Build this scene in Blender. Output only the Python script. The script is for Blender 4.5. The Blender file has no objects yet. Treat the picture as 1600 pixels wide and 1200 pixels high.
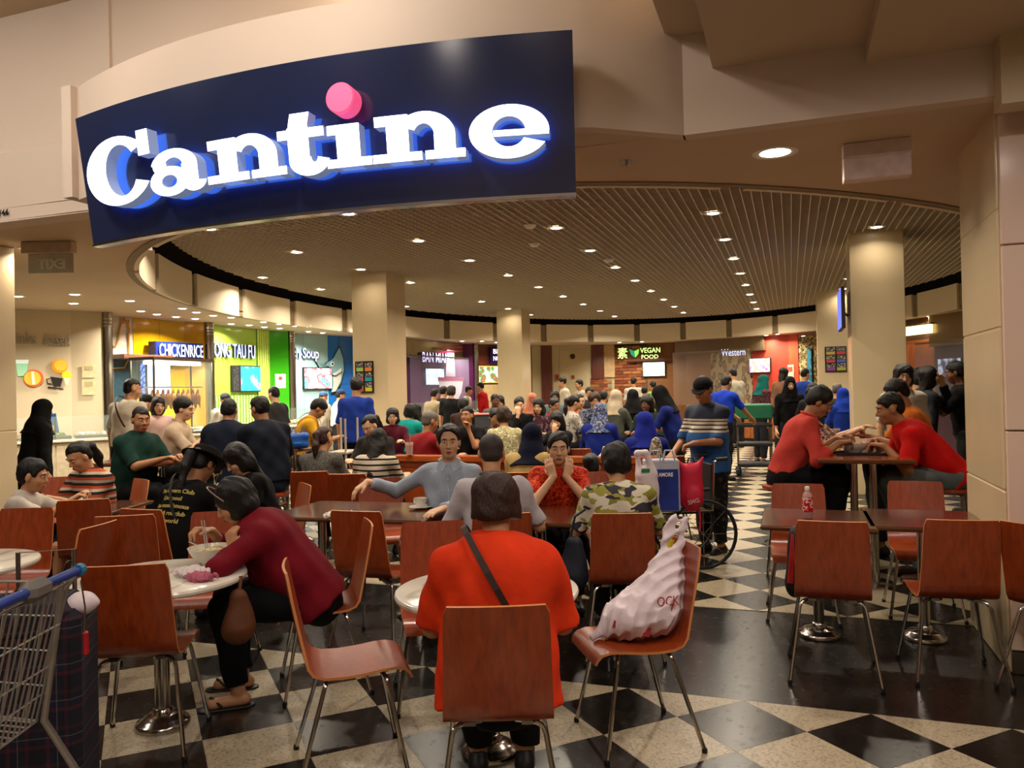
import bpy, bmesh, math, random
import numpy as np
from mathutils import Vector, Matrix
random.seed(7); rng = np.random.RandomState(11)
scene = bpy.context.scene
COL = scene.collection
PI = math.pi
# ---------------------------------------------------------------- camera
cam_data = bpy.data.cameras.new('camera'); cam = bpy.data.objects.new('camera', cam_data); COL.objects.link(cam)
cam_data.sensor_fit = 'HORIZONTAL'; cam_data.sensor_width = 36.0; cam_data.lens = 36.0 * 1230.0 / 1600.0
cam_data.clip_start = 0.05; cam_data.clip_end = 120
_y, _p, _r = math.radians(19.5), math.atan(10 / 1230.0), math.atan(0.022)
_f = Vector((-math.sin(_y) * math.cos(_p), math.cos(_y) * math.cos(_p), math.sin(_p)))
_rt = Vector((math.cos(_y), math.sin(_y), 0)); _up = _rt.cross(_f)
_r2 = _rt * math.cos(_r) - _up * math.sin(_r); _u2 = _up * math.cos(_r) + _rt * math.sin(_r)
cam.matrix_world = Matrix(((_r2.x, _u2.x, -_f.x, 0), (_r2.y, _u2.y, -_f.y, 0), (_r2.z, _u2.z, -_f.z, 1.58), (0, 0, 0, 1)))
scene.camera = cam
# ---------------------------------------------------------------- world and exposure
world = bpy.data.worlds.new('world'); scene.world = world; world.use_nodes = True
world.node_tree.nodes['Background'].inputs[0].default_value = (1.0, 0.85, 0.72, 1)
world.node_tree.nodes['Background'].inputs[1].default_value = 0.09
scene.view_settings.view_transform = 'Standard'; scene.view_settings.look = 'None'
scene.view_settings.exposure = 0.0; scene.view_settings.gamma = 1.0; scene.view_settings.use_curve_mapping = False
try:
    scene.cycles.max_bounces = 6; scene.cycles.diffuse_bounces = 3; scene.cycles.glossy_bounces = 3
    scene.cycles.transmission_bounces = 4; scene.cycles.transparent_max_bounces = 8
    scene.cycles.sample_clamp_indirect = 4.0; scene.cycles.use_light_tree = True; scene.cycles.adaptive_threshold = .02
    scene.cycles.caustics_reflective = False; scene.cycles.caustics_refractive = False
except Exception:
    pass

def light(name, typ, loc, energy, color=(1, .82, .62), size=.3, size_y=None, rot=(0, 0, 0), spread=None, parent=None, spot=None):
    d = bpy.data.lights.new(name, typ); d.energy = energy; d.color = color
    if typ == 'AREA':
        d.shape = 'RECTANGLE' if size_y else 'DISK'; d.size = size
        if size_y: d.size_y = size_y
        if spread: d.spread = math.radians(spread)
    elif typ == 'SPOT':
        d.spot_size = math.radians(spot or 100); d.spot_blend = .6; d.shadow_soft_size = size
    else:
        d.shadow_soft_size = size
    o = bpy.data.objects.new(name, d); COL.objects.link(o); o.location = loc; o.rotation_euler = rot
    if parent: o.parent = parent
    return o
# the mall concourse behind and beside the camera is lit by ceiling panels (unseen lamps at its 4.7 m ceiling)
WARM = (1.0, .88, .77)
for lx, ly, e in ((-3.6, .6, 44), (-.6, -.2, 34), (2.2, -.6, 44), (.5, -1.2, 28), (-6.6, 1.4, 36), (-2.2, -2.6, 44), (1.2, -2.8, 30)):
    light('mall_ceiling_lamp', 'AREA', (lx, ly, 4.70), e, WARM, .5)
for lx, ly, lz, e in ((.02, 2.5, 3.36, 22), (1.5, 2.6, 3.27, 30), (1.2, .9, 3.27, 22)):
    light('added_right_fill', 'AREA', (lx, ly, lz), e, (1.0, .84, .76), .3, spread=175)  # added unseen lamps that brighten the right fascia, soffit and column
for lx, e in ((-6.6, 26), (-4.4, 26), (-2.4, 26)):
    light('added_fascia_fill', 'AREA', (lx, 2.5, 4.70), e, WARM, .5, rot=(math.radians(52), 0, 0), spread=120)  # added lamps out of view, aimed to lift the fascia without lighting the floor

# ---------------------------------------------------------------- helpers: materials
def lin(c):
    return tuple(((x / 12.92) if x <= .04045 else ((x + .055) / 1.055) ** 2.4) for x in c)
def rgb(h):
    h = h.lstrip('#'); return lin(tuple(int(h[i:i + 2], 16) / 255 for i in (0, 2, 4)))
_M = {}
def nodes(m):
    m.use_nodes = True; nt = m.node_tree
    return nt, nt.nodes, nt.links, nt.nodes['Principled BSDF']
def tex_coord(nt, kind='Object', scale=(1, 1, 1), rot=(0, 0, 0)):
    tc = nt.nodes.new('ShaderNodeTexCoord'); mp = nt.nodes.new('ShaderNodeMapping')
    mp.inputs['Scale'].default_value = scale; mp.inputs['Rotation'].default_value = rot
    nt.links.new(tc.outputs[kind], mp.inputs[0]); return mp.outputs[0]
def ramp(nt, src, stops, interp='LINEAR'):
    r = nt.nodes.new('ShaderNodeValToRGB'); e = r.color_ramp.elements; r.color_ramp.interpolation = interp
    while len(e) < len(stops): e.new(.5)
    for i, (p, c) in enumerate(stops): e[i].position = p; e[i].color = (*c, 1)
    nt.links.new(src, r.inputs[0]); return r.outputs[0]
def noise(nt, vec, scale, detail=3, rough=.5):
    n = nt.nodes.new('ShaderNodeTexNoise'); n.inputs['Scale'].default_value = scale
    n.inputs['Detail'].default_value = detail; n.inputs['Roughness'].default_value = rough
    nt.links.new(vec, n.inputs['Vector']); return n.outputs[0]
def mul(c, k): return tuple(min(1, x * k) for x in c)
def mat(hexc, rough=.6, metal=0.0, var=.12, nscale=14, bump=0.0, bscale=60, spec=.4, coat=0, key=''):
    """plain procedural material: colour with a soft noise mottling, optional fine bump"""
    k = ('m', hexc, rough, metal, var, nscale, bump, bscale, spec, coat, key)
    if k in _M: return _M[k]
    m = bpy.data.materials.new('paint_' + hexc.strip('#')); nt, N, L, b = nodes(m)
    c = rgb(hexc); v = tex_coord(nt)
    if var > 0:
        n = noise(nt, v, nscale, 3)
        L.new(ramp(nt, n, [(.3, mul(c, 1 - var)), (.7, mul(c, 1 + var))]), b.inputs['Base Color'])
    else:
        b.inputs['Base Color'].default_value = (*c, 1)
    b.inputs['Roughness'].default_value = rough; b.inputs['Metallic'].default_value = metal
    b.inputs['Specular IOR Level'].default_value = spec
    if coat: b.inputs['Coat Weight'].default_value = coat; b.inputs['Coat Roughness'].default_value = .15
    if bump:
        n2 = noise(nt, v, bscale, 2); bp = N.new('ShaderNodeBump'); bp.inputs['Strength'].default_value = bump
        bp.inputs['Distance'].default_value = .01; L.new(n2, bp.inputs['Height']); L.new(bp.outputs[0], b.inputs['Normal'])
    _M[k] = m; return m
def cloth(hexc, key=''): return mat(hexc, .85, 0, .14, 9, .25, 30, .15, key='c' + key)
def skin(hexc): return mat(hexc, .5, 0, .07, 20, .08, 120, .35, key='s')
def emis(hexc, strength, key=''):
    k = ('e', hexc, strength, key)
    if k in _M: return _M[k]
    m = bpy.data.materials.new('lit_' + hexc.strip('#')); nt, N, L, b = nodes(m)
    b.inputs['Base Color'].default_value = (*rgb(hexc), 1); b.inputs['Emission Color'].default_value = (*rgb(hexc), 1)
    b.inputs['Emission Strength'].default_value = strength; b.inputs['Roughness'].default_value = .4
    _M[k] = m; return m
def stripes(cols, width, axis=2, key='', rough=.85, wob=0.0):
    """repeating bands of the given colours across one object axis"""
    k = ('st', tuple(cols), width, axis, key)
    if k in _M: return _M[k]
    m = bpy.data.materials.new('striped_cloth'); nt, N, L, b = nodes(m)
    v = tex_coord(nt); sep = N.new('ShaderNodeSeparateXYZ'); L.new(v, sep.inputs[0])
    md = N.new('ShaderNodeMath'); md.operation = 'DIVIDE'; md.inputs[1].default_value = width * len(cols); L.new(sep.outputs[axis], md.inputs[0])
    fr = N.new('ShaderNodeMath'); fr.operation = 'FRACT'; L.new(md.outputs[0], fr.inputs[0])
    L.new(ramp(nt, fr.outputs[0], [(i / len(cols), rgb(c)) for i, c in enumerate(cols)], 'CONSTANT'), b.inputs['Base Color'])
    b.inputs['Roughness'].default_value = rough; b.inputs['Specular IOR Level'].default_value = .15
    _M[k] = m; return m
def blotch(cols, scale, key='', stretch=(1, 1, 1), rough=.8, kind='noise'):
    """printed cloth: blotches of the given colours"""
    k = ('bl', tuple(cols), scale, key)
    if k in _M: return _M[k]
    m = bpy.data.materials.new('printed_cloth'); nt, N, L, b = nodes(m); v = tex_coord(nt, scale=stretch)
    if kind == 'voronoi':
        vn = N.new('ShaderNodeTexVoronoi'); vn.inputs['Scale'].default_value = scale; L.new(v, vn.inputs['Vector']); s = vn.outputs[0]
        st = [(i * .75 / len(cols), rgb(c)) for i, c in enumerate(cols)]
    else:
        s = noise(nt, v, scale, 1.5); n = len(cols)
        st = [(0.0 if i == 0 else .36 + .3 * i / n, rgb(c)) for i, c in enumerate(cols)]
    L.new(ramp(nt, s, st, 'CONSTANT'), b.inputs['Base Color']); b.inputs['Roughness'].default_value = rough
    b.inputs['Specular IOR Level'].default_value = .2
    _M[k] = m; return m
def wood(c1, c2, rough=.32, scale=(9, 9, .9), key='', coat=.3):
    k = ('w', c1, c2, rough, scale, key)
    if k in _M: return _M[k]
    m = bpy.data.materials.new('wood'); nt, N, L, b = nodes(m); v = tex_coord(nt, scale=scale)
    n1 = noise(nt, v, 3.0, 6, .6)
    L.new(ramp(nt, n1, [(.3, rgb(c1)), (.7, rgb(c2))]), b.inputs['Base Color'])
    b.inputs['Roughness'].default_value = rough; b.inputs['Coat Weight'].default_value = coat; b.inputs['Coat Roughness'].default_value = .2
    _M[k] = m; return m
def glass(hexc='#dfeee8', alpha=.16, rough=.05, key=''):
    k = ('g', hexc, alpha, rough, key)
    if k in _M: return _M[k]
    m = bpy.data.materials.new('glass'); nt, N, L, b = nodes(m)
    v = tex_coord(nt); n = noise(nt, v, 3, 2)
    L.new(ramp(nt, n, [(.3, mul(rgb(hexc), .93)), (.7, rgb(hexc))]), b.inputs['Base Color'])
    b.inputs['Roughness'].default_value = rough; b.inputs['Alpha'].default_value = alpha; b.inputs['Specular IOR Level'].default_value = .6
    _M[k] = m; return m
CHROME = mat('#b9b4ac', .18, 1.0, .03, 5, key='chrome')
STEEL = mat('#8d857a', .32, 1.0, .10, 3, key='steel')
BLACKP = mat('#121212', .5, 0, .1)
WHITEP = mat('#e9e4da', .5, 0, .04)
# ---------------------------------------------------------------- helpers: geometry
def tag(o, label=None, cat=None, group=None, kind=None):
    if label: o['label'] = label
    if cat: o['category'] = cat
    if group: o['group'] = group
    if kind: o['kind'] = kind
    return o
def empty(name, loc=(0, 0, 0), az=0.0):
    o = bpy.data.objects.new(name, None); COL.objects.link(o); o.empty_display_size = .1
    o.location = (loc[0], loc[1], loc[2] if len(loc) > 2 else 0); o.rotation_euler = (0, 0, -math.radians(az)); return o
class MB:
    """collects simple solids, then links them as one mesh object"""
    def __init__(s): s.v = []; s.f = []; s.mi = []
    def poly(s, verts, faces, mi=0):
        n = len(s.v); s.v += [tuple(p) for p in verts]; s.f += [tuple(i + n for i in f) for f in faces]; s.mi += [mi] * len(faces); return s
    def box(s, x0, x1, y0, y1, z0, z1, mi=0, M=None):
        vs = [(x, y, z) for z in (z0, z1) for y in (y0, y1) for x in (x0, x1)]
        if M is not None: vs = [tuple(M @ Vector(p)) for p in vs]
        return s.poly(vs, [(0, 2, 3, 1), (4, 5, 7, 6), (0, 1, 5, 4), (2, 6, 7, 3), (0, 4, 6, 2), (1, 3, 7, 5)], mi)
    def bbox(s, x0, x1, y0, y1, z0, z1, b=.01, mi=0):
        """box with chamfered edges"""
        b = min(b, (x1 - x0) / 2.2, (y1 - y0) / 2.2, (z1 - z0) / 2.2); rings = []
        def ring(z, i):
            X0, X1, Y0, Y1 = x0 + i, x1 - i, y0 + i, y1 - i; c = b if i < b * .5 else b * .3
            return [(X0 + c, Y0, z), (X1 - c, Y0, z), (X1, Y0 + c, z), (X1, Y1 - c, z), (X1 - c, Y1, z), (X0 + c, Y1, z), (X0, Y1 - c, z), (X0, Y0 + c, z)]
        rs = [ring(z0, b), ring(z0 + b, 0), ring(z1 - b, 0), ring(z1, b)]
        vs = [p for r in rs for p in r]; fs = [tuple(range(7, -1, -1)), tuple(range(24, 32))]
        for k in range(3):
            for i in range(8): j = (i + 1) % 8; fs.append((k * 8 + i, k * 8 + j, k * 8 + 8 + j, k * 8 + 8 + i))
        return s.poly(vs, fs, mi)
    def prism(s, pts, z0, z1, mi=0, M=None):
        """polygon in xy extruded z0..z1"""
        n = len(pts); vs = [(p[0], p[1], z0) for p in pts] + [(p[0], p[1], z1) for p in pts]
        if M is not None: vs = [tuple(M @ Vector(p)) for p in vs]
        return s.poly(vs, [tuple(range(n - 1, -1, -1)), tuple(range(n, 2 * n))] + [(i, (i + 1) % n, n + (i + 1) % n, n + i) for i in range(n)], mi)
    def tube(s, pts, r, n=8, mi=0, cap=True):
        P = [Vector(p) for p in pts]; R = r if isinstance(r, (list, tuple)) else [r] * len(P); vs = []; fs = []
        u = None
        for i, p in enumerate(P):
            t = (P[min(i + 1, len(P) - 1)] - P[max(i - 1, 0)]).normalized()
            if u is None: u = t.orthogonal().normalized()
            else: u = (u - t * u.dot(t)); u = u.normalized() if u.length > 1e-6 else t.orthogonal().normalized()
            w = t.cross(u)
            vs += [p + (u * math.cos(2 * PI * k / n) + w * math.sin(2 * PI * k / n)) * R[i] for k in range(n)]
        for i in range(len(P) - 1):
            for k in range(n): j = (k + 1) % n; fs.append((i * n + k, i * n + j, i * n + n + j, i * n + n + k))
        if cap: fs += [tuple(range(n - 1, -1, -1)), tuple(range((len(P) - 1) * n, len(P) * n))]
        return s.poly(vs, fs, mi)
    def lathe(s, prof, n=20, mi=0, c=(0, 0, 0), close=True):
        vs = []; fs = []; m = len(prof)
        for r, z in prof:
            vs += [(c[0] + r * math.cos(2 * PI * k / n), c[1] + r * math.sin(2 * PI * k / n), c[2] + z) for k in range(n)]
        for i in range(m - 1):
            for k in range(n): j = (k + 1) % n; fs.append((i * n + k, i * n + j, i * n + n + j, i * n + n + k))
        if close:
            if prof[0][0] > 1e-5: fs.append(tuple(range(n - 1, -1, -1)))
            if prof[-1][0] > 1e-5: fs.append(tuple(range((m - 1) * n, m * n)))
        return s.poly(vs, fs, mi)
    def ball(s, c, r, n=10, mi=0, M=None):
        rx, ry, rz = (r, r, r) if isinstance(r, (int, float)) else r; vs = []; fs = []; m = max(4, n // 2)
        for i in range(m + 1):
            a = -PI / 2 + PI * i / m; q = max(math.cos(a), .001)
            for k in range(n):
                p = Vector((rx * q * math.cos(2 * PI * k / n), ry * q * math.sin(2 * PI * k / n), rz * math.sin(a)))
                if M is not None: p = M @ p
                vs.append(p + Vector(c))
        for i in range(m):
            for k in range(n): j = (k + 1) % n; fs.append((i * n + k, i * n + j, i * n + n + j, i * n + n + k))
        return s.poly(vs, fs, mi)
    def mesh(s, name, mats, smooth=False, auto=None):
        me = bpy.data.meshes.new(name); me.from_pydata(s.v, [], s.f); me.validate(clean_customdata=False)
        for m in (mats if isinstance(mats, (list, tuple)) else [mats]): me.materials.append(m)
        if any(s.mi) and len(me.polygons) == len(s.mi): me.polygons.foreach_set('material_index', s.mi)
        bm = bmesh.new(); bm.from_mesh(me); bmesh.ops.recalc_face_normals(bm, faces=bm.faces); bm.to_mesh(me); bm.free()
        if smooth:
            me.polygons.foreach_set('use_smooth', [True] * len(me.polygons))
            try: me.set_sharp_from_angle(angle=math.radians(auto or 40))
            except Exception: pass
        me.update(); return me
    def build(s, name, mats, parent=None, smooth=False, loc=None, rot=None, auto=None):
        o = bpy.data.objects.new(name, s.mesh(name, mats, smooth, auto)); COL.objects.link(o)
        if parent is not None: o.parent = parent
        if loc is not None: o.location = loc
        if rot is not None: o.rotation_euler = rot
        return o
def copy_tree(o, parent=None):
    c = o.copy(); COL.objects.link(c); c.parent = parent
    for ch in list(o.children): copy_tree(ch, c)
    return c
def struct(o): o['kind'] = 'structure'; return o
def clip_poly(pts, axis, val, keep_less):
    out = []
    for i, p in enumerate(pts):
        q = pts[(i + 1) % len(pts)]; a = (p[axis] <= val) == keep_less or p[axis] == val; b = (q[axis] <= val) == keep_less or q[axis] == val
        if a: out.append(p)
        if a != b:
            t = (val - p[axis]) / (q[axis] - p[axis]); out.append((p[0] + t * (q[0] - p[0]), p[1] + t * (q[1] - p[1])))
    return out
def in_view(x, y, z, m=40):
    q = Vector((x, y, z - 1.58)); d = q.dot(_f)
    if d < .3: return None
    px, py = 800 + 1230 * q.dot(_r2) / d, 600 - 1230 * q.dot(_u2) / d
    return d if -m < px < 1600 + m and -m < py < 1200 + m else None
def text_mesh(body, size, extrude=.01, bold=.0, align='LEFT', xs=1.0, shear=0.0, spacing=1.0):
    cu = bpy.data.curves.new('lettering', 'FONT'); cu.body = body; cu.size = size; cu.extrude = extrude; cu.offset = bold
    cu.align_x = align; cu.shear = shear; cu.resolution_u = 3; cu.space_character = spacing
    o = bpy.data.objects.new('lettering', cu); COL.objects.link(o)
    dg = bpy.context.evaluated_depsgraph_get(); dg.update()
    me = bpy.data.meshes.new_from_object(o.evaluated_get(dg)); bpy.data.objects.remove(o)
    if xs != 1.0:
        for v in me.vertices: v.co.x *= xs
    return me
def text(body, size, m, parent, loc, rot, name='lettering', **k):
    me = text_mesh(body, size, **k); me.materials.clear(); me.materials.append(m)
    o = bpy.data.objects.new(name, me); COL.objects.link(o); o.parent = parent; o.location = loc; o.rotation_euler = rot
    return o

# ---------------------------------------------------------------- the setting: floor
SOF = 3.05; GRID = 3.70; ECX, ECY, ERX, ERY = -3.1, 14.95, 6.7, 9.75
def tile_mat(dark):
    m = bpy.data.materials.new('black_vinyl_tile' if dark else 'speckled_cream_tile'); nt, N, L, b = nodes(m)
    v = tex_coord(nt, 'Object')
    if dark:
        n = noise(nt, v, 5, 5)
        L.new(ramp(nt, n, [(.3, rgb('#0d0b08')), (.72, rgb('#1a1712'))]), b.inputs['Base Color'])
        rn = noise(nt, v, 18, 3); rr = N.new('ShaderNodeMapRange'); rr.inputs[3].default_value = .20; rr.inputs[4].default_value = .32
        L.new(rn, rr.inputs[0]); L.new(rr.outputs[0], b.inputs['Roughness'])
    else:
        n = noise(nt, tex_coord(nt, 'Object', (1, 1, 1)), 75, 3, .7)
        L.new(ramp(nt, n, [(.33, rgb('#6f634d')), (.45, rgb('#a4967c')), (.66, rgb('#b4a78d'))]), b.inputs['Base Color'])
        b.inputs['Roughness'].default_value = .34
    return m
T_BLACK, T_CREAM = tile_mat(True), tile_mat(False)
fl = struct(MB().box(-15, 7, -5, 30, -.15, 0).build('floor', T_BLACK))
D = .582; X0 = -.26; tiles = []
unit = {}
def diamond_mesh(dark, pts, key):
    if key and (dark, key) in unit: return unit[(dark, key)]
    me = MB().prism(pts, -.002, .004).mesh('tile', T_BLACK if dark else T_CREAM)
    if key: unit[(dark, key)] = me
    return me
rest = {True: MB(), False: MB()}
for zone, (ya, yb, yc) in enumerate(((-3.0, 4.1, 4.1 - D / 2), (5.76, 26.5, 5.76 + D / 2))):
    for j in range(-50, 60):
        for half in (0, 1):
            cy = yc + (j + .5 * half) * D
            if cy < ya - D / 2 + .01 or cy > yb + D / 2 - .01: continue
            for i in range(-30, 20):
                cx = X0 + (i + .5 * half) * D
                if not (-13 < cx < 6): continue
                h = D / 2 - .0012
                p = [(cx - h, cy), (cx, cy - h), (cx + h, cy), (cx, cy + h)]; full = cy - h >= ya and cy + h <= yb
                if not full:
                    p = clip_poly(p, 1, yb, True); p = clip_poly(p, 1, ya, False)
                    if len(p) < 3: continue
                d = in_view(cx, cy, 0); rank = d if d else 99
                tiles.append((rank, half == 0, cx, cy, [(a - cx, c - cy) for a, c in p], 'full' if full else None))
tiles.sort(key=lambda t: t[0])
for k, (rank, dark, cx, cy, p, key) in enumerate(tiles):
    if k < 300 and rank < 90:
        o = bpy.data.objects.new('tile', diamond_mesh(dark, p, key)); COL.objects.link(o); o.parent = fl; o.location = (cx, cy, 0)
    elif in_view(cx, cy, 0, 600) or cy < 8:
        rest[dark].poly([(a + cx, c + cy, .004) for a, c in p], [tuple(range(len(p)))])
for dk in (True, False):
    o = rest[dk].build('distant_tiles', T_BLACK if dk else T_CREAM, fl); o['kind'] = 'stuff'
# ---------------------------------------------------------------- ceilings, fascia, beams
CREAM = mat('#d9c6ae', .7, 0, .03, 1.2, key='wallpaint')
CREAM2 = mat('#cdb89c', .75, 0, .04, 1.0, key='soffit')
PINKISH = mat('#d6c4b2', .6, 0, .03, 1.0, key='fascia')
def ell(a, k=0.0): return (ECX + (ERX + k) * math.cos(a), ECY + (ERY + k) * math.sin(a))
# soffit around the oval opening
RX0, RX1, RY0, RY1 = -15.0, 7.0, 4.65, 30.0
angs = [2 * PI * i / 120 for i in range(120)] + [math.atan2(y - ECY, x - ECX) % (2 * PI) for x in (RX0, RX1) for y in (RY0, RY1)]
angs = sorted(angs); inner = []; outer = []
for a in angs:
    t = min(v for v in (((RX1 if math.cos(a) > 0 else RX0) - ECX) / math.cos(a) if abs(math.cos(a)) > 1e-6 else 1e9,
                        ((RY1 if math.sin(a) > 0 else RY0) - ECY) / math.sin(a) if abs(math.sin(a)) > 1e-6 else 1e9))
    outer.append((ECX + t * math.cos(a), ECY + t * math.sin(a)))
    s = 1 / math.hypot(math.cos(a) / ERX, math.sin(a) / ERY); inner.append((ECX + s * math.cos(a), ECY + s * math.sin(a)))
mb = MB(); n = len(angs)
vs = [(*p, SOF) for p in inner] + [(*p, SOF) for p in outer] + [(*p, SOF + .1) for p in outer] + [(*p, SOF + .1) for p in inner]
mb.poly(vs, [(i, (i + 1) % n, n + (i + 1) % n, n + i) for i in range(n)] + [(2 * n + i, 2 * n + (i + 1) % n, 3 * n + (i + 1) % n, 3 * n + i) for i in range(n)])
# front fascia plan: straight, bulging drum behind the sign, straight
R2 = 5.4; bc = (-2.85, 3.98 + R2)
arc = [(bc[0] + R2 * math.sin(t), bc[1] - R2 * math.cos(t)) for t in [(-22.0 + 42 * i / 32) * PI / 180 for i in range(33)]]
arc[0] = (arc[0][0], arc[0][1]); plan = [(-4.95, 4.72)] + arc + [(-.55, 4.65)]
mb.prism([p for p in plan] , SOF, SOF + .02)
ceil = struct(mb.build('ceiling', CREAM2))
mb = MB()
def curtain(mb, pts, z0, z1, th=.1, mi=0):
    n = len(pts); vs = [(*p, z0) for p in pts] + [(*p, z1) for p in pts] + [(p[0], p[1] + th, z0) for p in pts] + [(p[0], p[1] + th, z1) for p in pts]
    fs = []
    for i in range(n - 1):
        fs += [(i, i + 1, n + i + 1, n + i), (2 * n + i, 3 * n + i, 3 * n + i + 1, 2 * n + i + 1), (n + i, n + i + 1, 3 * n + i + 1, 3 * n + i), (i, 2 * n + i, 2 * n + i + 1, i + 1)]
    fs += [(0, n, 3 * n, 2 * n), (n - 1, 3 * n - 1, 4 * n - 1, 2 * n - 1)]
    return mb.poly(vs, fs, mi)
curtain(mb, [(x, y - .012) for x, y in plan[1:]], SOF - .012, 3.86)
mb.prism([(x, y + .02) for x, y in plan], 3.80, 3.84)
mb.box(-4.95, -4.86, 4.3, 4.8, SOF, 3.86)
struct(mb.build('wall_fascia_drum', PINKISH, smooth=True, auto=20))
struct(curtain(MB(), [(-.56, 4.638), (1.9, 4.638)], SOF - .012, 3.9).build('wall_fascia_right', PINKISH))
mb = MB(); mb.box(-15, -4.93, 4.72, 4.85, SOF - .012, 4.75)
mb.poly([(-15, 4.58, SOF - .012), (-4.95, 4.66, SOF - .012), (-4.95, 4.66, 3.60), (-15, 4.58, 3.60), (-15, 4.72, 3.70), (-5.02, 4.72, 3.66), (-15, 4.72, SOF - .012), (-4.95, 4.72, SOF - .012)],
        [(0, 1, 2, 3), (3, 2, 5, 4), (0, 3, 4, 6), (1, 7, 5, 2), (0, 6, 7, 1)])
lf = struct(mb.build('wall_fascia_left', PINKISH))
tx = text('43/B3/44', .075, BLACKP, lf, (-6.20, 4.635, SOF + .035), (PI / 2, 0, .008), extrude=.001, bold=.001)
struct(MB().box(-4.94, 2.5, 4.745, 4.85, 3.15, 4.75).build('wall_upper', PINKISH))
struct(MB().box(-15, 7, -5, 5.4, 4.75, 4.85).build('ceiling_concourse', CREAM2))
struct(MB().box(-.64, -.38, .5, 4.65, 3.62, 4.7).build('trim_1', CREAM2))
struct(MB().box(-.38, .42, .5, 4.65, 3.40, 4.7).build('trim_2', CREAM2))
struct(MB().box(.42, 4.5, .5, 4.65, 3.30, 4.7).build('trim_3', CREAM2))
# columns on an 8.0 x 7.4 m grid
COLM = mat('#cdb994', .42, 0, .05, 1.5, key='column', coat=.25)
def column(x0, x1, y0, y1, top, name, m=COLM, seams=()):
    mb = MB(); zs = [0.0] + [z for z in seams] + [top]
    mb.box(x0 + .006, x1 - .006, y0 + .006, y1 - .006, 0, top)
    o = struct(mb.build(name, m))
    for a, b in zip(zs[:-1], zs[1:]):
        p = MB().bbox(x0, x1, y0, y1, a + (.004 if a else 0), b - .004, .006).build('panel', m, o)
    return o
column(-7.3, -6.6, 12.2, 12.9, GRID + .05, 'column'); column(-7.3, -6.6, 19.5, 20.2, GRID + .05, 'column')
column(.82, 1.52, 12.1, 12.8, GRID + .05, 'column'); column(.6, 1.35, 19.4, 20.1, GRID + .05, 'column')
nc = column(1.07, 1.9, 4.9, 5.85, 3.2, 'column', COLM, (.98, 1.86, 2.5))
struct(MB().box(1.02, 1.9, 4.5, 4.66, 2.95, 3.34).build('trim_4', COLM))
FRONTP = mat('#dfc3ad', .45, 0, .03, 1.2, key='frontpanel', coat=.2)
for a, b in ((0, .12), (.128, 1.30), (1.308, 2.30), (2.308, 3.3)):
    MB().bbox(1.085, 1.93, 4.87, 4.905, a, b, .004).build('panel', FRONTP if a else STEEL, nc)
lc = column(-7.85, -6.96, 4.75, 5.5, SOF, 'column', COLM, (1.3,))
# the far enclosure behind the stalls
struct(MB().box(-15, 7, 29.9, 30, 0, 4.5).build('wall_far', mat('#b9a789', .8)))
struct(MB().box(-15, -14.9, 4.6, 30, 0, 4.5).build('wall_left', mat('#c9b698', .8)))
struct(MB().box(6.9, 7, -5, 30, 0, 4.75).build('wall_right', mat('#a9977b', .8)))
struct(MB().box(-15, 7, -5.1, -5, 0, 4.75).build('wall_back', mat('#b3a084', .8)))
struct(MB().box(-15, -14.9, -5, 4.6, 0, 4.75).build('wall_side', mat('#b3a084', .8)))
# plenum above the open grid
struct(MB().box(-10.6, 4.4, 4.9, 25.6, 4.25, 4.3).build('ceiling_plenum', mat('#2a2620', .9)))
mb = MB(); m = 96
for k in range(m):
    a, b = 2 * PI * k / m, 2 * PI * (k + 1) / m; p, q = ell(a, .32), ell(b, .32)
    mb.poly([(*p, SOF + .1), (*q, SOF + .1), (*q, 4.27), (*p, 4.27)], [(0, 1, 2, 3)])
struct(mb.build('wall_plenum', mat('#1b1815', .9)))
# ring fascia: panels with joints
RINGM = mat('#e6d7ba', .6, 0, .03, 1.0, key='ring')
mb = MB(); m = 120
for k in range(m):
    a, b = 2 * PI * k / m, 2 * PI * (k + 1) / m; p, q, r, s = ell(a, .02), ell(b, .02), ell(a, .1), ell(b, .1)
    mb.poly([(*p, SOF - .01), (*q, SOF - .01), (*q, 3.54), (*p, 3.54), (*r, SOF - .01), (*s, SOF - .01), (*s, 3.54), (*r, 3.54)], [(0, 1, 2, 3), (4, 7, 6, 5), (3, 2, 6, 7), (0, 4, 5, 1)])
ring = struct(mb.build('trim_ring', mat('#8a7a60', .7, key='ringback'), smooth=True))
NP = 30
for k in range(NP):
    a0, a1 = 2 * PI * (k + .5) / NP, 2 * PI * (k + 1.5) / NP; g = .013; a0 += g; a1 -= g; q = 8; mb = MB()
    pts = [ell(a0 + (a1 - a0) * i / q, -.03) for i in range(q + 1)]; po = [ell(a0 + (a1 - a0) * i / q, .02) for i in range(q + 1)]; n = q + 1
    vs = [(*p, SOF - .015) for p in pts] + [(*p, 3.56) for p in pts] + [(*p, SOF - .015) for p in po] + [(*p, 3.56) for p in po]
    fs = []
    for i in range(q): fs += [(i, i + 1, n + i + 1, n + i), (2 * n + i, 3 * n + i, 3 * n + i + 1, 2 * n + i + 1), (n + i, n + i + 1, 3 * n + i + 1, 3 * n + i), (i, 2 * n + i, 2 * n + i + 1, i + 1)]
    fs += [(0, n, 3 * n, 2 * n), (n - 1, 3 * n - 1, 4 * n - 1, 2 * n - 1)]
    mb.poly(vs, fs).build('panel', RINGM, ring, smooth=True)
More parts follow.
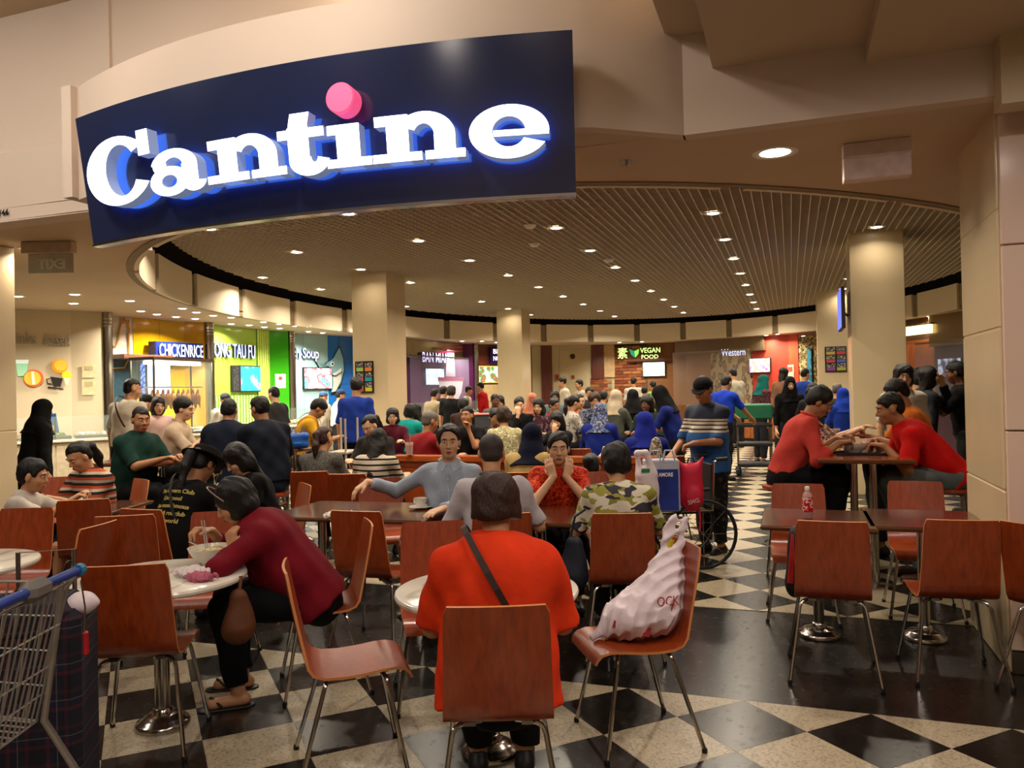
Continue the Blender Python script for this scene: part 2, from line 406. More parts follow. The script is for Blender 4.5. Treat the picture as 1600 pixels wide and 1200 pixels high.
# open-cell slat ceiling
SLATM = mat('#d2c7b4', .55, .0, .06, 2.0, key='slat')
grid = struct(MB().tube([(*ell(2 * PI * k / 96, -.22), GRID + .03) for k in range(97)], .012, 4, cap=False).build('ceiling_grid', SLATM))
su = MB().box(-.0045, .0045, -.5, .5, -.004, .06).mesh('slat', SLATM); cu_ = MB().box(-.5, .5, -.004, .004, .004, .058).mesh('cross_blade', mat('#c8bba6', .6, .0, .06, 2.0, key='blade'))
x = ECX - ERX + .3
while x < ECX + ERX - .25:
    t = (x - ECX) / (ERX - .22); L_ = (ERY - .22) * math.sqrt(max(0, 1 - t * t))
    o = bpy.data.objects.new('slat', su); COL.objects.link(o); o.parent = grid; o.location = (x, ECY, GRID); o.scale = (1, 2 * L_, 1); x += .105
y = ECY - ERY + .3
while y < ECY + ERY - .25:
    t = (y - ECY) / (ERY - .22); L_ = (ERX - .22) * math.sqrt(max(0, 1 - t * t))
    o = bpy.data.objects.new('cross_blade', cu_); COL.objects.link(o); o.parent = grid; o.location = (ECX, y, GRID); o.scale = (2 * L_, 1, 1); y += .105
# ---------------------------------------------------------------- downlights
LAMP = emis('#fff0d2', 14.0, 'lamp')
def downlight_meshes(r):
    t = MB().lathe([(r * .86, -.002), (r, -.006), (r * 1.28, -.004), (r * 1.3, .004), (r * .9, .012)], 18, close=False).mesh('trim', WHITEP, True)
    l = MB().lathe([(.0, -.012), (r * .5, -.010), (r * .9, -.001), (r * .9, .01)], 18, close=False).mesh('lens', LAMP, True)
    return t, l
DLM = {.085: downlight_meshes(.085), .075: downlight_meshes(.075), .11: downlight_meshes(.11)}
def downlight(x, y, z, r, energy, label, group, color=(1, .86, .68), spread=145):
    e = empty('downlight', (x, y, z)); tag(e, label, 'ceiling light', group)
    for nm, me in zip(('trim', 'lens'), DLM[r]):
        o = bpy.data.objects.new(nm, me); COL.objects.link(o); o.parent = e
    if energy: light('downlight_glow', 'AREA', (0, 0, -.03), energy, color, r * 1.7, spread=spread, parent=e)
    return e
ORD = ['first', 'second', 'third', 'fourth', 'fifth', 'sixth', 'seventh', 'eighth', 'ninth', 'tenth', 'eleventh', 'twelfth']
for i in range(7):
    gx = -8.85 + 2.0 * i
    for j in range(-2, 8):
        gy = 9.92 + 1.85 * j
        if j == -2: jn = 0
        if ((gx - ECX) / (ERX - .5)) ** 2 + ((gy - ECY) / (ERY - .5)) ** 2 > 1: continue
        if any(abs(gx - cx) < .5 and abs(gy - cy) < .5 for cx, cy in ((-6.95, 12.55), (-6.95, 19.85), (1.17, 12.45), (.97, 19.75))): continue
        near = any(abs(gx - cx) < .5 and abs(gy - cy) < 1.0 for cx, cy in ((-6.95, 12.2), (-6.95, 19.5), (1.17, 12.1), (.97, 19.4)))
        downlight(gx, gy, GRID - .004, .085, 5 if near else 42, 'round downlight, %s from the front in the %s slatted-ceiling row from left' % (ORD[jn], ORD[i]), 'downlights in the slatted ceiling'); jn += 1
downlight(-.06, 5.26, SOF, .11, 16, 'large round downlight in the soffit between sign and right column', None)
downlight(-5.15, 5.02, SOF, .075, 12, 'small downlight just under the left end of the big sign', None)
for px in (-6.9, 2.4): downlight(px, 5.6 if px < 0 else 6.4, SOF, .075, 12, 'downlight in the cream soffit %s' % ('by the left column' if px < 0 else 'behind the right column'), None)
# grid fittings: round detectors and a long white diffuser
for k, (p, lab) in enumerate((((-3.461,10.880,3.700), 'flat round white detector on slatted ceiling left of the light row'), ((-2.787,12.784,3.700), 'round white sprinkler plate on slatted ceiling further back'), ((-3.117,9.629,3.700), 'tiny round sensor on slatted ceiling near the sign end'))):
    e = empty('smoke_detector', p); tag(e, lab, 'detector')
    MB().lathe([(0, -.045), (.05, -.04), (.075, -.015), (.08, .0)], 18, close=False).build('cover', WHITEP, e, True); MB().lathe([(.085, -.006), (.085, .004)], 18).build('base', WHITEP, e)
e = empty('sprinkler', (-0.971,5.063,3.050)); tag(e, 'small sprinkler head in cream soffit right of the sign', 'sprinkler')
MB().lathe([(.045, -.002), (.045, .003)], 14).build('plate', CHROME, e); MB().lathe([(.01, -.035), (.02, -.03), (.008, -.02), (.01, 0)], 10).build('head', CHROME, e)

# ---------------------------------------------------------------- the big curved sign
SR, SCX, SCY = 6.91, -2.81, 10.87
def sign_pt(u, v, dep):
    th = u / SR; r = SR + dep + .11 * v / .85
    return (SCX + r * math.sin(th), SCY - r * math.cos(th), 2.65 + v)
sign = empty('shop_sign', (-2.81, 3.96, 2.65)); tag(sign, 'big curved navy shop sign with glowing white letters and a pink dot', 'sign')
NAVY = mat('#222b4b', .16, 0, .10, 1.5, key='signface', spec=.5, coat=.5)
SO = Vector(sign.location)
def bent(mb_pts): return [tuple(Vector(sign_pt(*p)) - SO) for p in mb_pts]
mb = MB(); n = 40
us = [-1.745 + 3.49 * i / n for i in range(n + 1)]
vs = bent([(u, 0, 0) for u in us] + [(u, .85, 0) for u in us] + [(u, 0, -.06) for u in us] + [(u, .85, -.06) for u in us]); m = n + 1
fs = []
for i in range(n): fs += [(i, i + 1, m + i + 1, m + i), (2 * m + i, 3 * m + i, 3 * m + i + 1, 2 * m + i + 1), (m + i, m + i + 1, 3 * m + i + 1, 3 * m + i), (i, 2 * m + i, 2 * m + i + 1, i + 1)]
fs += [(0, m, 3 * m, 2 * m), (m - 1, 3 * m - 1, 4 * m - 1, 2 * m - 1)]
mb.poly(vs, fs).build('board', NAVY, sign, smooth=True, auto=30)
mb = MB()
vs = bent([(u, -.012, .008) for u in us] + [(u, .004, .008) for u in us] + [(u, -.012, -.06) for u in us] + [(u, .004, -.06) for u in us])
mb.poly(vs, fs).build('edge_strip', mat('#c9cbd6', .2, 1, .05, key='edge'), sign, smooth=True, auto=30)
for u in (-1.2, 0, 1.2):
    a = Vector(sign_pt(u, .62, -.05)) - SO; MB().tube([a, a + Vector((0, .42, 0))], .02, 8).build('bracket', STEEL, sign)
FACE = emis('#eef4ff', 3.2, 'sign'); SIDE = emis('#9fb2dc', .30, 'signside')
HALO = emis('#4f86ff', 7.0, 'halo')          # the letters are back-lit: a blue glow falls on the board behind them
class Letter:
    def __init__(s): s.q = []          # list of strips of (outer, inner) pairs
    def ring(s, cx, cy, ro, ri, a0, a1, n=28, ic=(0, 0)):
        st = []
        for i in range(n + 1):
            a = math.radians(a0 + (a1 - a0) * i / n); c, w = math.cos(a), math.sin(a)
            st.append(((cx + ro[0] * c, cy + ro[1] * w), (cx + ic[0] + ri[0] * c, cy + ic[1] + ri[1] * w)))
        s.q.append(st); return s
    def rect(s, u0, u1, v0, v1, su=0.0):
        n = max(1, int((u1 - u0) / .08)); s.q.append([((u0 + (u1 - u0) * i / n, v0), (u0 + su + (u1 - u0) * i / n, v1)) for i in range(n + 1)]); return s
    def build(s, z0=.035, z1=.11, parent=None, face=FACE, side=SIDE, name='letter'):
        mb = MB()
        for st in s.q:
            n = len(st); A = [p[0] for p in st]; B = [p[1] for p in st]
            vs = bent([(*p, z1) for p in A] + [(*p, z1) for p in B] + [(*p, z0) for p in A] + [(*p, z0) for p in B]); f = []; mi = []
            for i in range(n - 1):
                f += [(i, i + 1, n + i + 1, n + i), (2 * n + i, 3 * n + i, 3 * n + i + 1, 2 * n + i + 1), (i, 2 * n + i, 2 * n + i + 1, i + 1), (n + i, n + i + 1, 3 * n + i + 1, 3 * n + i)]; mi += [0, 2, 1, 1]
            f += [(0, n, 3 * n, 2 * n), (n - 1, 3 * n - 1, 4 * n - 1, 2 * n - 1)]; mi += [1, 1]
            k = len(mb.v); mb.v += vs; mb.f += [tuple(q + k for q in t) for t in f]; mb.mi += mi
        return mb.build(name, [face, side, HALO], parent)
Letter().ring(-1.20, .388, (.322, .212), (.150, .158), 38, 332, ic=(.035, 0)).rect(-.985, -.885, .45, .60, .0).build(parent=sign)
L_ = Letter().ring(-.745, .262, (.165, .088), (.065, .038), 0, 360).ring(-.70, .345, (.19, .103), (.075, .052), -2, 168).ring(-.815, .358, (.058, .048), (.0, .0), 0, 360)
L_.rect(-.635, -.51, .235, .35).ring(-.545, .245, (.095, .062), (.0, .0), 175, 355).build(parent=sign)
def letter_n(o, k):
    f = lambda u: o + k * (u + .44)
    L = Letter().rect(f(-.42), f(-.22), .392, .446).rect(f(-.35), f(-.215), .20, .445).rect(f(-.44), f(-.14), .20, .246)
    L.ring(f(-.125), .325, (.185 * k, .128), (.062 * k, .065), -2, 150).rect(f(-.065), f(.06), .20, .33).rect(f(-.12), f(.115), .20, .246)
    return L.build(parent=sign)
letter_n(-.44, 1.0)
Letter().rect(.135, .268, .25, .445).rect(.14, .262, .44, .522, .022).rect(.07, .365, .385, .437).ring(.262, .262, (.127, .086), (.02, .03), 178, 358, ic=(.035, .015)).build(parent=sign)
Letter().rect(.385, .575, .378, .43).rect(.437, .577, .20, .43).rect(.374, .642, .20, .246).build(parent=sign)
letter_n(.648, .935)
Letter().ring(1.402, .313, (.212, .139), (.088, .078), -2, 333, 44).rect(1.32, 1.612, .290, .322).build(parent=sign)
c = Vector(sign_pt(.487, .566, 0)) - SO
dd = (Vector(sign_pt(.487, .566, .13)) - Vector(sign_pt(.487, .566, 0))).normalized(); q = dd.to_track_quat('Z', 'Y').to_matrix().to_4x4()
mb = MB().lathe([(.086, .03), (.086, .125), (.080, .132), (.0, .133)], 32); mb.mi = []
mb.v = [tuple(q @ Vector(p) + c) for p in mb.v]; mb.mi = [0] * len(mb.f)
mb.build('letter_dot', emis('#ff5c8c', .75, 'dot'), sign, smooth=True)
light('cove_light', 'AREA', (-1.75, 4.58, 3.90), 20, (1, .84, .6), 2.2, .12, rot=(PI, 0, 0))
# exit sign hanging at the left, seen from behind, and the blank back of a box sign at the right
e = empty('exit_sign', (-6.450,5.442,3.050), 0); tag(e, 'hanging glass exit sign with mirrored letters beside left column', 'sign')
e.rotation_euler.z = math.radians(19)
MB().bbox(-.235, .235, -.05, .05, -.11, 0, .008).build('housing', mat('#c9b79d', .5), e)
MB().bbox(-.19, .225, -.012, .012, -.29, -.11, .004).build('panel', glass('#8f9484', .5, .2), e)
text('EXIT', .125, mat('#f6f2e4', .5, var=0), e, (.165, -.022, -.25), (PI / 2, 0, 0), extrude=.002, bold=.003, xs=-1.0)
e = empty('hanging_box_sign', (0.523,5.282,3.050), 0); tag(e, 'blank back of a white box sign hanging from soffit by right column', 'sign')
MB().bbox(-.19, .19, -.05, .05, -.23, 0, .006).build('box', mat('#dcc6c0', .5), e); MB().bbox(-.193, .193, -.056, .0, -.095, -.085, .002).build('lip', mat('#e0d4d2', .4), e)

# ---------------------------------------------------------------- food stalls round the hall
WALL_DD = (-12.2, 8.3, -11.2, 9.83)
WALL_DE = (-11.2, 9.83, -10.85, 10.2)
WALL_CR = (-11.35, 10.3, -11.1, 12.3)
WALL_CE = (-11.1, 12.3, -10.75, 12.65)
WALL_YT = (-11.0, 12.75, -11.07, 14.9)
WALL_YE = (-11.07, 14.9, -10.8, 15.25)
WALL_FS = (-11.3, 15.5, -10.75, 17.3)
WALL_FE = (-10.75, 17.3, -10.55, 18.1)
WALL_BM = (-10.0, 18.6, -9.6, 22.2)
WALL_BN = (-9.6, 22.2, -8.1, 24.9)
WALL_CW = (-8.1, 24.9, -5.6, 26.2)
WALL_VG = (-5.6, 26.2, -3.2, 26.4)
WALL_WS = (-3.2, 26.0, .0, 24.6)
WALL_RR = (.0, 24.6, 1.8, 22.6)
WALL_RT = (1.8, 22.6, 3.9, 18.2)
class Wall:
    def __init__(s, w):
        s.x0, s.y0, s.x1, s.y1 = w; s.L = math.hypot(s.x1 - s.x0, s.y1 - s.y0); s.dx, s.dy = (s.x1 - s.x0) / s.L, (s.y1 - s.y0) / s.L
        s.az = math.degrees(math.atan2(-s.dy, s.dx))
    def frame(s, name, u, z=0.0, off=0.0):
        return empty(name, (s.x0 + u * s.dx + off * s.dy, s.y0 + u * s.dy - off * s.dx, z), s.az)
    def slab(s, name, m, u0=0.0, u1=None, z0=0.0, z1=3.06, t=.1):
        u1 = s.L if u1 is None else u1; e = MB().box(0, u1 - u0, 0, t, z0, z1).build(name, m); f = s.frame('x', u0); e.location = f.location; e.rotation_euler = f.rotation_euler
        bpy.data.objects.remove(f); return struct(e)
def tiled(w, hexc, tu=.62, tz=.62, z0=0.0, u0=0.0, u1=None, rough=.12, name='wall_stall'):
    """glossy panelled wall: backing plus one piece per panel"""
    u1 = w.L if u1 is None else u1; m = mat(hexc, rough, 0, .03, 1.0, key='gloss', coat=.4); b = w.slab(name, mat(hexc, .6, key='bk'), u0, u1, z0)
    nu = max(1, round((u1 - u0) / tu)); nz = max(1, round((3.05 - z0) / tz)); a, c = (u1 - u0) / nu, (3.05 - z0) / nz
    me = MB().bbox(.0025, a - .0025, -.012, 0, .0025, c - .0025, .002).mesh('panel', m)
    for i in range(nu):
        for j in range(nz):
            o = bpy.data.objects.new('panel', me); COL.objects.link(o); o.parent = b; o.location = (i * a, 0, z0 + j * c)
    return b
def text_fit(body, w, h, m, parent, loc, depth=.02, bold=.0, name='lettering', rot=(PI / 2, 0, 0), mirror=False):
    me = text_mesh(body, 1.0, extrude=depth, bold=bold); co = np.empty(len(me.vertices) * 3, np.float32); me.vertices.foreach_get('co', co); co = co.reshape(-1, 3)
    mn, mx = co.min(0), co.max(0); lit = 'lit_' in m.name; co[:, 0] = (co[:, 0] - mn[0]) * w / (mx[0] - mn[0]); co[:, 1] = (co[:, 1] - mn[1]) * h / (mx[1] - mn[1])
    me.vertices.foreach_set('co', co.ravel()); me.update(); me.materials.clear(); me.materials.append(m)
    if lit:
        me.materials.append(mat('#2b3a78', .4))
        for p in me.polygons: p.material_index = 0 if p.normal.z > .9 else 1
    o = bpy.data.objects.new(name, me); COL.objects.link(o); o.parent = parent; o.location = loc; o.rotation_euler = rot; return o
def screen_mat(cols, strength, scale=9, key=''):
    m = bpy.data.materials.new('menu_screen'); nt, N, L, b = nodes(m); v = tex_coord(nt)
    vn = N.new('ShaderNodeTexVoronoi'); vn.inputs['Scale'].default_value = scale; L.new(v, vn.inputs['Vector'])
    n = noise(nt, v, scale * 2.2, 3); ad = N.new('ShaderNodeMath'); ad.operation = 'MULTIPLY'; L.new(vn.outputs[0], ad.inputs[0]); ad.inputs[1].default_value = 1.0
    mx = N.new('ShaderNodeMath'); mx.operation = 'ADD'; L.new(ad.outputs[0], mx.inputs[0]); sb = N.new('ShaderNodeMath'); sb.operation = 'MULTIPLY'; sb.inputs[1].default_value = .5; L.new(n, sb.inputs[0]); L.new(sb.outputs[0], mx.inputs[1])
    c = ramp(nt, mx.outputs[0], [(i / max(1, len(cols) - 1) * .9, rgb(x)) for i, x in enumerate(cols)])
    L.new(c, b.inputs['Emission Color']); b.inputs['Emission Strength'].default_value = strength; b.inputs['Base Color'].default_value = (.02, .02, .02, 1); b.inputs['Roughness'].default_value = .2
    return m
def screen(w, a, b, label, m, off=.08, frame_m=BLACKP, name='menu_screen', t=.06):
    u0, z1 = a; u1, z0 = b; e = w.frame(name, (u0 + u1) / 2, z0, off); tag(e, label, 'screen'); W2 = (u1 - u0) / 2; Hh = z1 - z0
    MB().bbox(-W2, W2, -.0, t, 0, Hh, .008).build('casing', frame_m, e); MB().box(-W2 + .02, W2 - .02, -.006, .0, .02, Hh - .02).build('display', m, e); return e
walls = {k: Wall(globals()['WALL_' + k]) for k in ('DD', 'DE', 'CR', 'CE', 'YT', 'YE', 'FS', 'FE', 'BM', 'BN', 'CW', 'VG', 'WS', 'RR', 'RT')}
WW = walls
CRM = mat('#d8c6a4', .6, 0, .03, 1.5, key='stallcream')
WW['DD'].slab('wall_drinks', CRM); WW['DE'].slab('wall_drinks_return', CRM)
WW['DD'].slab('wall_drinks_far', CRM, -3.2, 0)
# drinks and dessert lettering and cut-out pictures
e = WW['DD'].frame('wall_lettering', 0, 0); tag(e, 'raised grey letters reading drinks dessert on the cream wall', 'lettering'); GREYL = mat('#b5ada0', .5)
def fit2(body, a, b, m, par, off=.02, depth=.012, bold=.0): return text_fit(body, b[0] - a[0], b[1] - a[1], m, par, (a[0], -off, a[1]), depth, bold)
_a, _b = (1.075,2.499), (1.333,2.689)
fit2('drinks', (_a[0] - (_b[0] - _a[0]) * .62, _a[1]), _b, GREYL, e); fit2('dessert', (1.419,2.484), (1.834,2.671), GREYL, e)
def cutout(name, label, a, build):
    e = WW['DD'].frame(name, a[0], a[1], .02); tag(e, label, 'wall picture'); build(e); return e
R90 = Matrix.Rotation(PI / 2, 4, 'X')
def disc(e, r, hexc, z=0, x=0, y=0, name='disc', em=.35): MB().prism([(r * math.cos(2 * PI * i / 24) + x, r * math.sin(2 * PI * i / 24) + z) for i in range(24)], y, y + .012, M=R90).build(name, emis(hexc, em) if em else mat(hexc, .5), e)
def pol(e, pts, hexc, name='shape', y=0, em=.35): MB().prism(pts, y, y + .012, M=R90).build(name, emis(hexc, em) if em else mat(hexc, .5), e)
cutout('cup_picture', 'green tumbler picture on the cream wall', (1.131,2.110), lambda e: (pol(e, [(-.09, .13), (.09, .13), (.06, -.13), (-.06, -.13)], '#9fd6a8', 'cup'), pol(e, [(-.09, .13), (.09, .13), (.085, .07), (-.085, .07)], '#e9f4e4', 'rim', .012)))
cutout('drink_picture', 'orange and yellow striped fruit picture on the cream wall', (1.287,1.945), lambda e: (disc(e, .14, '#d2622a', name='fruit'), disc(e, .115, '#e8b83a', y=.012, x=-.015, name='flesh'), pol(e, [(-.03, .1), (.0, .11), (.02, -.1), (-.02, -.1)], '#f4f0d0', 'highlight', .024)))
cutout('orange_picture', 'plain orange disc picture on the cream wall', (1.659,2.142), lambda e: (disc(e, .115, '#f0a01c', name='orange'), disc(e, .09, '#f6b83a', y=.012, x=.01, z=.01, name='slice')))
cutout('coffee_picture', 'dark cup and saucer picture on the cream wall', (1.609,1.880), lambda e: (pol(e, [(-.09, .09), (.09, .06), (.05, -.08), (-.05, -.06)], '#1d1714', 'cup', em=0), pol(e, [(-.13, -.09), (.09, -.13), (.1, -.11), (-.12, -.07)], '#1d1714', 'saucer', em=0), MB().tube([(-.09, -.006, .06), (-.14, -.006, .05), (-.13, -.006, -.02), (-.07, -.006, -.03)], .008, 6).build('handle', BLACKP, e)))
cutout('ice_cream_picture', 'yellow sundae glass picture on the cream wall', (1.758,1.952), lambda e: (disc(e, .07, '#f4cf2c', z=.04, name='scoop'), pol(e, [(-.05, .0), (.05, .0), (.015, -.12), (-.015, -.12)], '#e4dcb8', 'glass')))
for k, (a, b, lb) in enumerate((((0.156,2.173), (0.359,1.947), 'upper paper notice on the cream return wall'), ((0.152,1.918), (0.355,1.658), 'lower paper notice on the cream return wall'))):
    e = WW['DE'].frame('notice', a[0], b[1], .015); tag(e, lb, 'notice'); MB().box(0, b[0] - a[0], -.006, 0, 0, a[1] - b[1]).build('sheet', mat('#d8cb9c', .6), e); MB().box(.04, b[0] - a[0] - .04, -.008, -.006, (a[1] - b[1]) * .55, (a[1] - b[1]) * .85).build('print', mat('#b5a878', .7), e)
# steel pillars between stalls
PIL = mat('#8f8578', .26, 1, .12, 2, key='pillar')
for i, (x, y) in enumerate(((-10.876,10.255), (-10.775,12.624), (-10.808,15.371), (-10.112,17.209), (-9.111,22.443))):
    o = struct(MB().lathe([(.09, 0), (.09, 3.06)], 20, c=(x, y, 0)).build('trim_%d' % (10 + i), PIL, None, True)); 
    for q in range(3): MB().lathe([(.096, 2.80 + .06 * q), (.096, 2.825 + .06 * q)], 20, c=(x, y, 0)).build('ring', CHROME, o)
# chicken rice
_u = (0.882,3.010)[0]
tiled(WW['CR'], '#d9a80f', u0=_u, name='wall_chicken'); WW['CR'].slab('wall_chicken_white', mat('#d9cbb8', .3, coat=.3), 0, _u, 0, 3.06); tiled(WW['CE'], '#cf9a0a', name='wall_chicken_return')
e = WW['CR'].frame('hen_outline', (0.653,2.650)[0], 2.62, .02); tag(e, 'orange line drawing of a hen on white wall panel', 'wall picture')
MB().tube([(-.32, -.006, -.05), (-.15, -.006, -.12), (-.08, -.006, .02), (-.06, -.006, .18), (-.02, -.006, .30), (.04, -.006, .34), (.12, -.006, .30), (.15, -.006, .20), (.12, -.006, .12), (.13, -.006, -.05), (.12, -.006, -.3), (.02, -.006, -.48), (-.3, -.006, -.5)], .014, 6).build('outline', mat('#d79a3a', .5), e)
MB().tube([(-.02, -.006, .30), (-.04, -.006, .38), (.02, -.006, .36), (.04, -.006, .42), (.08, -.006, .36), (.13, -.006, .38), (.12, -.006, .30)], .012, 6).build('comb', mat('#d79a3a', .5), e)
BWH = emis('#eef3ff', 1.5, 'letters'); BLU = mat('#16256a', .3, 0, .05)
a, b = (1.122,2.307), (2.205,2.624)
e = WW['CR'].frame('stall_sign', a[0], a[1], .30); tag(e, 'blue box sign with white letters CHICKENRICE on yellow stall', 'sign')
_w, _h = b[0] - a[0], b[1] - a[1]; MB().bbox(0, _w, 0, .2, 0, _h, .008).build('box', BLU, e); text_fit('CHICKENRICE', _w * .92, _h * .74, BWH, e, (_w * .05, -.02, _h * .13), .015, .0)
a, b = (0.417,2.277), (1.458,2.400); e = WW['CR'].frame('stall_shelf', a[0], a[1], .02); tag(e, 'dark brown shelf canopy under the hen drawing', 'canopy'); MB().bbox(0, b[0] - a[0], -.34, 0, 0, .09, .008).build('board', wood('#3a1c10', '#55301c', .4, key='shelf'), e); MB().bbox(0, b[0] - a[0], -.35, -.34, .02, .07, .003).build('edge', mat('#5a3520', .5), e)
WW['CR'].slab('wall_chicken_hatch', mat('#1d3a44', .4, 0, .2), .05, _u + .05, 1.0, 2.28, -.02)
screen(WW['CR'], (0.946,2.255), (1.081,1.647), 'blue price strip beside the bright chicken menu screen', screen_mat(['#1440c0', '#1c4cd0', '#9ab8f4', '#1440c0'], 1.6, 22)); screen(WW['CR'], (1.094,2.259), (1.628,1.639), 'bright white and blue chicken rice menu screen', screen_mat(['#ffffff', '#e8f0ff', '#a8c8ff', '#ffffff'], 3.2, 5))
# yong tau fu
_s0, _s1 = (1.668,2.406)[0], WW['YT'].L
tiled(WW['YT'], '#8fae3c', name='wall_tofu', u1=_s0); b_ = WW['YT'].slab('wall_tofu_stripes', mat('#356a1c', .25, coat=.3), _s0, _s1)
for i in range(6): MB().box(.05 + i * (_s1 - _s0) / 6, .05 + i * (_s1 - _s0) / 6 + .06, -.012, 0, 0, 3.04).build('stripe', mat('#b5c95a', .4), b_)
tiled(WW['YE'], '#2f8a14', name='wall_tofu_return')
e = WW['YT'].frame('stall_sign', (0.271,2.413)[0], 0, .03); tag(e, 'white glowing letters YONG TAU FU on green stall wall', 'sign'); a, b = (0.040,2.392), (1.517,2.680)
text_fit('YONG TAU FU', b[0] - a[0], b[1] - a[1], BWH, e, (a[0] - (0.271,2.413)[0], -.03, a[1]), .03, -.004)
screen(WW['YT'], (0.748,2.230), (0.983,1.681), 'black price board beside the tofu menu screen', screen_mat(['#101010', '#181818', '#707070', '#101010'], .5, 25)); screen(WW['YT'], (1.000,2.236), (1.714,1.675), 'bright teal and pink menu screen on the green stall', screen_mat(['#ffffff', '#f4f4ff', '#f090b0', '#20b8c0', '#10a8b8'], 2.4, 4))
o = WW['YT'].slab('wall_tofu_slats', mat('#5d8a24', .4), .15, _s0, .9, 1.62, -.015)
for i in range(14): MB().box(.04 + i * .1, .075 + i * .1, -.028, -.014, .92, 1.6).build('slat', mat('#c9d48a', .4), o)
e = WW['YE'].frame('notice', .12, 1.75, .015); tag(e, 'white notice on the solid green wall', 'notice'); MB().box(0, .24, -.006, 0, 0, .32).build('sheet', mat('#d4d4c4', .5), e); MB().box(.08, .16, -.008, -.006, .18, .26).build('emblem', mat('#8a3a34', .6), e)
# fish soup
_f = (1.516,2.478)[0]
tiled(WW['FS'], '#9cc0c4', name='wall_fish', u1=_f); tiled(WW['FS'], '#1a6cc4', name='wall_fish_blue', u0=_f); tiled(WW['FE'], '#1666c0', name='wall_fish_return')
e = WW['FS'].frame('stall_sign', 0, 0, .03); tag(e, 'white glowing letters Fish Soup on pale blue wall', 'sign'); a, b = (0.240,2.392), (1.161,2.707); text_fit('Fish Soup', b[0] - a[0], b[1] - a[1], BWH, e, (a[0], -.03, a[1]), .03, .0)
screen(WW['FS'], (0.703,2.246), (1.578,1.712), 'bright blue and white fish soup menu screen', screen_mat(['#ffffff', '#e0f4ff', '#30c8d8', '#f06060', '#ffffff'], 2.6, 4))
c0 = (1.592,2.239); e = WW['FS'].frame('fish_mural', c0[0], c0[1], .03); tag(e, 'large cartoon-like grey and white fish cut-out on blue wall', 'wall picture')
fs = [(.28, .55), (.40, .25), (.42, -.05), (.30, -.40), (.12, -.62), (-.02, -.64), (.02, -.40), (-.02, -.12), (-.10, .05), (-.32, .02), (-.50, .16), (-.36, -.04), (-.14, .14), (.06, .24)]
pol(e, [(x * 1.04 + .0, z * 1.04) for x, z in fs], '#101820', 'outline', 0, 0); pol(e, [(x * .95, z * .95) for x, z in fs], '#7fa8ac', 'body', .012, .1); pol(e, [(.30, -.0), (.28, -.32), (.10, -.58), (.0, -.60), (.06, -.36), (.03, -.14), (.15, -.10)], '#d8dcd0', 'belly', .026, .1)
disc(e, .055, '#f0f0f0', z=.1, x=.0, y=.04, name='eye_white', em=.2); disc(e, .028, '#101010', z=.1, x=.0, y=.054, name='pupil', em=0); MB().tube([(-.14, -.05, -.16), (.1, -.05, -.2), (.3, -.05, -.1)], .012, 6).build('mouth', BLACKP, e)
# counters with glass in front of the three left stalls
CTOP = mat('#d8cfbc', .25, 0, .05, coat=.3); CFR = mat('#a8a488', .5, 0, .05)
GL1 = glass('#bfd8cc', .14); 
def counter(name, w4, label, front=CFR, guard=True, case=None, h=.95, depth=.6, trays=6):
    w = Wall(w4); e = w.frame(name, 0, .004); tag(e, label, 'counter', 'stall counters'); n = max(2, round(w.L / .8))
    MB().bbox(0, w.L, .02, depth, .08, h - .04, .004).build('body', front, e); MB().bbox(.02, w.L - .02, .06, depth - .04, 0, .08, .004).build('plinth', BLACKP, e); MB().bbox(-.02, w.L + .02, -.03, depth + .03, h - .04, h, .006).build('worktop', CTOP, e)
    for i in range(n): MB().bbox(i * w.L / n + .01, (i + 1) * w.L / n - .01, .005, .02, .10, h - .06, .003).build('panel', front, e)
    if guard:
        MB().box(.02, w.L - .02, .02, .028, h, h + .34).build('glass_guard', GL1, e); MB().box(.02, w.L - .02, .02, .30, h + .34, h + .348).build('glass_shelf', GL1, e)
        for x in (.03, w.L / 2, w.L - .03): MB().tube([(x, .03, h), (x, .03, h + .34)], .01, 6).build('post', CHROME, e)
    FOODS = ['#a87a3a', '#6a7a2a', '#d8d0b8', '#8a4a1e', '#c9b070', '#4a6a2a']
    for i in range(trays):
        t = empty('food_tray', (0, 0, 0)); f = w.frame('x', (i + .5) * w.L / trays, h + .006, -.30); t.location = f.location; t.rotation_euler = f.rotation_euler; bpy.data.objects.remove(f)
        tag(t, 'steel food tray number %s along the %s' % (['one', 'two', 'three', 'four', 'five', 'six', 'seven', 'eight'][i], label.split(' with')[0]), 'tray', 'food trays on the stall counters')
        q = w.L / trays / 2 - .03; MB().bbox(-q, q, -.15, .15, 0, .05, .01).build('pan', STEEL, t); mb = MB()
        for _ in range(14): mb.ball((random.uniform(-q * .8, q * .8), random.uniform(-.11, .11), .05), (random.uniform(.03, .06), random.uniform(.03, .05), random.uniform(.03, .06)), 6)
        o = mb.build('food', mat(FOODS[i % 6], .5, 0, .3, 30), t, True); o['kind'] = 'stuff'
    return e
counter('stall_counter', (-9.62, 9.75, -9.72, 12.35), 'cream counter of the yellow chicken stall with glass', trays=4, guard=False)
counter('stall_counter', (-9.75, 12.65, -9.8, 14.95), 'cream counter of the green tofu stall with glass guard', trays=6)
counter('stall_counter', (-9.75, 15.3, -9.3, 17.7), 'cream counter of the blue fish stall with glass guard', trays=6)
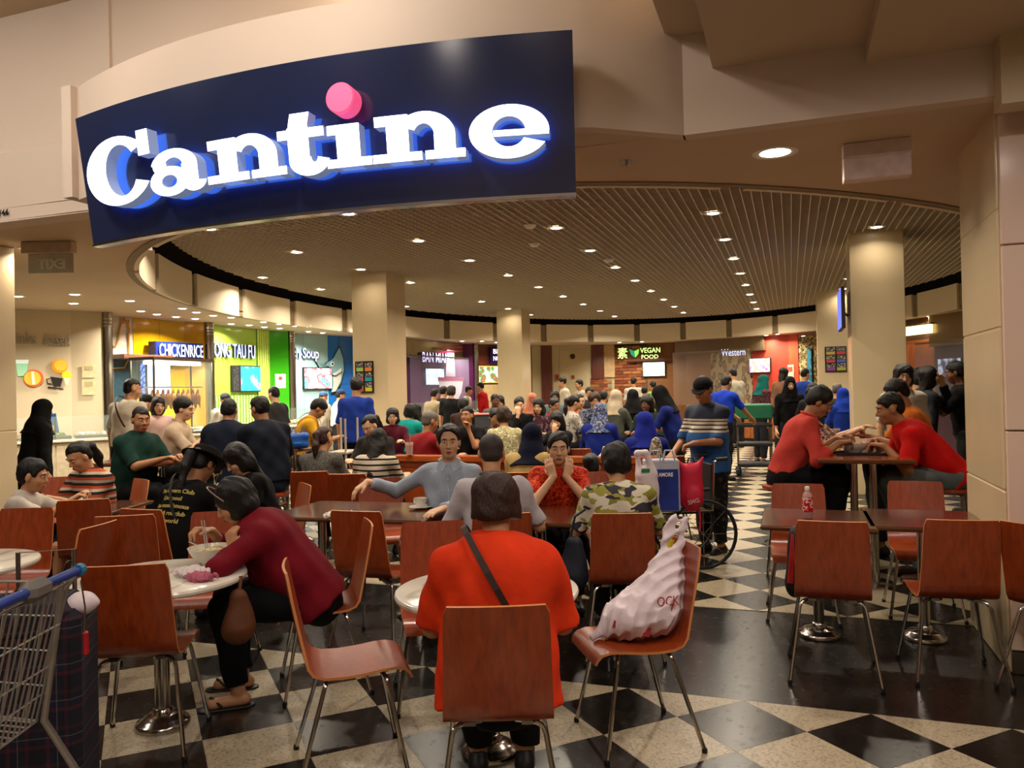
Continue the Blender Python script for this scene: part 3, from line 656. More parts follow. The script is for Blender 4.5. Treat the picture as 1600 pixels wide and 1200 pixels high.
# glass roast case on the chicken counter
e = empty('roast_display_case', (-9.93, 10.0, .96), -90 + 2.2); tag(e, 'tall glass case with hanging roast ducks on the chicken counter', 'display case')
e.rotation_euler.z = PI / 2 + math.radians(2.2)
L0 = 1.45
MB().box(0, L0, -.28, -.272, .0, 1.24).build('front_glass', GL1, e); MB().box(0, .008, -.28, .2, 0, 1.24).build('side_glass', GL1, e); MB().box(L0 - .008, L0, -.28, .2, 0, 1.24).build('side_glass', GL1, e)
for x in (0.01, L0 - .01):
    for y in (-.27, .19): MB().box(x - .012, x + .012, y - .012, y + .012, 0, 1.24).build('frame_post', STEEL, e)
MB().box(-.01, L0 + .01, -.29, .21, 1.24, 1.29).build('top', STEEL, e); MB().box(-.01, L0 + .01, -.29, .21, .0, .03).build('tray', STEEL, e); MB().tube([(0, -.04, .80), (L0, -.04, .80)], .012, 8).build('hanging_rail', CHROME, e)
MB().box(.1, L0 - .1, -.10, .02, 1.18, 1.23).build('lamp_tube', emis('#fff4d8', 8), e); light('case_glow', 'AREA', (L0 / 2, -.06, 1.16), 10, (1, .85, .55), 1.2, .1, parent=e)
DUCK = [mat(c, .3, 0, .3, 25, coat=.4) for c in ('#8a3a10', '#a8561a', '#c98a3a')]
for i in range(11):
    d = empty('roast_duck', (0, 0, 0)); x = .1 + i * .122; off = Matrix.Rotation(e.rotation_euler.z, 4, 'Z') @ Vector((x, -.04, 0)); d.location = Vector(e.location) + off; d.location.z = .96 + .80
    tag(d, 'roast bird hanging in the glass case, %s from its left end' % ['first', 'second', 'third', 'fourth', 'fifth', 'sixth', 'seventh', 'eighth', 'ninth', 'tenth', 'eleventh'][i], 'roast duck', 'roast birds in the glass case')
    m = DUCK[i % 3]; MB().tube([(0, 0, .0), (0, 0, -.05)], .004, 5).build('hook', CHROME, d); P_ = Prims().ell((0, 0, -.20), (.05, .06, .10), k=.03).cone((0, 0, -.12), (0, .01, -.04), .03, .018).cone((.03, .0, -.26), (.05, .01, -.36), .022, .012).cone((-.03, .0, -.26), (-.05, .01, -.36), .022, .012) if False else None
    MB().ball((0, 0, -.20), (.052, .06, .11), 10).tube([(0, 0, -.12), (.01, 0, -.04)], [.03, .016], 8).tube([(.03, 0, -.26), (.045, .01, -.37)], [.024, .010], 7).tube([(-.03, 0, -.26), (-.045, .01, -.37)], [.024, .010], 7).build('bird', m, d, True)
# drinks counter with glass display at far left
counter('drinks_counter', (-10.9, 8.2, -10.0, 9.55), 'cream drinks counter at the far left with glass display', mat('#c9b898', .5), True, trays=3, h=.98)
e = empty('poster_stand', (*(-10.826,9.116), .96), -19.50); tag(e, 'leaning blue poster with an orange picture on the drinks counter', 'poster'); e.location.z = .985
MB().box(-.14, .14, -.006, .006, 0, .38, M=Matrix.Rotation(-.15, 4, 'Y')).build('board', mat('#1f4f86', .4, 0, .2, 4), e); MB().ball((.0, -.012, .17), (.07, .006, .06), 10).build('picture', mat('#c9923a', .5, 0, .3, 20), e); MB().tube([(0, .005, .3), (0, .12, 0)], .006, 6).build('strut', BLACKP, e)
# ---- far stalls
PUR = mat('#5a2a5c', .35, 0, .15, 2); BRN = wood('#4a1d10', '#6b2c18', .4, (6, 6, .8), 'brown'); STB = mat('#a89878', .3, 1, .15, 2, key='bulk')
WW['BM'].slab('wall_noodle', PUR, z1=2.72); WW['BM'].slab('wall_noodle_bulkhead', STB, 0, None, 2.55, 3.06, -.18)
e = WW['BM'].frame('stall_sign', 0, 0, .22); tag(e, 'pale violet glowing letters BAN MIAN on purple stall', 'sign'); a, b = (1.191,2.425), (2.617,2.703); text_fit('BAN MIAN', b[0] - a[0], b[1] - a[1], emis('#d8ccff', 1.6), e, (a[0], -.02, a[1]), .02, .008)
screen(WW['BM'], (1.617,2.271), (2.652,1.777), 'glowing white menu screen on the purple stall', screen_mat(['#ffffff', '#e8f4ff', '#80b0f0', '#ffffff'], 2.8, 4))
e = WW['BM'].frame('stall_glass', .2, 1.05, .5); tag(e, 'tall glass screen in front of the purple stall', 'glass'); MB().box(0, 3.2, 0, .012, 0, 1.5).build('pane', glass('#b8a8c8', .18), e); MB().box(0, 3.2, -.01, .02, 1.5, 1.54).build('rail', STEEL, e)
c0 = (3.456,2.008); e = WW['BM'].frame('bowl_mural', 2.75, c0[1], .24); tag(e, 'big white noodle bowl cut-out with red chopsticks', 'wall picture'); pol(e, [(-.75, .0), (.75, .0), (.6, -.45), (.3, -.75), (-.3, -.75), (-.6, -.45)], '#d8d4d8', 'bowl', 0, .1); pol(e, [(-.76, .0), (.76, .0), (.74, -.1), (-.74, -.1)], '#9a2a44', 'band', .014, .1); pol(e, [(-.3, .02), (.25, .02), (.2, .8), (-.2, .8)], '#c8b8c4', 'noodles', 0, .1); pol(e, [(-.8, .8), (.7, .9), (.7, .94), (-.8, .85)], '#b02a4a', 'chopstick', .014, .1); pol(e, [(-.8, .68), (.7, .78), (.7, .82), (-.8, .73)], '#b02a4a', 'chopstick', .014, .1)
_n = (0.664,2.604)[0]
WW['BN'].slab('wall_beef_purple', mat('#5e1e58', .35, 0, .1), 0, _n); WW['BN'].slab('wall_beef', BRN, _n)
a, b = (1.231,2.448), (2.221,2.975); e = WW['BN'].frame('stall_sign', a[0], a[1], .1); tag(e, 'purple box sign with white words BEEF NOODLES', 'sign'); _w, _h = b[0] - a[0], b[1] - a[1]; MB().bbox(0, _w, 0, .1, 0, _h, .01).build('box', mat('#2a1460', .3), e)
text_fit('BEEF', _w * .5, _h * .28, emis('#f0eaff', 2.0), e, (_w * .08, -.02, _h * .58), .01, .015); text_fit('NOODLES', _w * .84, _h * .28, emis('#f0eaff', 2.0), e, (_w * .08, -.02, _h * .16), .01, .015)
a, b = (0.734,2.365), (1.749,1.834); screen(WW['BN'], a, b, 'yellow framed picture menu lightbox on brown wall', screen_mat(['#fff8e0', '#e8d8a0', '#c84a30', '#3a9a50', '#fff0d0'], 1.6, 5), frame_m=emis('#f4d060', .8)); WW['BN'].slab('wall_beef_panel', mat('#c2a878', .5), a[0] - .1, b[0] + .1, .9, b[1] - .05, -.03)
CW = WW['CW']; CW.slab('wall_cream', mat('#c2b48e', .6, 0, .04, 2)); p0, p1 = (0.305,2.625)[0], (0.673,2.619)[0]; CW.slab('trim_21', BRN, p0, p1, 0, 3.06, -.06); p2, p3 = (2.029,2.597)[0], (2.449,2.590)[0]; CW.slab('trim_22', BRN, p2, p3, 1.9, 3.06, -.06)
CW.slab('door_1', mat('#bfae86', .5, 0, .04), p1 + .25, p2 - .2, 0, 2.9, -.03)
for k, (a, h_, w_, lb) in enumerate((((0.832,1.975), .22, .16, 'small orange notice on the cream wall'), ((1.378,1.985), .12, .1, 'tiny brown switch plate on the cream wall'))):
    e = CW.frame('wall_plate', a[0], a[1], .05); tag(e, lb, 'wall plate'); MB().bbox(-w_ / 2, w_ / 2, -.015, .0, -h_ / 2, h_ / 2, .004).build('plate', mat('#9a4a24', .5), e); MB().box(-w_ / 4, w_ / 4, -.02, -.015, -h_ / 5, h_ / 5).build('print', mat('#6a3018', .6), e)
a = (1.372,2.672); e = CW.frame('wall_speaker', a[0], a[1], .05); tag(e, 'small round brown speaker high on the cream wall', 'speaker'); MB().prism([(.09 * math.cos(2 * PI * i / 20), .09 * math.sin(2 * PI * i / 20)) for i in range(20)], 0, .03, M=R90).build('rim', mat('#6a4a2c', .5), e); MB().prism([(.07 * math.cos(2 * PI * i / 20), .07 * math.sin(2 * PI * i / 20)) for i in range(20)], .03, .036, M=R90).build('grille', mat('#3a281a', .7), e)
# brick faces of the vegan stall: individual bricks
BRK = [mat(c, .8, 0, .15, 20) for c in ('#8a4a26', '#9a5a30', '#7a3c1e', '#a46a3c')]
def bricks(w, u0, u1, z0, z1, name, bw=.30, bh=.105):
    b = w.slab(name, mat('#6a4a34', .9), u0, u1, z0, z1); mm = [MB().bbox(0, bw - .015, -.02, 0, 0, bh - .015, .004).mesh('brick', m) for m in BRK]; hm = [MB().bbox(0, bw / 2 - .015, -.02, 0, 0, bh - .015, .004).mesh('brick', m) for m in BRK]
    nz = int((z1 - z0) / bh)
    for j in range(nz):
        x = 0.0; half = j % 2
        if half: o = bpy.data.objects.new('brick', random.choice(hm)); COL.objects.link(o); o.parent = b; o.location = (0, 0, z0 + j * bh); x = bw / 2
        while x + bw <= u1 - u0 + .01: o = bpy.data.objects.new('brick', random.choice(mm)); COL.objects.link(o); o.parent = b; o.location = (x, 0, z0 + j * bh); x += bw
    return b
VG = WW['VG']
bricks(CW, p2 - .05, CW.L, 1.0, 1.95, 'wall_brick_pier'); CW.slab('trim_23', mat('#c0a070', .5), p3, CW.L, 1.95, 3.06, -.05)
bricks(VG, 0, 1.1, 1.0, 3.0, 'wall_brick_vegan'); VG.slab('wall_vegan', mat('#8a5a30', .6, 0, .1), 1.1, None); VG.slab('wall_vegan_base', mat('#7a4020', .6), 0, 1.1, 0, 1.0)
e = VG.frame('stall_sign', 0, 0, .12); tag(e, 'green lit vegan food sign with Chinese character and leaf emblem', 'sign'); GRN = emis('#c8f08a', 1.8)
a, b = (0.137,2.558), (0.468,2.935); text_fit('素', b[0] - a[0], b[1] - a[1], GRN, e, (a[0], -.02, a[1]), .02, .01)
a, b = (0.524,2.589), (0.851,2.879); _w, _h = b[0] - a[0], b[1] - a[1]
MB().prism([(a[0], b[1]), (a[0] + _w * .45, b[1] - _h * .25), (a[0] + _w * .6, a[1]), (a[0] + _w * .2, a[1] + _h * .3)], 0, .03, M=R90).build('leaf', emis('#1e9a7a', .9), e); MB().prism([(b[0], b[1] - _h * .05), (a[0] + _w * .5, b[1] - _h * .3), (a[0] + _w * .62, a[1] + .0), (b[0] - _w * .08, a[1] + _h * .4)], 0, .03, M=R90).build('leaf', emis('#8ad65a', 1.2), e)
a, b = (0.890,2.727), (1.548,2.897); text_fit('VEGAN', b[0] - a[0], b[1] - a[1], GRN, e, (a[0], -.02, a[1]), .02, .01); a, b = (0.928,2.533), (1.480,2.665); text_fit('FOOD', b[0] - a[0], b[1] - a[1], GRN, e, (a[0], -.02, a[1]), .02, .01)
screen(VG, (0.946,2.426), (1.693,1.935), 'white glowing menu screen under the vegan sign', screen_mat(['#ffffff', '#f4fff0', '#a0c890', '#ffffff'], 2.4, 4)); a, b = (0.499,2.439), (1.915,2.502)
e = VG.frame('sign_shelf', a[0], a[1], .05); tag(e, 'brown lintel board under the vegan sign', 'canopy'); MB().bbox(0, b[0] - a[0], -.1, 0, 0, .1, .01).build('board', BRN, e); MB().bbox(0, b[0] - a[0], -.11, -.1, .02, .08, .003).build('edge', mat('#5a3520', .5), e)
counter('stall_counter', (-5.6, 23.6, -3.4, 24.2), 'white topped wooden counter of the vegan stall', wood('#7a2e12', '#96401c', .4, (3, 3, 3), 'vc'), False, h=1.0, trays=3)
counter('stall_counter', (-8.9, 21.0, -7.7, 22.9), 'pale counter of the beef noodle stall with glass guard', mat('#8a5a3a', .5), True, trays=4)
counter('stall_counter', (-9.5, 18.9, -9.2, 20.8), 'pale counter of the purple noodle stall with glass guard', mat('#a8a070', .5), True, trays=4)
WS = WW['WS']; PAT = blotch(['#2a241c', '#8a8068', '#3a3024', '#a89c80'], 9, 'pebble', (1, 1, .5), kind='voronoi')
WS.slab('wall_western_glass', mat('#7a5234', .3, 0, .15, 2), 0, .9); WS.slab('wall_western', PAT, .9, 2.3); WS.slab('wall_western_red', mat('#b03a2a', .35, 0, .05), 2.3, None); WS.slab('wall_western_bulkhead', mat('#7c6a50', .3, .8, .1, 2), -.3, 2.75, 2.62, 3.06, -.15)
e = WS.frame('stall_sign', 0, 0, .12); tag(e, 'bluish glowing script word Western on patterned wall', 'sign'); a, b = (1.356,2.496), (2.156,2.715); text_fit('Western', b[0] - a[0], b[1] - a[1], emis('#c8d4ff', 1.8), e, (a[0], -.02, a[1]), .015, .005)
screen(WS, (2.232,2.398), (2.916,1.946), 'pink and white menu screen on the red western stall', screen_mat(['#fff4f4', '#f0e0f0', '#c060a0', '#ffffff', '#e0b0a0'], 2.0, 5))
e = WS.frame('stall_glass', .0, 1.0, .8); tag(e, 'tall glass screen in front of the western stall', 'glass'); MB().box(0, 2.6, 0, .012, 0, 1.62).build('pane', glass('#a8947c', .2), e); MB().box(0, 2.6, -.01, .02, 1.62, 1.66).build('rail', STEEL, e)
WW['WS'].slab('baseboard_western', mat('#a07048', .5), 0, None, 0, 1.0, -.05)
RR = WW['RR']; RR.slab('wall_corner_red', mat('#c24a2e', .35, 0, .05), -.1, .35, 0, 3.06, -.02); RR.slab('wall_corner', blotch(['#4a3c20', '#8a7a4a', '#2e2616', '#a89a6a'], 12, 'mosaic', kind='voronoi'), 0, 1.7, 0, 2.95); RR.slab('wall_corner_cream', CRM, 1.7, None)
a, b = (0.740,2.583), (0.929,1.573); screen(RR, a, b, 'narrow teal lit panel at the back right', screen_mat(['#48a8b0', '#68c0c4', '#205060', '#58b0b8'], .8, 6), .06)
e = RR.frame('notice', (0.025,2.059)[0], 1.75, .03); tag(e, 'pale notice on the mosaic corner wall', 'notice'); MB().box(-.15, .15, -.006, 0, 0, .4).build('sheet', mat('#c8b89a', .5), e); MB().box(-.1, .1, -.009, -.006, .2, .34).build('print', mat('#a84a3a', .6), e)
RT = WW['RT']; CURT = wood('#5a2408', '#a8581a', .5, (14, 14, .4), 'curtain'); RT.slab('wall_curtain', CURT, .0, 2.95, 0, 2.55); RT.slab('wall_curtain_top', mat('#3a2010', .7), .0, 2.95, 2.55, 3.06)
e = RT.frame('cove_lamp', 1.7, 2.66, .12); tag(e, 'wide warm glowing ceiling panel beyond the right pillar', 'lamp'); MB().bbox(0, 1.4, -.1, 0, 0, .2, .01).build('diffuser', emis('#ffdf9a', 3.0), e); MB().bbox(-.03, 1.43, -.08, .02, .2, .24, .01).build('housing', mat('#5a3a20', .6), e)
e = RT.frame('pendant_lamp', 1.72, 2.3, .5); tag(e, 'small amber pendant lamp beyond the right pillar', 'lamp'); MB().ball((0, 0, .12), (.10, .10, .14), 12).build('shade', emis('#e8a838', 1.6), e, True); MB().tube([(0, 0, .25), (0, 0, .75)], .006, 6).build('cord', BLACKP, e)
RT.slab('wall_right_bulkhead', mat('#8a7a5e', .3, .8, .1, 2), 2.95, None, 2.35, 3.06, -.12); RT.slab('wall_right_shop', mat('#4a3440', .4, 0, .25, 1.5), 2.95, None, 0, 2.4)
screen(RT, (3.169,2.083), (3.952,1.640), 'bluish screen behind glass at the far right', screen_mat(['#303850', '#8090c0', '#e0e8ff', '#404860'], .9, 5))
e = RT.frame('stall_glass', 3.0, .9, .5); tag(e, 'tall glass screen at the far right beside the column', 'glass'); MB().box(0, 1.7, 0, .012, 0, 1.5).build('pane', glass('#8a8a90', .22), e); MB().box(0, 1.7, -.01, .02, 1.5, 1.54).build('rail', STEEL, e)
counter('stall_counter', (-2.4, 23.6, .2, 22.4), 'orange brown counter of the western stall', wood('#8a4a1c', '#a86030', .4, (3, 3, 3), 'wc'), False, trays=3)
# posters on columns
def poster(name, x, y0, z, w, h, label, cols):
    e = empty(name, (x, y0, z)); tag(e, label, 'poster', 'menu posters on the columns'); MB().bbox(-w / 2, w / 2, -.025, 0, 0, h, .005).build('frame', mat('#160e0c', .4), e)
    for i in range(3):
        for j in range(2):
            px, pz = -w / 2 + .03 + j * (w / 2 - .01), .03 + (2 - i) * (h - .03) / 3; pw, ph = w / 2 - .045, (h - .1) / 3
            c = MB().box(px, px + pw, -.029, -.025, pz, pz + ph * .42).build('caption', emis(cols[i * 2 + j], .12), e); MB().box(px, px + pw, -.029, -.025, pz + ph * .46, pz + ph).build('picture', blotch(['#151515', '#8a8a80', '#2a2a2a', '#b8b0a0'], 30, 'post'), e)
poster('column_poster', -7.06, 12.19, 1.59, .36, .56, 'black six-panel colour poster on the left cream column', ['#8fae5a', '#c9743a', '#c8324a', '#1f8aa0', '#c8324a', '#b8b032']); poster('column_poster', .98, 19.39, 1.84, .46, .58, 'red and black six-panel poster on the far right column', ['#a8924a', '#b03a3a', '#a03a4a', '#4a5aa0', '#7a3a7a', '#9a9a3a'])
# stall ceiling downlights
TW = ORD + ['thirteenth', 'fourteenth', 'fifteenth', 'sixteenth', 'seventeenth', 'eighteenth', 'nineteenth', 'twentieth']
SDL = ['small downlight over the drinks wall, %s from the left column' % t for t in ('second', 'third', 'first')] + ['small downlight over the coloured stalls, %s from the steel pillar at left' % (TW[i] if i < 20 else 'twenty-' + TW[i - 20]) for i in range(21)] + ['small downlight over the red stall, %s from its left' % TW[i] for i in range(4)] + ['left downlight over the vegan sign', 'right downlight over the vegan sign'] + ['small downlight over the noodle stalls, %s from the left' % TW[i] for i in range(3)] + ['left small downlight beyond the right pillar', 'right small downlight beyond the right pillar']
for k, p in enumerate(((-9.364,8.298,3.050), (-10.250,9.058,3.050), (-10.176,8.084,3.050), (-9.315,9.218,3.050), (-10.262,10.383,3.050), (-10.433,10.916,3.050), (-10.490,11.434,3.050), (-9.425,10.420,3.050), (-9.657,11.010,3.050), (-10.465,11.894,3.050), (-9.798,11.593,3.050), (-9.772,12.043,3.050), (-10.635,13.102,3.050), (-10.537,13.535,3.050), (-9.849,13.106,3.050), (-10.574,14.089,3.050), (-9.853,13.631,3.050), (-10.512,14.540,3.050), (-9.868,14.183,3.050), (-9.823,14.610,3.050), (-10.520,15.643,3.050), (-10.476,16.158,3.050), (-9.790,15.706,3.050), (-9.752,16.199,3.050), (-0.660,24.585,3.050), (-0.329,24.197,3.050), (-0.014,25.071,3.050), (0.391,25.711,3.050), (-5.170,25.064,3.050), (-4.475,25.224,3.050), (-9.013,21.170,3.050), (-8.541,21.550,3.050), (-8.403,22.415,3.050), (2.987,21.048,3.050), (2.999,19.927,3.050))):
    downlight(p[0], p[1], SOF, .075, (62 if k < 24 else 34) if k % 2 == 0 or k > 23 else 0, SDL[k], 'downlights over the stalls', (1, .90, .76))

# ---------------------------------------------------------------- furniture
SHELLW = wood('#782c0e', '#9a4116', .32, (16, 16, 1.1), 'shell', .25)
PLYEDGE = mat('#c07b45', .5, 0, .1)
MARBLE = None
def chair_shell():
    prof = [(-.268, .868), (-.262, .84), (-.248, .76), (-.232, .68), (-.215, .60), (-.200, .53), (-.186, .487), (-.160, .455), (-.120, .440), (-.05, .436), (.03, .440), (.11, .450), (.165, .452), (.205, .442), (.228, .420), (.236, .398)]
    wid = [.164, .176, .180, .182, .185, .187, .189, .190, .190, .190, .190, .189, .187, .185, .182, .176]
    nu = 8; vs = []; th = .011; n = len(prof)
    for lay in (0, 1):
        for i, (y, z) in enumerate(prof):
            y0, z0 = prof[max(i - 1, 0)]; y1, z1 = prof[min(i + 1, n - 1)]; t = Vector((y1 - y0, z1 - z0)).normalized(); nx, nz = t.y, -t.x
            for u in range(nu + 1):
                q = -1 + 2 * u / nu; dish = .012 * q * q * (1 if i < 6 else .6)
                vs.append((q * wid[i], y + nx * -(th * lay) * -1 + (dish if i < 7 else 0), z + nz * (th * lay) * 1 + (dish * .5 if i >= 7 else 0)))
    m = nu + 1; N = n * m; fs = []; mi = []
    for i in range(n - 1):
        for u in range(nu):
            a = i * m + u; fs += [(a, a + 1, a + m + 1, a + m), (N + a, N + a + m, N + a + m + 1, N + a + 1)]; mi += [0, 0]
    for i in range(n - 1):
        for u in (0, nu): a = i * m + u; fs.append((a, a + m, N + a + m, N + a)); mi.append(1)
    for u in range(nu):
        for i in (0, n - 1): a = i * m + u; fs.append((a, a + 1, N + a + 1, N + a)); mi.append(1)
    mb = MB(); mb.poly(vs, fs); mb.mi = mi; return mb
def bend(p0, p1, p2, r=.03, n=4):
    p0, p1, p2 = Vector(p0), Vector(p1), Vector(p2); a = p1 + (p0 - p1).normalized() * r; b = p1 + (p2 - p1).normalized() * r
    return [p0] + [a * (1 - t) ** 2 + p1 * 2 * t * (1 - t) + b * t * t for t in [i / n for i in range(n + 1)]] + [p2]
def make_chair():
    e = empty('cafe_chair')
    chair_shell().build('seat_shell', [SHELLW, PLYEDGE], e, True, auto=50)
    mb = MB()
    for s in (-1, 1): mb.box(s * .10 - .02, s * .10 + .02, -.13, .14, .416, .430)
    mb.build('seat_frame', STEEL, e)
    for s in (-1, 1):
        for y0, y1, yf in ((-.085, -.115, -.235), (.095, .125, .205)):
            o = MB().tube(bend((s * .06, y0, .418), (s * .158, y1, .416), (s * .222, yf, 0.008), .04), .0095, 8).build('leg', CHROME, e, True)
            MB().lathe([(.012, 0), (.013, .012), (.0105, .022)], 8, c=(s * .2225, yf + .001, 0)).build('foot_cap', BLACKP, o)
    return e
CHAIR0 = make_chair(); _cu = [False]
def chair(xy, az, label, group='orange wooden cafe chairs'):
    e = CHAIR0 if not _cu[0] else copy_tree(CHAIR0); _cu[0] = True
    e.location = (xy[0], xy[1], .004); e.rotation_euler = (0, 0, -math.radians(az)); tag(e, label, 'chair', group); return e
def marble_mat():
    m = bpy.data.materials.new('white_marble'); nt, N, L, b = nodes(m); v = tex_coord(nt); n1 = noise(nt, v, 2.2, 6, .65)
    w = N.new('ShaderNodeTexWave'); w.inputs['Scale'].default_value = 1.3; w.inputs['Distortion'].default_value = 9; w.inputs['Detail'].default_value = 3; L.new(v, w.inputs[0])
    L.new(ramp(nt, w.outputs['Fac'], [(0, rgb('#b9b2a4')), (.07, rgb('#d9d2c2')), (1, rgb('#e2dccd'))]), b.inputs['Base Color']); b.inputs['Roughness'].default_value = .16; return m
MARBLE = marble_mat()
def pedestal(e, top, r=.125):
    MB().lathe([(.035, .05), (.035, top)], 18).build('pole', CHROME, e, True)
    MB().lathe([(r, 0), (r, .016), (r * .95, .028), (r * .84, .031), (r * .80, .042), (r * .66, .046), (r * .60, .056), (.048, .060), (.044, .085), (.036, .09)], 28).build('base', CHROME, e, True, auto=60)
    MB().lathe([(.09, top - .02), (.10, top)], 16).build('bracket', STEEL, e)
def round_table(xy, label, r=.40, top=.72):
    e = empty('round_table', (*xy, .004)); tag(e, label, 'table', 'round marble tables')
    MB().lathe([(r - .012, top - .032), (r - .003, top - .026), (r, top - .014), (r - .004, top - .004), (r - .014, top), (0, top)], 56).build('tabletop', MARBLE, e, True, auto=30)
    pedestal(e, top - .034); return e
TOPW = wood('#3d1c0d', '#56290f', .16, (1.2, 14, 14), 'top', .6)
EDGE = mat('#5b3a22', .35, .3, .1)
def rect_table(xy, az, w, d, label, top=.735, peds=((0, 0),), group='brown rectangular tables'):
    e = empty('dining_table', (*xy, .004), az); tag(e, label, 'table', group)
    MB().bbox(-w / 2, w / 2, -d / 2, d / 2, top - .028, top, .004).build('tabletop', TOPW, e)
    MB().bbox(-w / 2 - .004, w / 2 + .004, -d / 2 - .004, d / 2 + .004, top - .024, top - .005, .003).build('edge_band', EDGE, e)
    for i, (px, py) in enumerate(peds):
        MB().lathe([(.032, .05), (.032, top - .03)], 16, c=(px, py, 0)).build('pole', CHROME, e, True)
        MB().lathe([(.125, 0), (.125, .014), (.118, .026), (.104, .030), (.098, .042), (.08, .046), (.045, .056), (.042, .08), (.034, .085)], 26, c=(px, py, 0)).build('base', CHROME, e, True, auto=60)
        MB().box(px - .14, px + .14, py - .02, py + .02, top - .045, top - .026).build('bracket', STEEL, e)
    return e
def high_table(xy, az, w, d, label, top=1.0):
    e = empty('high_table', (*xy, .004), az); tag(e, label, 'table', 'bar-height tables')
    MB().bbox(-w / 2, w / 2, -d / 2, d / 2, top - .035, top, .006).build('tabletop', wood('#5a240d', '#8a3b14', .2, (1.2, 12, 12), 'high', .5), e)
    MB().bbox(-w / 2 - .005, w / 2 + .005, -d / 2 - .005, d / 2 + .005, top - .03, top - .006, .003).build('edge_band', EDGE, e)
    for s in (-1, 1):
        for q in (-1, 1):
            for t in (-1, 1):
                MB().lathe([(.024, .02), (.024, top - .035)], 12, c=(q * .07, s * (d / 2 - .3) + t * .07, 0)).build('pole', CHROME, e, True)
        MB().lathe([(.21, 0), (.21, .014), (.17, .026), (.05, .034)], 26, c=(0, s * (d / 2 - .3), 0)).build('base', CHROME, e, True, auto=60)
    return e
def make_stool():
    e = empty('bar_stool')
    MB().lathe([(.165, .70), (.18, .715), (.178, .735), (.15, .748), (0, .750)], 24).build('seat', SHELLW, e, True)
    for a in (45, 135, 225, 315):
        c, s = math.cos(math.radians(a)), math.sin(math.radians(a)); MB().tube([(c * .11, s * .11, .705), (c * .21, s * .21, .0)], .011, 8).build('leg', CHROME, e, True)
    MB().tube([(.182 * math.cos(2 * PI * i / 20), .182 * math.sin(2 * PI * i / 20), .25) for i in range(21)], .008, 6, cap=False).build('footrest', CHROME, e, True); return e
STOOL0 = make_stool(); _su = [False]
def stool(xy, label):
    e = STOOL0 if not _su[0] else copy_tree(STOOL0); _su[0] = True; e.location = (*xy, .004); tag(e, label, 'stool', 'bar stools'); return e

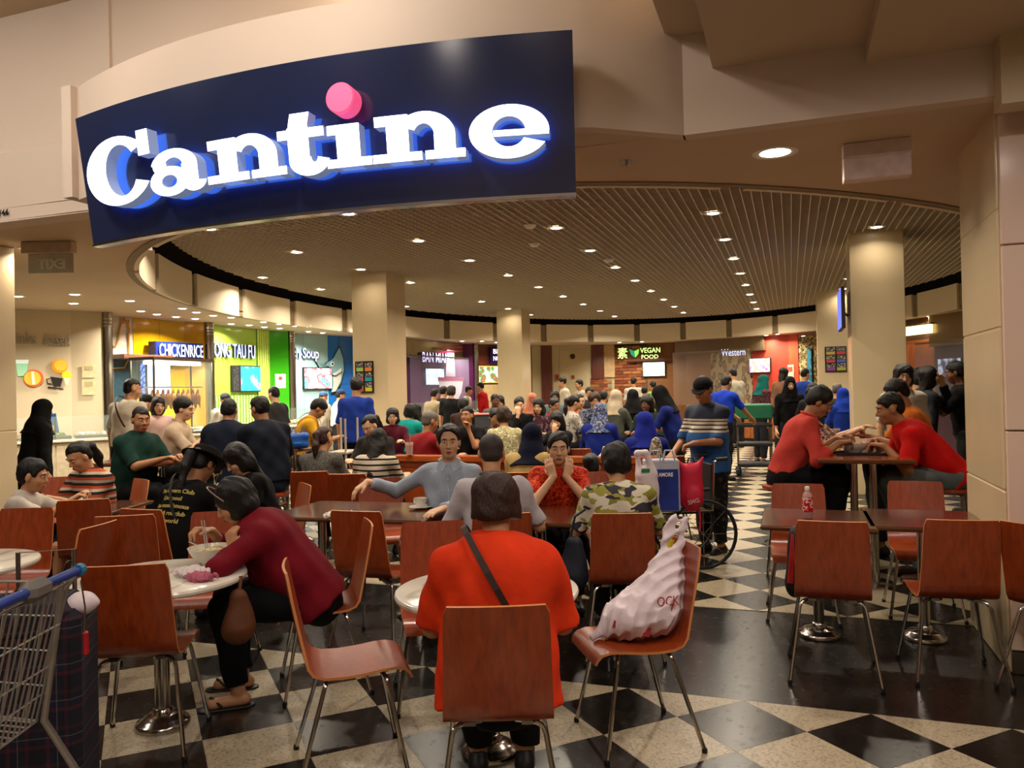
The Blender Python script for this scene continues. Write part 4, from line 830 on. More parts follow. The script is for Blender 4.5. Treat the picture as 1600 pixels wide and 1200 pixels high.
# ---------------------------------------------------------------- figures: implicit surfaces meshed with surface nets
def V(*a): return np.array(a, dtype=np.float64)
def unit_(v): return v / max(np.linalg.norm(v), 1e-9)
def rotx(d): a = math.radians(d); c, s = math.cos(a), math.sin(a); return np.array([[1, 0, 0], [0, c, -s], [0, s, c]])
def roty(d): a = math.radians(d); c, s = math.cos(a), math.sin(a); return np.array([[c, 0, s], [0, 1, 0], [-s, 0, c]])
def rotz(d): a = math.radians(d); c, s = math.cos(a), math.sin(a); return np.array([[c, -s, 0], [s, c, 0], [0, 0, 1]])
class Prims:
    """ordered list of rounded cones, ellipsoids, carvings and cuts"""
    def __init__(s): s.p = []
    def cone(s, a, b, ra, rb, k=.025, flat=None, fs=1.0, cut=False): s.p.append(('c', V(*a), V(*b), ra, rb, k, None if flat is None else unit_(V(*flat)), fs, cut)); return s
    def ell(s, c, r, R=None, k=.02): s.p.append(('e', V(*c), V(*r), np.eye(3) if R is None else R, k)); return s
    def sub(s, c, r, R=None, k=.012): s.p.append(('s', V(*c), V(*r), np.eye(3) if R is None else R, k)); return s
    def cut(s, p0, n): s.p.append(('k', V(*p0), unit_(V(*n)))); return s
    def bounds(s):
        lo = np.full(3, 1e9); hi = -lo
        for q in s.p:
            if q[0] == 'c':
                r = max(q[3], q[4])
                for e in (q[1], q[2]): lo = np.minimum(lo, e - r); hi = np.maximum(hi, e + r)
            elif q[0] == 'e': r = q[2].max(); lo = np.minimum(lo, q[1] - r); hi = np.maximum(hi, q[1] + r)
        return lo, hi
    def mesh(s, name, h, m, folds=0.0, seed=0, crk=0.0, crf=1.0, axis=None):
        lo, hi = s.bounds(); lo = lo - 3 * h; hi = hi + 3 * h
        n = np.ceil((hi - lo) / h).astype(int) + 1
        ax = [lo[i] + h * np.arange(n[i]) for i in range(3)]; f = np.full(n, .08, dtype=np.float32)
        def sl(b0, b1):
            i0 = np.clip(np.floor((b0 - lo) / h).astype(int), 0, n - 1); i1 = np.clip(np.ceil((b1 - lo) / h).astype(int) + 1, 1, n)
            return tuple(slice(i0[i], i1[i]) for i in range(3))
        for q in s.p:
            if q[0] == 'k':
                g = (ax[0][:, None, None] - q[1][0]) * q[2][0] + (ax[1][None, :, None] - q[1][1]) * q[2][1] + (ax[2][None, None, :] - q[1][2]) * q[2][2]
                f = np.maximum(f, g.astype(np.float32)); continue
            if q[0] == 'c': r = max(q[3], q[4]); b0 = np.minimum(q[1], q[2]) - r; b1 = np.maximum(q[1], q[2]) + r; k = q[5]
            else: r = q[2].max(); b0 = q[1] - r; b1 = q[1] + r; k = q[4]
            mg = k + 2 * h; S = sl(b0 - mg, b1 + mg)
            X = (ax[0][S[0]][:, None, None]).astype(np.float32); Y = (ax[1][S[1]][None, :, None]).astype(np.float32); Z = (ax[2][S[2]][None, None, :]).astype(np.float32)
            if q[0] == 'c':
                _, a, b, ra, rb, k, fl, fs, cut = q; ab = b - a; L2 = max(float(ab @ ab), 1e-9)
                px, py, pz = X - a[0], Y - a[1], Z - a[2]; t = (px * ab[0] + py * ab[1] + pz * ab[2]) / L2; tc = np.clip(t, 0, 1)
                dx, dy, dz = px - tc * ab[0], py - tc * ab[1], pz - tc * ab[2]; d2 = dx * dx + dy * dy + dz * dz; rr = ra + (rb - ra) * tc
                if fl is not None:
                    c = dx * fl[0] + dy * fl[1] + dz * fl[2]; d2 = d2 + c * c * (1 / (fs * fs) - 1); d = (np.sqrt(d2) - rr) * (.5 + .5 * fs)
                else: d = np.sqrt(d2) - rr
                if cut: d = np.maximum(d, (t - 1) * math.sqrt(L2))
            else:
                c, r, R = q[1], q[2], q[3]; px, py, pz = X - c[0], Y - c[1], Z - c[2]; a2 = 0; a3 = 0
                for i in range(3):
                    w = px * R[0, i] + py * R[1, i] + pz * R[2, i]; w = w / r[i]; a2 = a2 + w * w; w = w / r[i]; a3 = a3 + w * w
                k0 = np.sqrt(a2); d = k0 * (k0 - 1) / np.maximum(np.sqrt(a3), 1e-6)
            g = f[S]
            if q[0] == 's':
                d = -d; hh = np.maximum(k - np.abs(g - d), 0) / k; f[S] = np.maximum(g, d) + hh * hh * k * .25
            else:
                hh = np.maximum(k - np.abs(g - d), 0) / k; f[S] = np.minimum(g, d) - hh * hh * k * .25
        if folds:
            X, Y, Z = (ax[0][:, None, None] + seed * .37), (ax[1][None, :, None] - seed * .21), ax[2][None, None, :]
            f += (folds * (np.sin(31 * X + 14 * Z + 3 * np.sin(9 * Y)) * np.sin(27 * Y - 19 * Z + 2) + .7 * np.sin(23 * Z - 15 * X + 11 * Y + 2 * np.sin(13 * X)))).astype(np.float32)
        if crk and axis is not None:
            X, Y, Z = ax[0][:, None, None], ax[1][None, :, None], ax[2][None, None, :]; p_ = Y * axis[1] + Z * axis[0]; s_ = -Y * axis[0] + Z * axis[1]
            f += (crk * (np.abs(np.sin(52 * p_ + 34 * X + 3 * np.sin(9 * s_))) + .7 * np.abs(np.sin(37 * p_ - 45 * X + 4 * np.sin(7 * s_) + 1)) + .35 * np.abs(np.sin(40 * s_ + 20 * X + 3 * np.sin(20 * p_))) - 1.2)).astype(np.float32)
        elif crk:
            X, Y, Z = ax[0][:, None, None] + seed * .13, ax[1][None, :, None] - seed * .31, ax[2][None, None, :]
            f += (crk * (np.abs(np.sin(crf * (36 * X + 22 * Z) + 4 * np.sin(17 * Y))) + np.abs(np.sin(crf * (31 * Y - 27 * Z) + 5 * np.sin(15 * X))) + .6 * np.abs(np.sin(crf * (67 * Z + 40 * X - 31 * Y))) - 1.5)).astype(np.float32)
        return nets(f, lo, h, name, m)
def nets(f, lo, h, name, m):
    f[0] = f[-1] = .05; f[:, 0] = f[:, -1] = .05; f[:, :, 0] = f[:, :, -1] = .05
    s = f < 0; n = np.array(f.shape); c = np.zeros(n - 1, dtype=np.int8)
    for dx in (0, 1):
        for dy in (0, 1):
            for dz in (0, 1): c += s[dx:n[0] - 1 + dx, dy:n[1] - 1 + dy, dz:n[2] - 1 + dz]
    act = np.nonzero((c > 0) & (c < 8)); idx = np.full(n - 1, -1, dtype=np.int32); N = len(act[0]); idx[act] = np.arange(N)
    cv = {}
    for dx in (0, 1):
        for dy in (0, 1):
            for dz in (0, 1): cv[(dx, dy, dz)] = f[act[0] + dx, act[1] + dy, act[2] + dz]
    acc = np.zeros((N, 3)); cnt = np.zeros(N)
    for a in range(3):
        for p in (0, 1):
            for q in (0, 1):
                k0 = [p, q]; k0.insert(a, 0); k1 = list(k0); k1[a] = 1; v0, v1 = cv[tuple(k0)], cv[tuple(k1)]
                w = (v0 < 0) != (v1 < 0); t = np.where(w, v0 / np.where(w, v0 - v1, 1), 0)
                pos = np.tile(np.array(k0, float), (N, 1)); pos[:, a] += t; acc += pos * w[:, None]; cnt += w
    P = lo + h * (np.stack(act, 1) + acc / np.maximum(cnt, 1)[:, None]); faces = []
    for a in range(3):
        sl0 = [slice(None)] * 3; sl1 = [slice(None)] * 3; sl0[a] = slice(0, -1); sl1[a] = slice(1, None)
        A, B = s[tuple(sl0)], s[tuple(sl1)]; e = np.nonzero(A != B); e = [np.array(x) for x in e]; b, c2 = [(1, 2), (2, 0), (0, 1)][a]
        ok = (e[b] > 0) & (e[c2] > 0) & (e[b] < n[b] - 1) & (e[c2] < n[c2] - 1); e = [x[ok] for x in e]; fl = A[tuple(e)]
        def cell(ob, oc):
            q = [e[0].copy(), e[1].copy(), e[2].copy()]; q[b] += ob; q[c2] += oc; return idx[tuple(q)]
        Q = np.stack([cell(-1, -1), cell(0, -1), cell(0, 0), cell(-1, 0)], 1); Q[~fl] = Q[~fl][:, ::-1]; faces.append(Q)
    Q = np.concatenate(faces); Q = Q[(Q >= 0).all(1)]
    me = bpy.data.meshes.new(name); me.vertices.add(N); me.vertices.foreach_set('co', P.astype(np.float32).ravel())
    me.loops.add(Q.size); me.loops.foreach_set('vertex_index', Q.astype(np.int32).ravel()); me.polygons.add(len(Q))
    me.polygons.foreach_set('loop_start', np.arange(0, Q.size, 4, dtype=np.int32)); me.polygons.foreach_set('use_smooth', np.ones(len(Q), dtype=bool))
    me.materials.append(m); me.update(calc_edges=True); return me
def link(me, parent, name=None, loc=None):
    o = bpy.data.objects.new(name or me.name, me); COL.objects.link(o); o.parent = parent
    if loc is not None: o.location = loc
    return o
SK = {'light': '#c69a78', 'mid': '#b5845f', 'tan': '#9a6a48', 'dark': '#6b432c'}
def hair_mat(hexc):
    m = bpy.data.materials.new('hair_' + hexc[1:]); nt, N, L, b = nodes(m); v = tex_coord(nt, scale=(1, 1, .16)); n = noise(nt, v, 170, 2)
    c = rgb(hexc); L.new(ramp(nt, n, [(.3, mul(c, .55)), (.7, mul(c, 1.35))]), b.inputs['Base Color']); b.inputs['Roughness'].default_value = .5; b.inputs['Specular IOR Level'].default_value = .3
    bp = N.new('ShaderNodeBump'); bp.inputs['Strength'].default_value = .8; bp.inputs['Distance'].default_value = .006; L.new(n, bp.inputs['Height']); L.new(bp.outputs[0], b.inputs['Normal']); return m
HAIR = hair_mat('#100c0a'); HAIRB = hair_mat('#2c160d'); HAIRG = hair_mat('#5b554e')
EYEW = mat('#d9d2c8', .3, 0, 0); IRIS = mat('#120b08', .2, 0, 0); LIPM = mat('#8f4a3f', .45, 0, .05); BROWM = mat('#1a1310', .7, 0, .1)
_fm = {}
def face_mesh(k):
    if k not in _fm:
        if k == 'eye': _fm[k] = MB().ball((0, 0, 0), (.0130, .0095, .0048), 10, 0).ball((0, .0062, 0), (.0058, .0045, .0050), 8, 1).mesh('eye', [EYEW, IRIS], True)
        if k == 'brow': _fm[k] = MB().tube([(-.019, -.004, -.003), (-.008, .001, .002), (.006, .001, .002), (.019, -.006, -.002)], [.002, .0034, .0034, .002], 6).mesh('eyebrow', BROWM, True)
        if k == 'lips': _fm[k] = MB().ball((0, 0, .0036), (.0225, .006, .0042), 10).ball((0, .0005, -.0042), (.019, .0065, .0052), 10).mesh('lips', LIPM, True)
        if k == 'glasses':
            mb = MB()
            for s in (-1, 1):
                mb.tube([(s * .033 + .021 * math.cos(2 * PI * i / 14), .101, .010 + .016 * math.sin(2 * PI * i / 14)) for i in range(15)], .0018, 5, cap=False)
                mb.tube([(s * .054, .100, .014), (s * .074, .05, .014), (s * .079, -.01, .010)], .0018, 5)
            mb.tube([(-.012, .102, .012), (.012, .102, .012)], .0018, 5); _fm[k] = mb.mesh('glasses', BLACKP)
    return _fm[k]
def ik(S, T, l1, l2, pole):
    d = T - S; L = np.linalg.norm(d); mx = (l1 + l2) * .995
    if L > mx: T = S + d * mx / L; d = T - S; L = mx
    u = d / L; a = (l1 * l1 - l2 * l2 + L * L) / (2 * L); hh = math.sqrt(max(l1 * l1 - a * a, 0)); p = pole - u * (pole @ u)
    return S + u * a + unit_(p) * hh, T
def hand(P, W, d, pn, side, c=.35, s=1.0, fat=1.0, spread=.25, thumb=1.0):
    d = unit_(d); pn = unit_(pn - d * (pn @ d)); lt = np.cross(d, pn) * side     # towards the thumb
    offs = (.030, .010, -.010, -.028); lens = (.070, .078, .073, .056)
    for o, L in zip(offs, lens):
        kn = W + s * (d * (.088 - abs(o) * .25) + lt * o); P.cone(W + s * (d * .004 + lt * o * .45), kn, .0165 * s, .0125 * s * fat, .012)
        dd = unit_(d + lt * o * spread * 6); a1, a2 = c * 1.1, c * 2.3
        d1 = dd * math.cos(a1) + pn * math.sin(a1); d2 = dd * math.cos(a2) + pn * math.sin(a2)
        m1 = kn + d1 * L * .52 * s; P.cone(kn, m1, .0105 * s * fat, .0095 * s * fat, .005); P.cone(m1, m1 + d2 * L * .5 * s, .0095 * s * fat, .0075 * s * fat, .004)
    t0 = W + s * (d * .022 + lt * .020); t1 = t0 + s * .044 * unit_(d * .62 + lt * .7 * thumb + pn * .3); t2 = t1 + s * .034 * unit_(d * .9 + lt * .2 * thumb + pn * .4)
    P.cone(t0, t1, .0155 * s * fat, .0115 * s * fat, .010); P.cone(t1, t2, .0115 * s * fat, .009 * s * fat, .004)
PCOUNT = [0]
def person(label, pos, az, pose='sit', H=1.62, seat=.45, w=1.0, lean=6, side=0, twist=0, hy=0, hp=8, hr=0, rh=None, lh=None, rdir=None, ldir=None, rpn=None, lpn=None, rc=.4, lc=.4,
           rpole=None, lpole=None, tone='mid', top='#555555', sleeve=.45, shirt_h=0.0, bottom='#1c1c20', legs='long', knee_dx=.0, feet='shoe', feet_y=None, hair='short', hairm=None, hijab=None, cap=None, glasses=False,
           face=True, h=.012, group=None, belly=0.0, abaya=None, open_arm=False, mouth=0, strap=None, collar=None, extra=None, hscale=1.0, foot_m='#1b1714', z0=0.0, folds=.0055, sw=1.0, ht=None, bob=-.105, hem_w=1.0, band=None, sleeve_w=1.12, ndrop=.032):
    """a clothed figure: origin on the floor below the hips, facing local +y"""
    PCOUNT[0] += 1; sd = PCOUNT[0]
    root = empty('person', (pos[0], pos[1], z0), az); tag(root, label, 'person', group)
    if ht and pose == 'stand': H = (ht - .1) / .935
    k = H / 1.68
    if ht and pose == 'sit': seat = ht - (.095 * k + (.49 * k) * math.cos(math.radians(lean)) + .072 * k + .2 * hscale * (.5 + .5 * k) * math.cos(math.radians(lean * .45 + hp)))
    fat = 1.0 if h < .0105 else 1.25; top_m = top if not isinstance(top, str) else cloth(top); bot_m = bottom if not isinstance(bottom, str) else cloth(bottom)
    skm = skin(SK[tone])
    if pose == 'sit': hip = V(0, 0, seat + .095 * k)
    else: hip = V(0, 0, .54 * H)
    T = rotz(twist) @ roty(side) @ rotx(-lean)
    up = T @ V(0, 0, 1); rt = T @ V(1, 0, 0); fw = T @ V(0, 1, 0)
    waist = hip + up * .16 * k; chest = hip + up * .33 * k; neck = hip + up * (.49 * k); sh = .166 * k * sw * (1 + .35 * (w - 1))
    SR_, SL_ = neck - up * .068 * k + rt * sh, neck - up * .068 * k - rt * sh
    hs = hscale * (.5 + .5 * k); T2 = rotx(-lean * .45); Rh = rotz(twist) @ rotz(hy) @ T2 @ rotx(-hp) @ roty(hr)
    hb = neck + (up * .5 + V(0, 0, .5)) * .075 * k + fw * .012; hc = hb + Rh @ V(0, .022, .085) * hs
    wx, wd = .150 * k * w, .70
    P = Prims()
    # torso under clothes
    P.cone(hip, waist, wx * .96, wx * .88, .04, fw, wd); P.cone(waist, chest, wx * .88, wx * .98, .04, fw, wd); P.cone(SR_ - up * .01, SL_ - up * .01, .047 * k, .047 * k, .06); P.cone(chest + up * .05 * k, neck - up * .03 * k, wx * .74, .050 * k, .045, fw, .76)
    P.cone(neck - up * .03, hb + Rh @ V(0, .0, .03), .056 * k, .050 * k, .03)
    # head
    hp_ = lambda x, y, z: hc + Rh @ V(x, y, z) * hs
    P.ell(hp_(0, -.012, .035), V(.075, .092, .083) * hs, Rh, .02); P.ell(hp_(0, .020, -.035), V(.061, .066, .080) * hs, Rh, .03); P.ell(hp_(0, .052, -.088), V(.030, .028, .024) * hs, Rh, .025)
    for s in (-1, 1): P.ell(hp_(s * .034, .045, -.028), V(.030, .034, .030) * hs, Rh, .02)
    P.ell(hp_(0, .074, .030), V(.050, .016, .010) * hs, Rh, .015)
    for s in (-1, 1): P.sub(hp_(s * .031, .099, .012), V(.019, .017, .0105) * hs, Rh, .010)
    P.cone(hp_(0, .082, .014), hp_(0, .103, -.026), .0075 * hs, .0125 * hs, .010); P.ell(hp_(.012, .090, -.031), V(.009, .009, .007) * hs, Rh, .006); P.ell(hp_(-.012, .090, -.031), V(.009, .009, .007) * hs, Rh, .006)
    P.ell(hp_(0, .080, -.062), V(.026, .013, .013) * hs, Rh, .012)
    if not (hijab or hair in ('bob', 'long')):
        for s in (-1, 1): P.ell(hp_(s * .077, -.006, -.008), V(.010, .021, .031) * hs, Rh, .006)
    # arms
    l1, l2 = .285 * k, .245 * k; arms = []
    dflt = {'sit': lambda s: V(s * .15, .36, seat + .31), 'stand': lambda s: V(s * .24 * (1 + .5 * (w - 1)), .03, .43 * H)}[pose]
    for s, S, tgt, dr, pn, cc, pole in ((1, SR_, rh, rdir, rpn, rc, rpole), (-1, SL_, lh, ldir, lpn, lc, lpole)):
        tg = dflt(s) if tgt is None else V(*tgt)
        pl = V(s * .55, -.35, -1) if pole is None else V(*pole)
        E, W = ik(S, tg, l1, l2, pl); P.cone(S, E, .049 * k * (.5 + .5 * w), .039 * k * (.6 + .4 * w), .03); P.cone(E, W, .039 * k * (.6 + .4 * w), .0255 * k, .012)
        fd = unit_(W - E); d = fd if dr is None else V(*dr)
        if pn is None: pn = V(-s, 0, 0) if (pose == 'stand' and tgt is None) else V(0, 0, -1)
        hand(P, W, d, V(*pn) + V(1e-3, 2e-3, 1e-3), s, cc, 1.06 * k, fat); arms.append((s, S, E, W))
    # legs
    legp = []
    for s in (-1, 1):
        hj = hip + V(s * .088 * k, 0, -.02)
        if pose == 'sit':
            kn = V(s * (.105 * k * (1 + .4 * (w - 1)) + knee_dx), .43 * k, seat + .055); fy = (.43 * k - .03) if feet_y is None else feet_y; an = V(s * (.10 * k + knee_dx), fy, .085)
        else:
            kn = V(s * .095 * k, .015, .285 * H); an = V(s * .09 * k, -.015 + (0 if feet_y is None else s * feet_y), .075)
        r1, r2, r3 = .083 * k * w, .056 * k * (.5 + .5 * w), .038 * k
        P.cone(hj, kn, r1, r2, .02); P.cone(kn, an, r2, r3, .006); P.cone(an + V(0, -.03, -.045), an + V(s * .015, .13 * k, -.052), .034 * k, .030 * k, .015); legp.append((s, hj, kn, an, r1, r2, r3))
    body = link(P.mesh('body', h, skm), root, 'body')
    # face pieces
    if face:
        M = Matrix([list(Rh[i] * hs) + [hc[i]] for i in range(3)] + [[0, 0, 0, 1]])
        for s in (-1, 1):
            o = link(face_mesh('eye'), root, 'eye'); o.matrix_local = M @ Matrix.Translation((s * .0305, .0795, .011))
            o = link(face_mesh('brow'), root, 'eyebrow'); o.matrix_local = M @ Matrix.Translation((s * .032, .0885, .031)) @ Matrix.Rotation(s * -.35, 4, 'Z')
        o = link(face_mesh('lips'), root, 'lips'); o.matrix_local = M @ Matrix.Translation((0, .0925, -.062))
        if glasses: o = link(face_mesh('glasses'), root, 'glasses'); o.matrix_local = M
    # trousers or skirt
    hc_h = max(h, .011)
    if legs in ('long', 'short', 'skirt') and not abaya:
        Q = Prims()
        Q.cone(hip - up * .01, hip + up * .07 * k, wx * 1.05, wx * .99, .03, fw, wd + .04)
        for s, hj, kn, an, r1, r2, r3 in legp:
            if legs == 'short': e = hj + (kn - hj) * .92; Q.cone(hj, e, r1 * 1.12, r2 * 1.35, .03, cut=True)
            else:
                Q.cone(hj, kn, r1 * 1.12, r2 * 1.36, .03); e = kn + (an - kn) * .93; Q.cone(kn, e, r2 * 1.36, r3 * 1.62, .025, cut=True)
        link(Q.mesh('trousers' if legs == 'long' else 'shorts', hc_h, bot_m, folds, sd), root)
    # shirt or robe
    Q = Prims(); a = .012
    if abaya:
        Q.cone(neck - up * .05, hip, wx * .95, wx * 1.12, .05, fw, wd + .08)
        if pose == 'stand': Q.cone(hip, V(0, 0, .06), wx * 1.12, wx * 1.5, .05, fw, .85, True)
        else:
            for s, hj, kn, an, r1, r2, r3 in legp: Q.cone(hj, kn, r1 * 1.2, r2 * 1.6, .06); Q.cone(kn, an, r2 * 1.6, r2 * 1.7, .05, cut=True)
    else:
        hem = hip - up * (.03 - shirt_h) * k
        Q.cone(chest, hem, wx * 1.02 + a, (wx * 1.06 + a + belly * .3) * hem_w, .03, fw, wd + .05, True); 
    Q.cone(waist, chest, wx * .92 + a + belly * .6, wx * 1.0 + a, .05, fw, wd + .04)
    if belly: Q.ell(waist + fw * (.05 + belly) + up * .02, V(wx * .86, .10 + belly, .14 * k), T, .06)
    Q.cone(SR_ - up * .004, SL_ - up * .004, .054 * k + a * .7, .054 * k + a * .7, .07); Q.cone(chest + up * .05 * k, neck - up * ndrop * k, wx * .80, .058 * k, .045, fw, .80)
    sl = 1.0 if abaya else sleeve
    for s, S, E, W in arms:
        ra, re, rw = .049 * k * (.5 + .5 * w) + a, .039 * k * (.6 + .4 * w) + a, .0255 * k + a
        if sl <= .5:
            t = sl / .5; e = S + (E - S) * min(t, 1); Q.cone(S, e, ra, (ra + (re - ra) * t) * sleeve_w, .04, cut=True)
        else:
            Q.cone(S, E, ra, re, .04); t = (sl - .5) / .5 * .96; Q.cone(E, E + (W - E) * t, re, re + (rw * 1.15 - re) * t, .02, cut=True)
    if collar: pass
    if sl >= .02: link(Q.mesh('robe' if abaya else 'shirt', hc_h, top_m, folds, sd), root)
    if collar:
        c0 = neck + up * .028 * k; n_ = unit_(hb - neck); o1 = unit_(np.cross(n_, rt)); pts = []
        for i in range(15):
            t = math.radians(110 + 320 * i / 14); pts.append(c0 + (rt * math.cos(t) * .072 + unit_(np.cross(rt, n_)) * -math.sin(t) * .068) * k - n_ * (.02 * (math.sin(t) > .6)))
        cmat = collar if not isinstance(collar, str) else cloth(collar); MB().tube(pts, [.011] * 15, 6).build('collar', cmat, root, True)
        for s in (-1, 1):
            fl_ = [neck + rt * s * x * k + fw * y * k + up * z * k for x, y, z in ((.062, .035, .030), (.012, .078, -.004), (.040, .100, -.058), (.088, .066, -.030))]
            MB().poly([p for p in fl_] + [p + fw * .008 + up * .006 for p in fl_], [(0, 1, 2, 3), (7, 6, 5, 4), (0, 4, 5, 1), (1, 5, 6, 2), (2, 6, 7, 3), (3, 7, 4, 0)]).build('collar_flap', cmat, root)
    # shoes
    if feet:
        fm = mat(foot_m, .5) if isinstance(foot_m, str) else foot_m
        for s, hj, kn, an, r1, r2, r3 in legp:
            Q = Prims()
            if feet == 'shoe': Q.cone(an + V(0, -.035, -.046), an + V(s * .018, .145 * k, -.055), .040 * k, .034 * k, .02); Q.cone(an + V(0, -.03, -.05), an + V(0, -.005, .0), .038 * k, .040 * k, .02, cut=True)
            else: Q.cone(an + V(0, -.045, -.077), an + V(s * .018, .16 * k, -.077), .044 * k, .046 * k, .01, (0, 0, 1), .25); Q.cone(an + V(s * .05, .075, -.055), an + V(s * .01, .13, -.02), .008, .008, .004); Q.cone(an + V(-s * .035, .07, -.06), an + V(s * .01, .13, -.02), .008, .008, .004)
            link(Q.mesh('shoe' if feet == 'shoe' else 'sandal', max(h * .8, .008), fm), root)
    # hair, scarf, hat
    hm = hairm or HAIR; hh = max(h * .9, .008); Q = Prims(); E_ = lambda c, r, kk=.02: Q.ell(hp_(*c), V(*r) * hs, Rh, kk); SB = lambda c, r, kk=.012: Q.sub(hp_(*c), V(*r) * hs, Rh, kk)
    if hijab:
        E_((0, -.012, .030), (.094, .113, .108), .03); E_((0, .0, -.05), (.088, .092, .085), .04)
        Q.cone(hp_(0, -.01, -.05), neck + up * .0 + fw * .01, .085 * hs, .115 * k, .05); Q.cone(neck + up * .0, chest + up * .03 * k, .125 * k, wx * 1.08 + .022, .06, fw, .82, True)
        SB((0, .116, -.010), (.055, .055, .080), .012)
        link(Q.mesh('headscarf', hh, hijab if not isinstance(hijab, str) else cloth(hijab), folds * .8, sd), root)
    elif hair:
        if hair == 'crew': E_((0, -.013, .036), (.0785, .0955, .0865)); E_((0, -.05, -.02), (.066, .050, .050), .02); SB((0, .115, -.030), (.085, .078, .096)); Q.cut(hp_(0, -.02, -.06), Rh @ V(0, .1, -1))
        elif hair == 'old': E_((0, -.020, .034), (.0805, .094, .0865)); SB((0, .118, .0), (.070, .080, .102)); Q.cut(hp_(0, -.02, -.035), Rh @ V(0, .45, -.9))
        elif hair in ('short', 'full', 'pony', 'bun', 'recede'):
            g = .0 if hair not in ('full', 'recede') else .007
            E_((0, -.018, .042), (.0805 + g, .099 + g, .089 + g)); E_((0, -.055, -.015), (.070, .050, .055), .03); SB((0, .130, -.022) if hair != 'recede' else (0, .128, .005), (.100, .097, .106) if hair != 'recede' else (.086, .100, .108), .016)
            for s_ in (-1, 1): SB((s_ * .088, .012, -.050), (.030, .040, .048), .02)
            Q.cut(hp_(0, -.02, -.062), Rh @ V(0, .1, -1))
            if hair == 'pony':
                q0, q1, q2, q3 = hp_(0, -.095, .05), hp_(0, -.135, .02), hp_(.01, -.14, -.10), hp_(.02, -.115, -.24); Q.cone(q0, q1, .030, .034, .02); Q.cone(q1, q2, .036, .034, .02); Q.cone(q2, q3, .034, .014, .02)
            if hair == 'bun': E_((0, -.112, .06), (.042, .038, .042))
        elif hair == 'bob':
            E_((0, -.016, .032), (.096, .108, .102)); E_((0, -.020, -.045), (.099, .092, .085), .03); SB((0, .122, -.045), (.062, .082, .098)); Q.cut(hp_(0, 0, bob), Rh @ V(0, .25, -1))
        elif hair == 'mop': E_((0, -.012, .042), (.097, .108, .100)); E_((0, -.045, -.02), (.093, .072, .072), .03); SB((0, .126, -.040), (.074, .084, .100)); Q.cut(hp_(0, 0, -.085), Rh @ V(0, .15, -1))
        elif hair == 'long':
            E_((0, -.016, .035), (.092, .106, .098)); E_((0, -.022, -.055), (.093, .085, .10), .03)
            b = -fw if abs(hp) < 60 else fw; Q.cone(hp_(0, -.05, -.06), neck - fw * .095 - up * .20 * k, .078, .060, .04, fw, .6); SB((0, .120, -.055), (.060, .080, .115)); 
        link(Q.mesh('hair', hh, hm, .0050 if hair != 'crew' else .001, sd, .0035 if hair != 'crew' else 0), root)
        if band:
            Mh = Matrix([list(Rh[i] * hs) + [hc[i]] for i in range(3)] + [[0, 0, 0, 1]])
            b_ = MB().tube([(.102 * math.cos(t), .030 + .045 * math.sin(t), .035 + .106 * math.sin(t)) for t in [PI * i / 18 for i in range(19)]], .004, 6).build('hair_band', mat(band, .4), root, True); b_.matrix_local = Mh
    if cap:
        ck, cm = cap; cm = cm if not isinstance(cm, str) else cloth(cm); Q = Prims()
        if ck == 'cap': Q.ell(hp_(0, -.012, .052), V(.089, .106, .085) * hs, Rh, .02); Q.cut(hp_(0, 0, .040), Rh @ V(0, .12, -1))
        if ck == 'visor': Q.ell(hp_(0, -.012, .050), V(.087, .103, .082) * hs, Rh, .02); Q.cut(hp_(0, 0, .040), Rh @ V(0, .1, -1)); 
        if ck == 'visor': Q.p.pop(); Q.cut(hp_(0, 0, .038), Rh @ V(0, .1, -1)); 
        if ck == 'hat': Q.cone(hp_(0, -.012, .035), hp_(0, -.012, .115), .102 * hs, .094 * hs, .02, cut=True); Q.cut(hp_(0, 0, .05), Rh @ V(0, 0, -1))
        o = link(Q.mesh('cap', hh * .8, cm), root)
        if ck == 'hat':
            Mh = Matrix([list(Rh[i] * hs) + [hc[i]] for i in range(3)] + [[0, 0, 0, 1]])
            b_ = MB().lathe([(.095, .046), (.150, .036), (.162, .040), (.150, .043), (.095, .056)], 28, c=(0, -.012, 0), close=False).build('brim', cm, root, True); b_.matrix_local = Mh
        if ck == 'visor':
            Mh = Matrix([list(Rh[i] * hs) + [hc[i]] for i in range(3)] + [[0, 0, 0, 1]])
            b_ = MB().poly([(.07 * math.cos(t), .075 + .075 * math.sin(t), .042 - .02 * math.sin(t) + dz) for dz in (0, .005) for t in [PI * i / 10 for i in range(11)]], [tuple(range(10, -1, -1)), tuple(range(11, 22))] + [(i, i + 1, 12 + i, 11 + i) for i in range(10)]).build('brim', cm, root); b_.matrix_local = Mh
    root_info = dict(root=root, hip=hip, neck=neck, up=up, fw=fw, rt=rt, chest=chest, hc=hc, Rh=Rh, hs=hs, arms=arms, SR=SR_, SL=SL_, wx=wx, wd=wd, k=k)
    if strap:
        # a bag strap from one shoulder across the back and chest to the opposite hip
        cm, sgn = strap; ctr = chest; pts = []; A_ = neck + rt * sgn * .085 * k - up * .005
        for i in range(25):
            t = 2 * PI * i / 24; e1 = rt * sgn * .55 + up * 1.0; e1 = unit_(e1); rad = .27 * k; p = ctr + up * .0 + e1 * math.cos(t) * rad * (1.0) + fw * math.sin(t) * (wx * wd + .045 + belly * .5)
            q = p - ctr; xx = q @ rt; zz = q @ up; lim = wx + .03; 
            pts.append(p)
        mb = MB()
        n_ = unit_(np.cross(unit_(rt * sgn * .55 + up), fw))
        vs = [p + n_ * d for p in pts for d in (-.012, .012)]
        mb.poly(vs, [(2 * i, 2 * i + 1, 2 * i + 3, 2 * i + 2) for i in range(24)])
        mb.build('strap', mat(cm, .6), root)
    return root_info

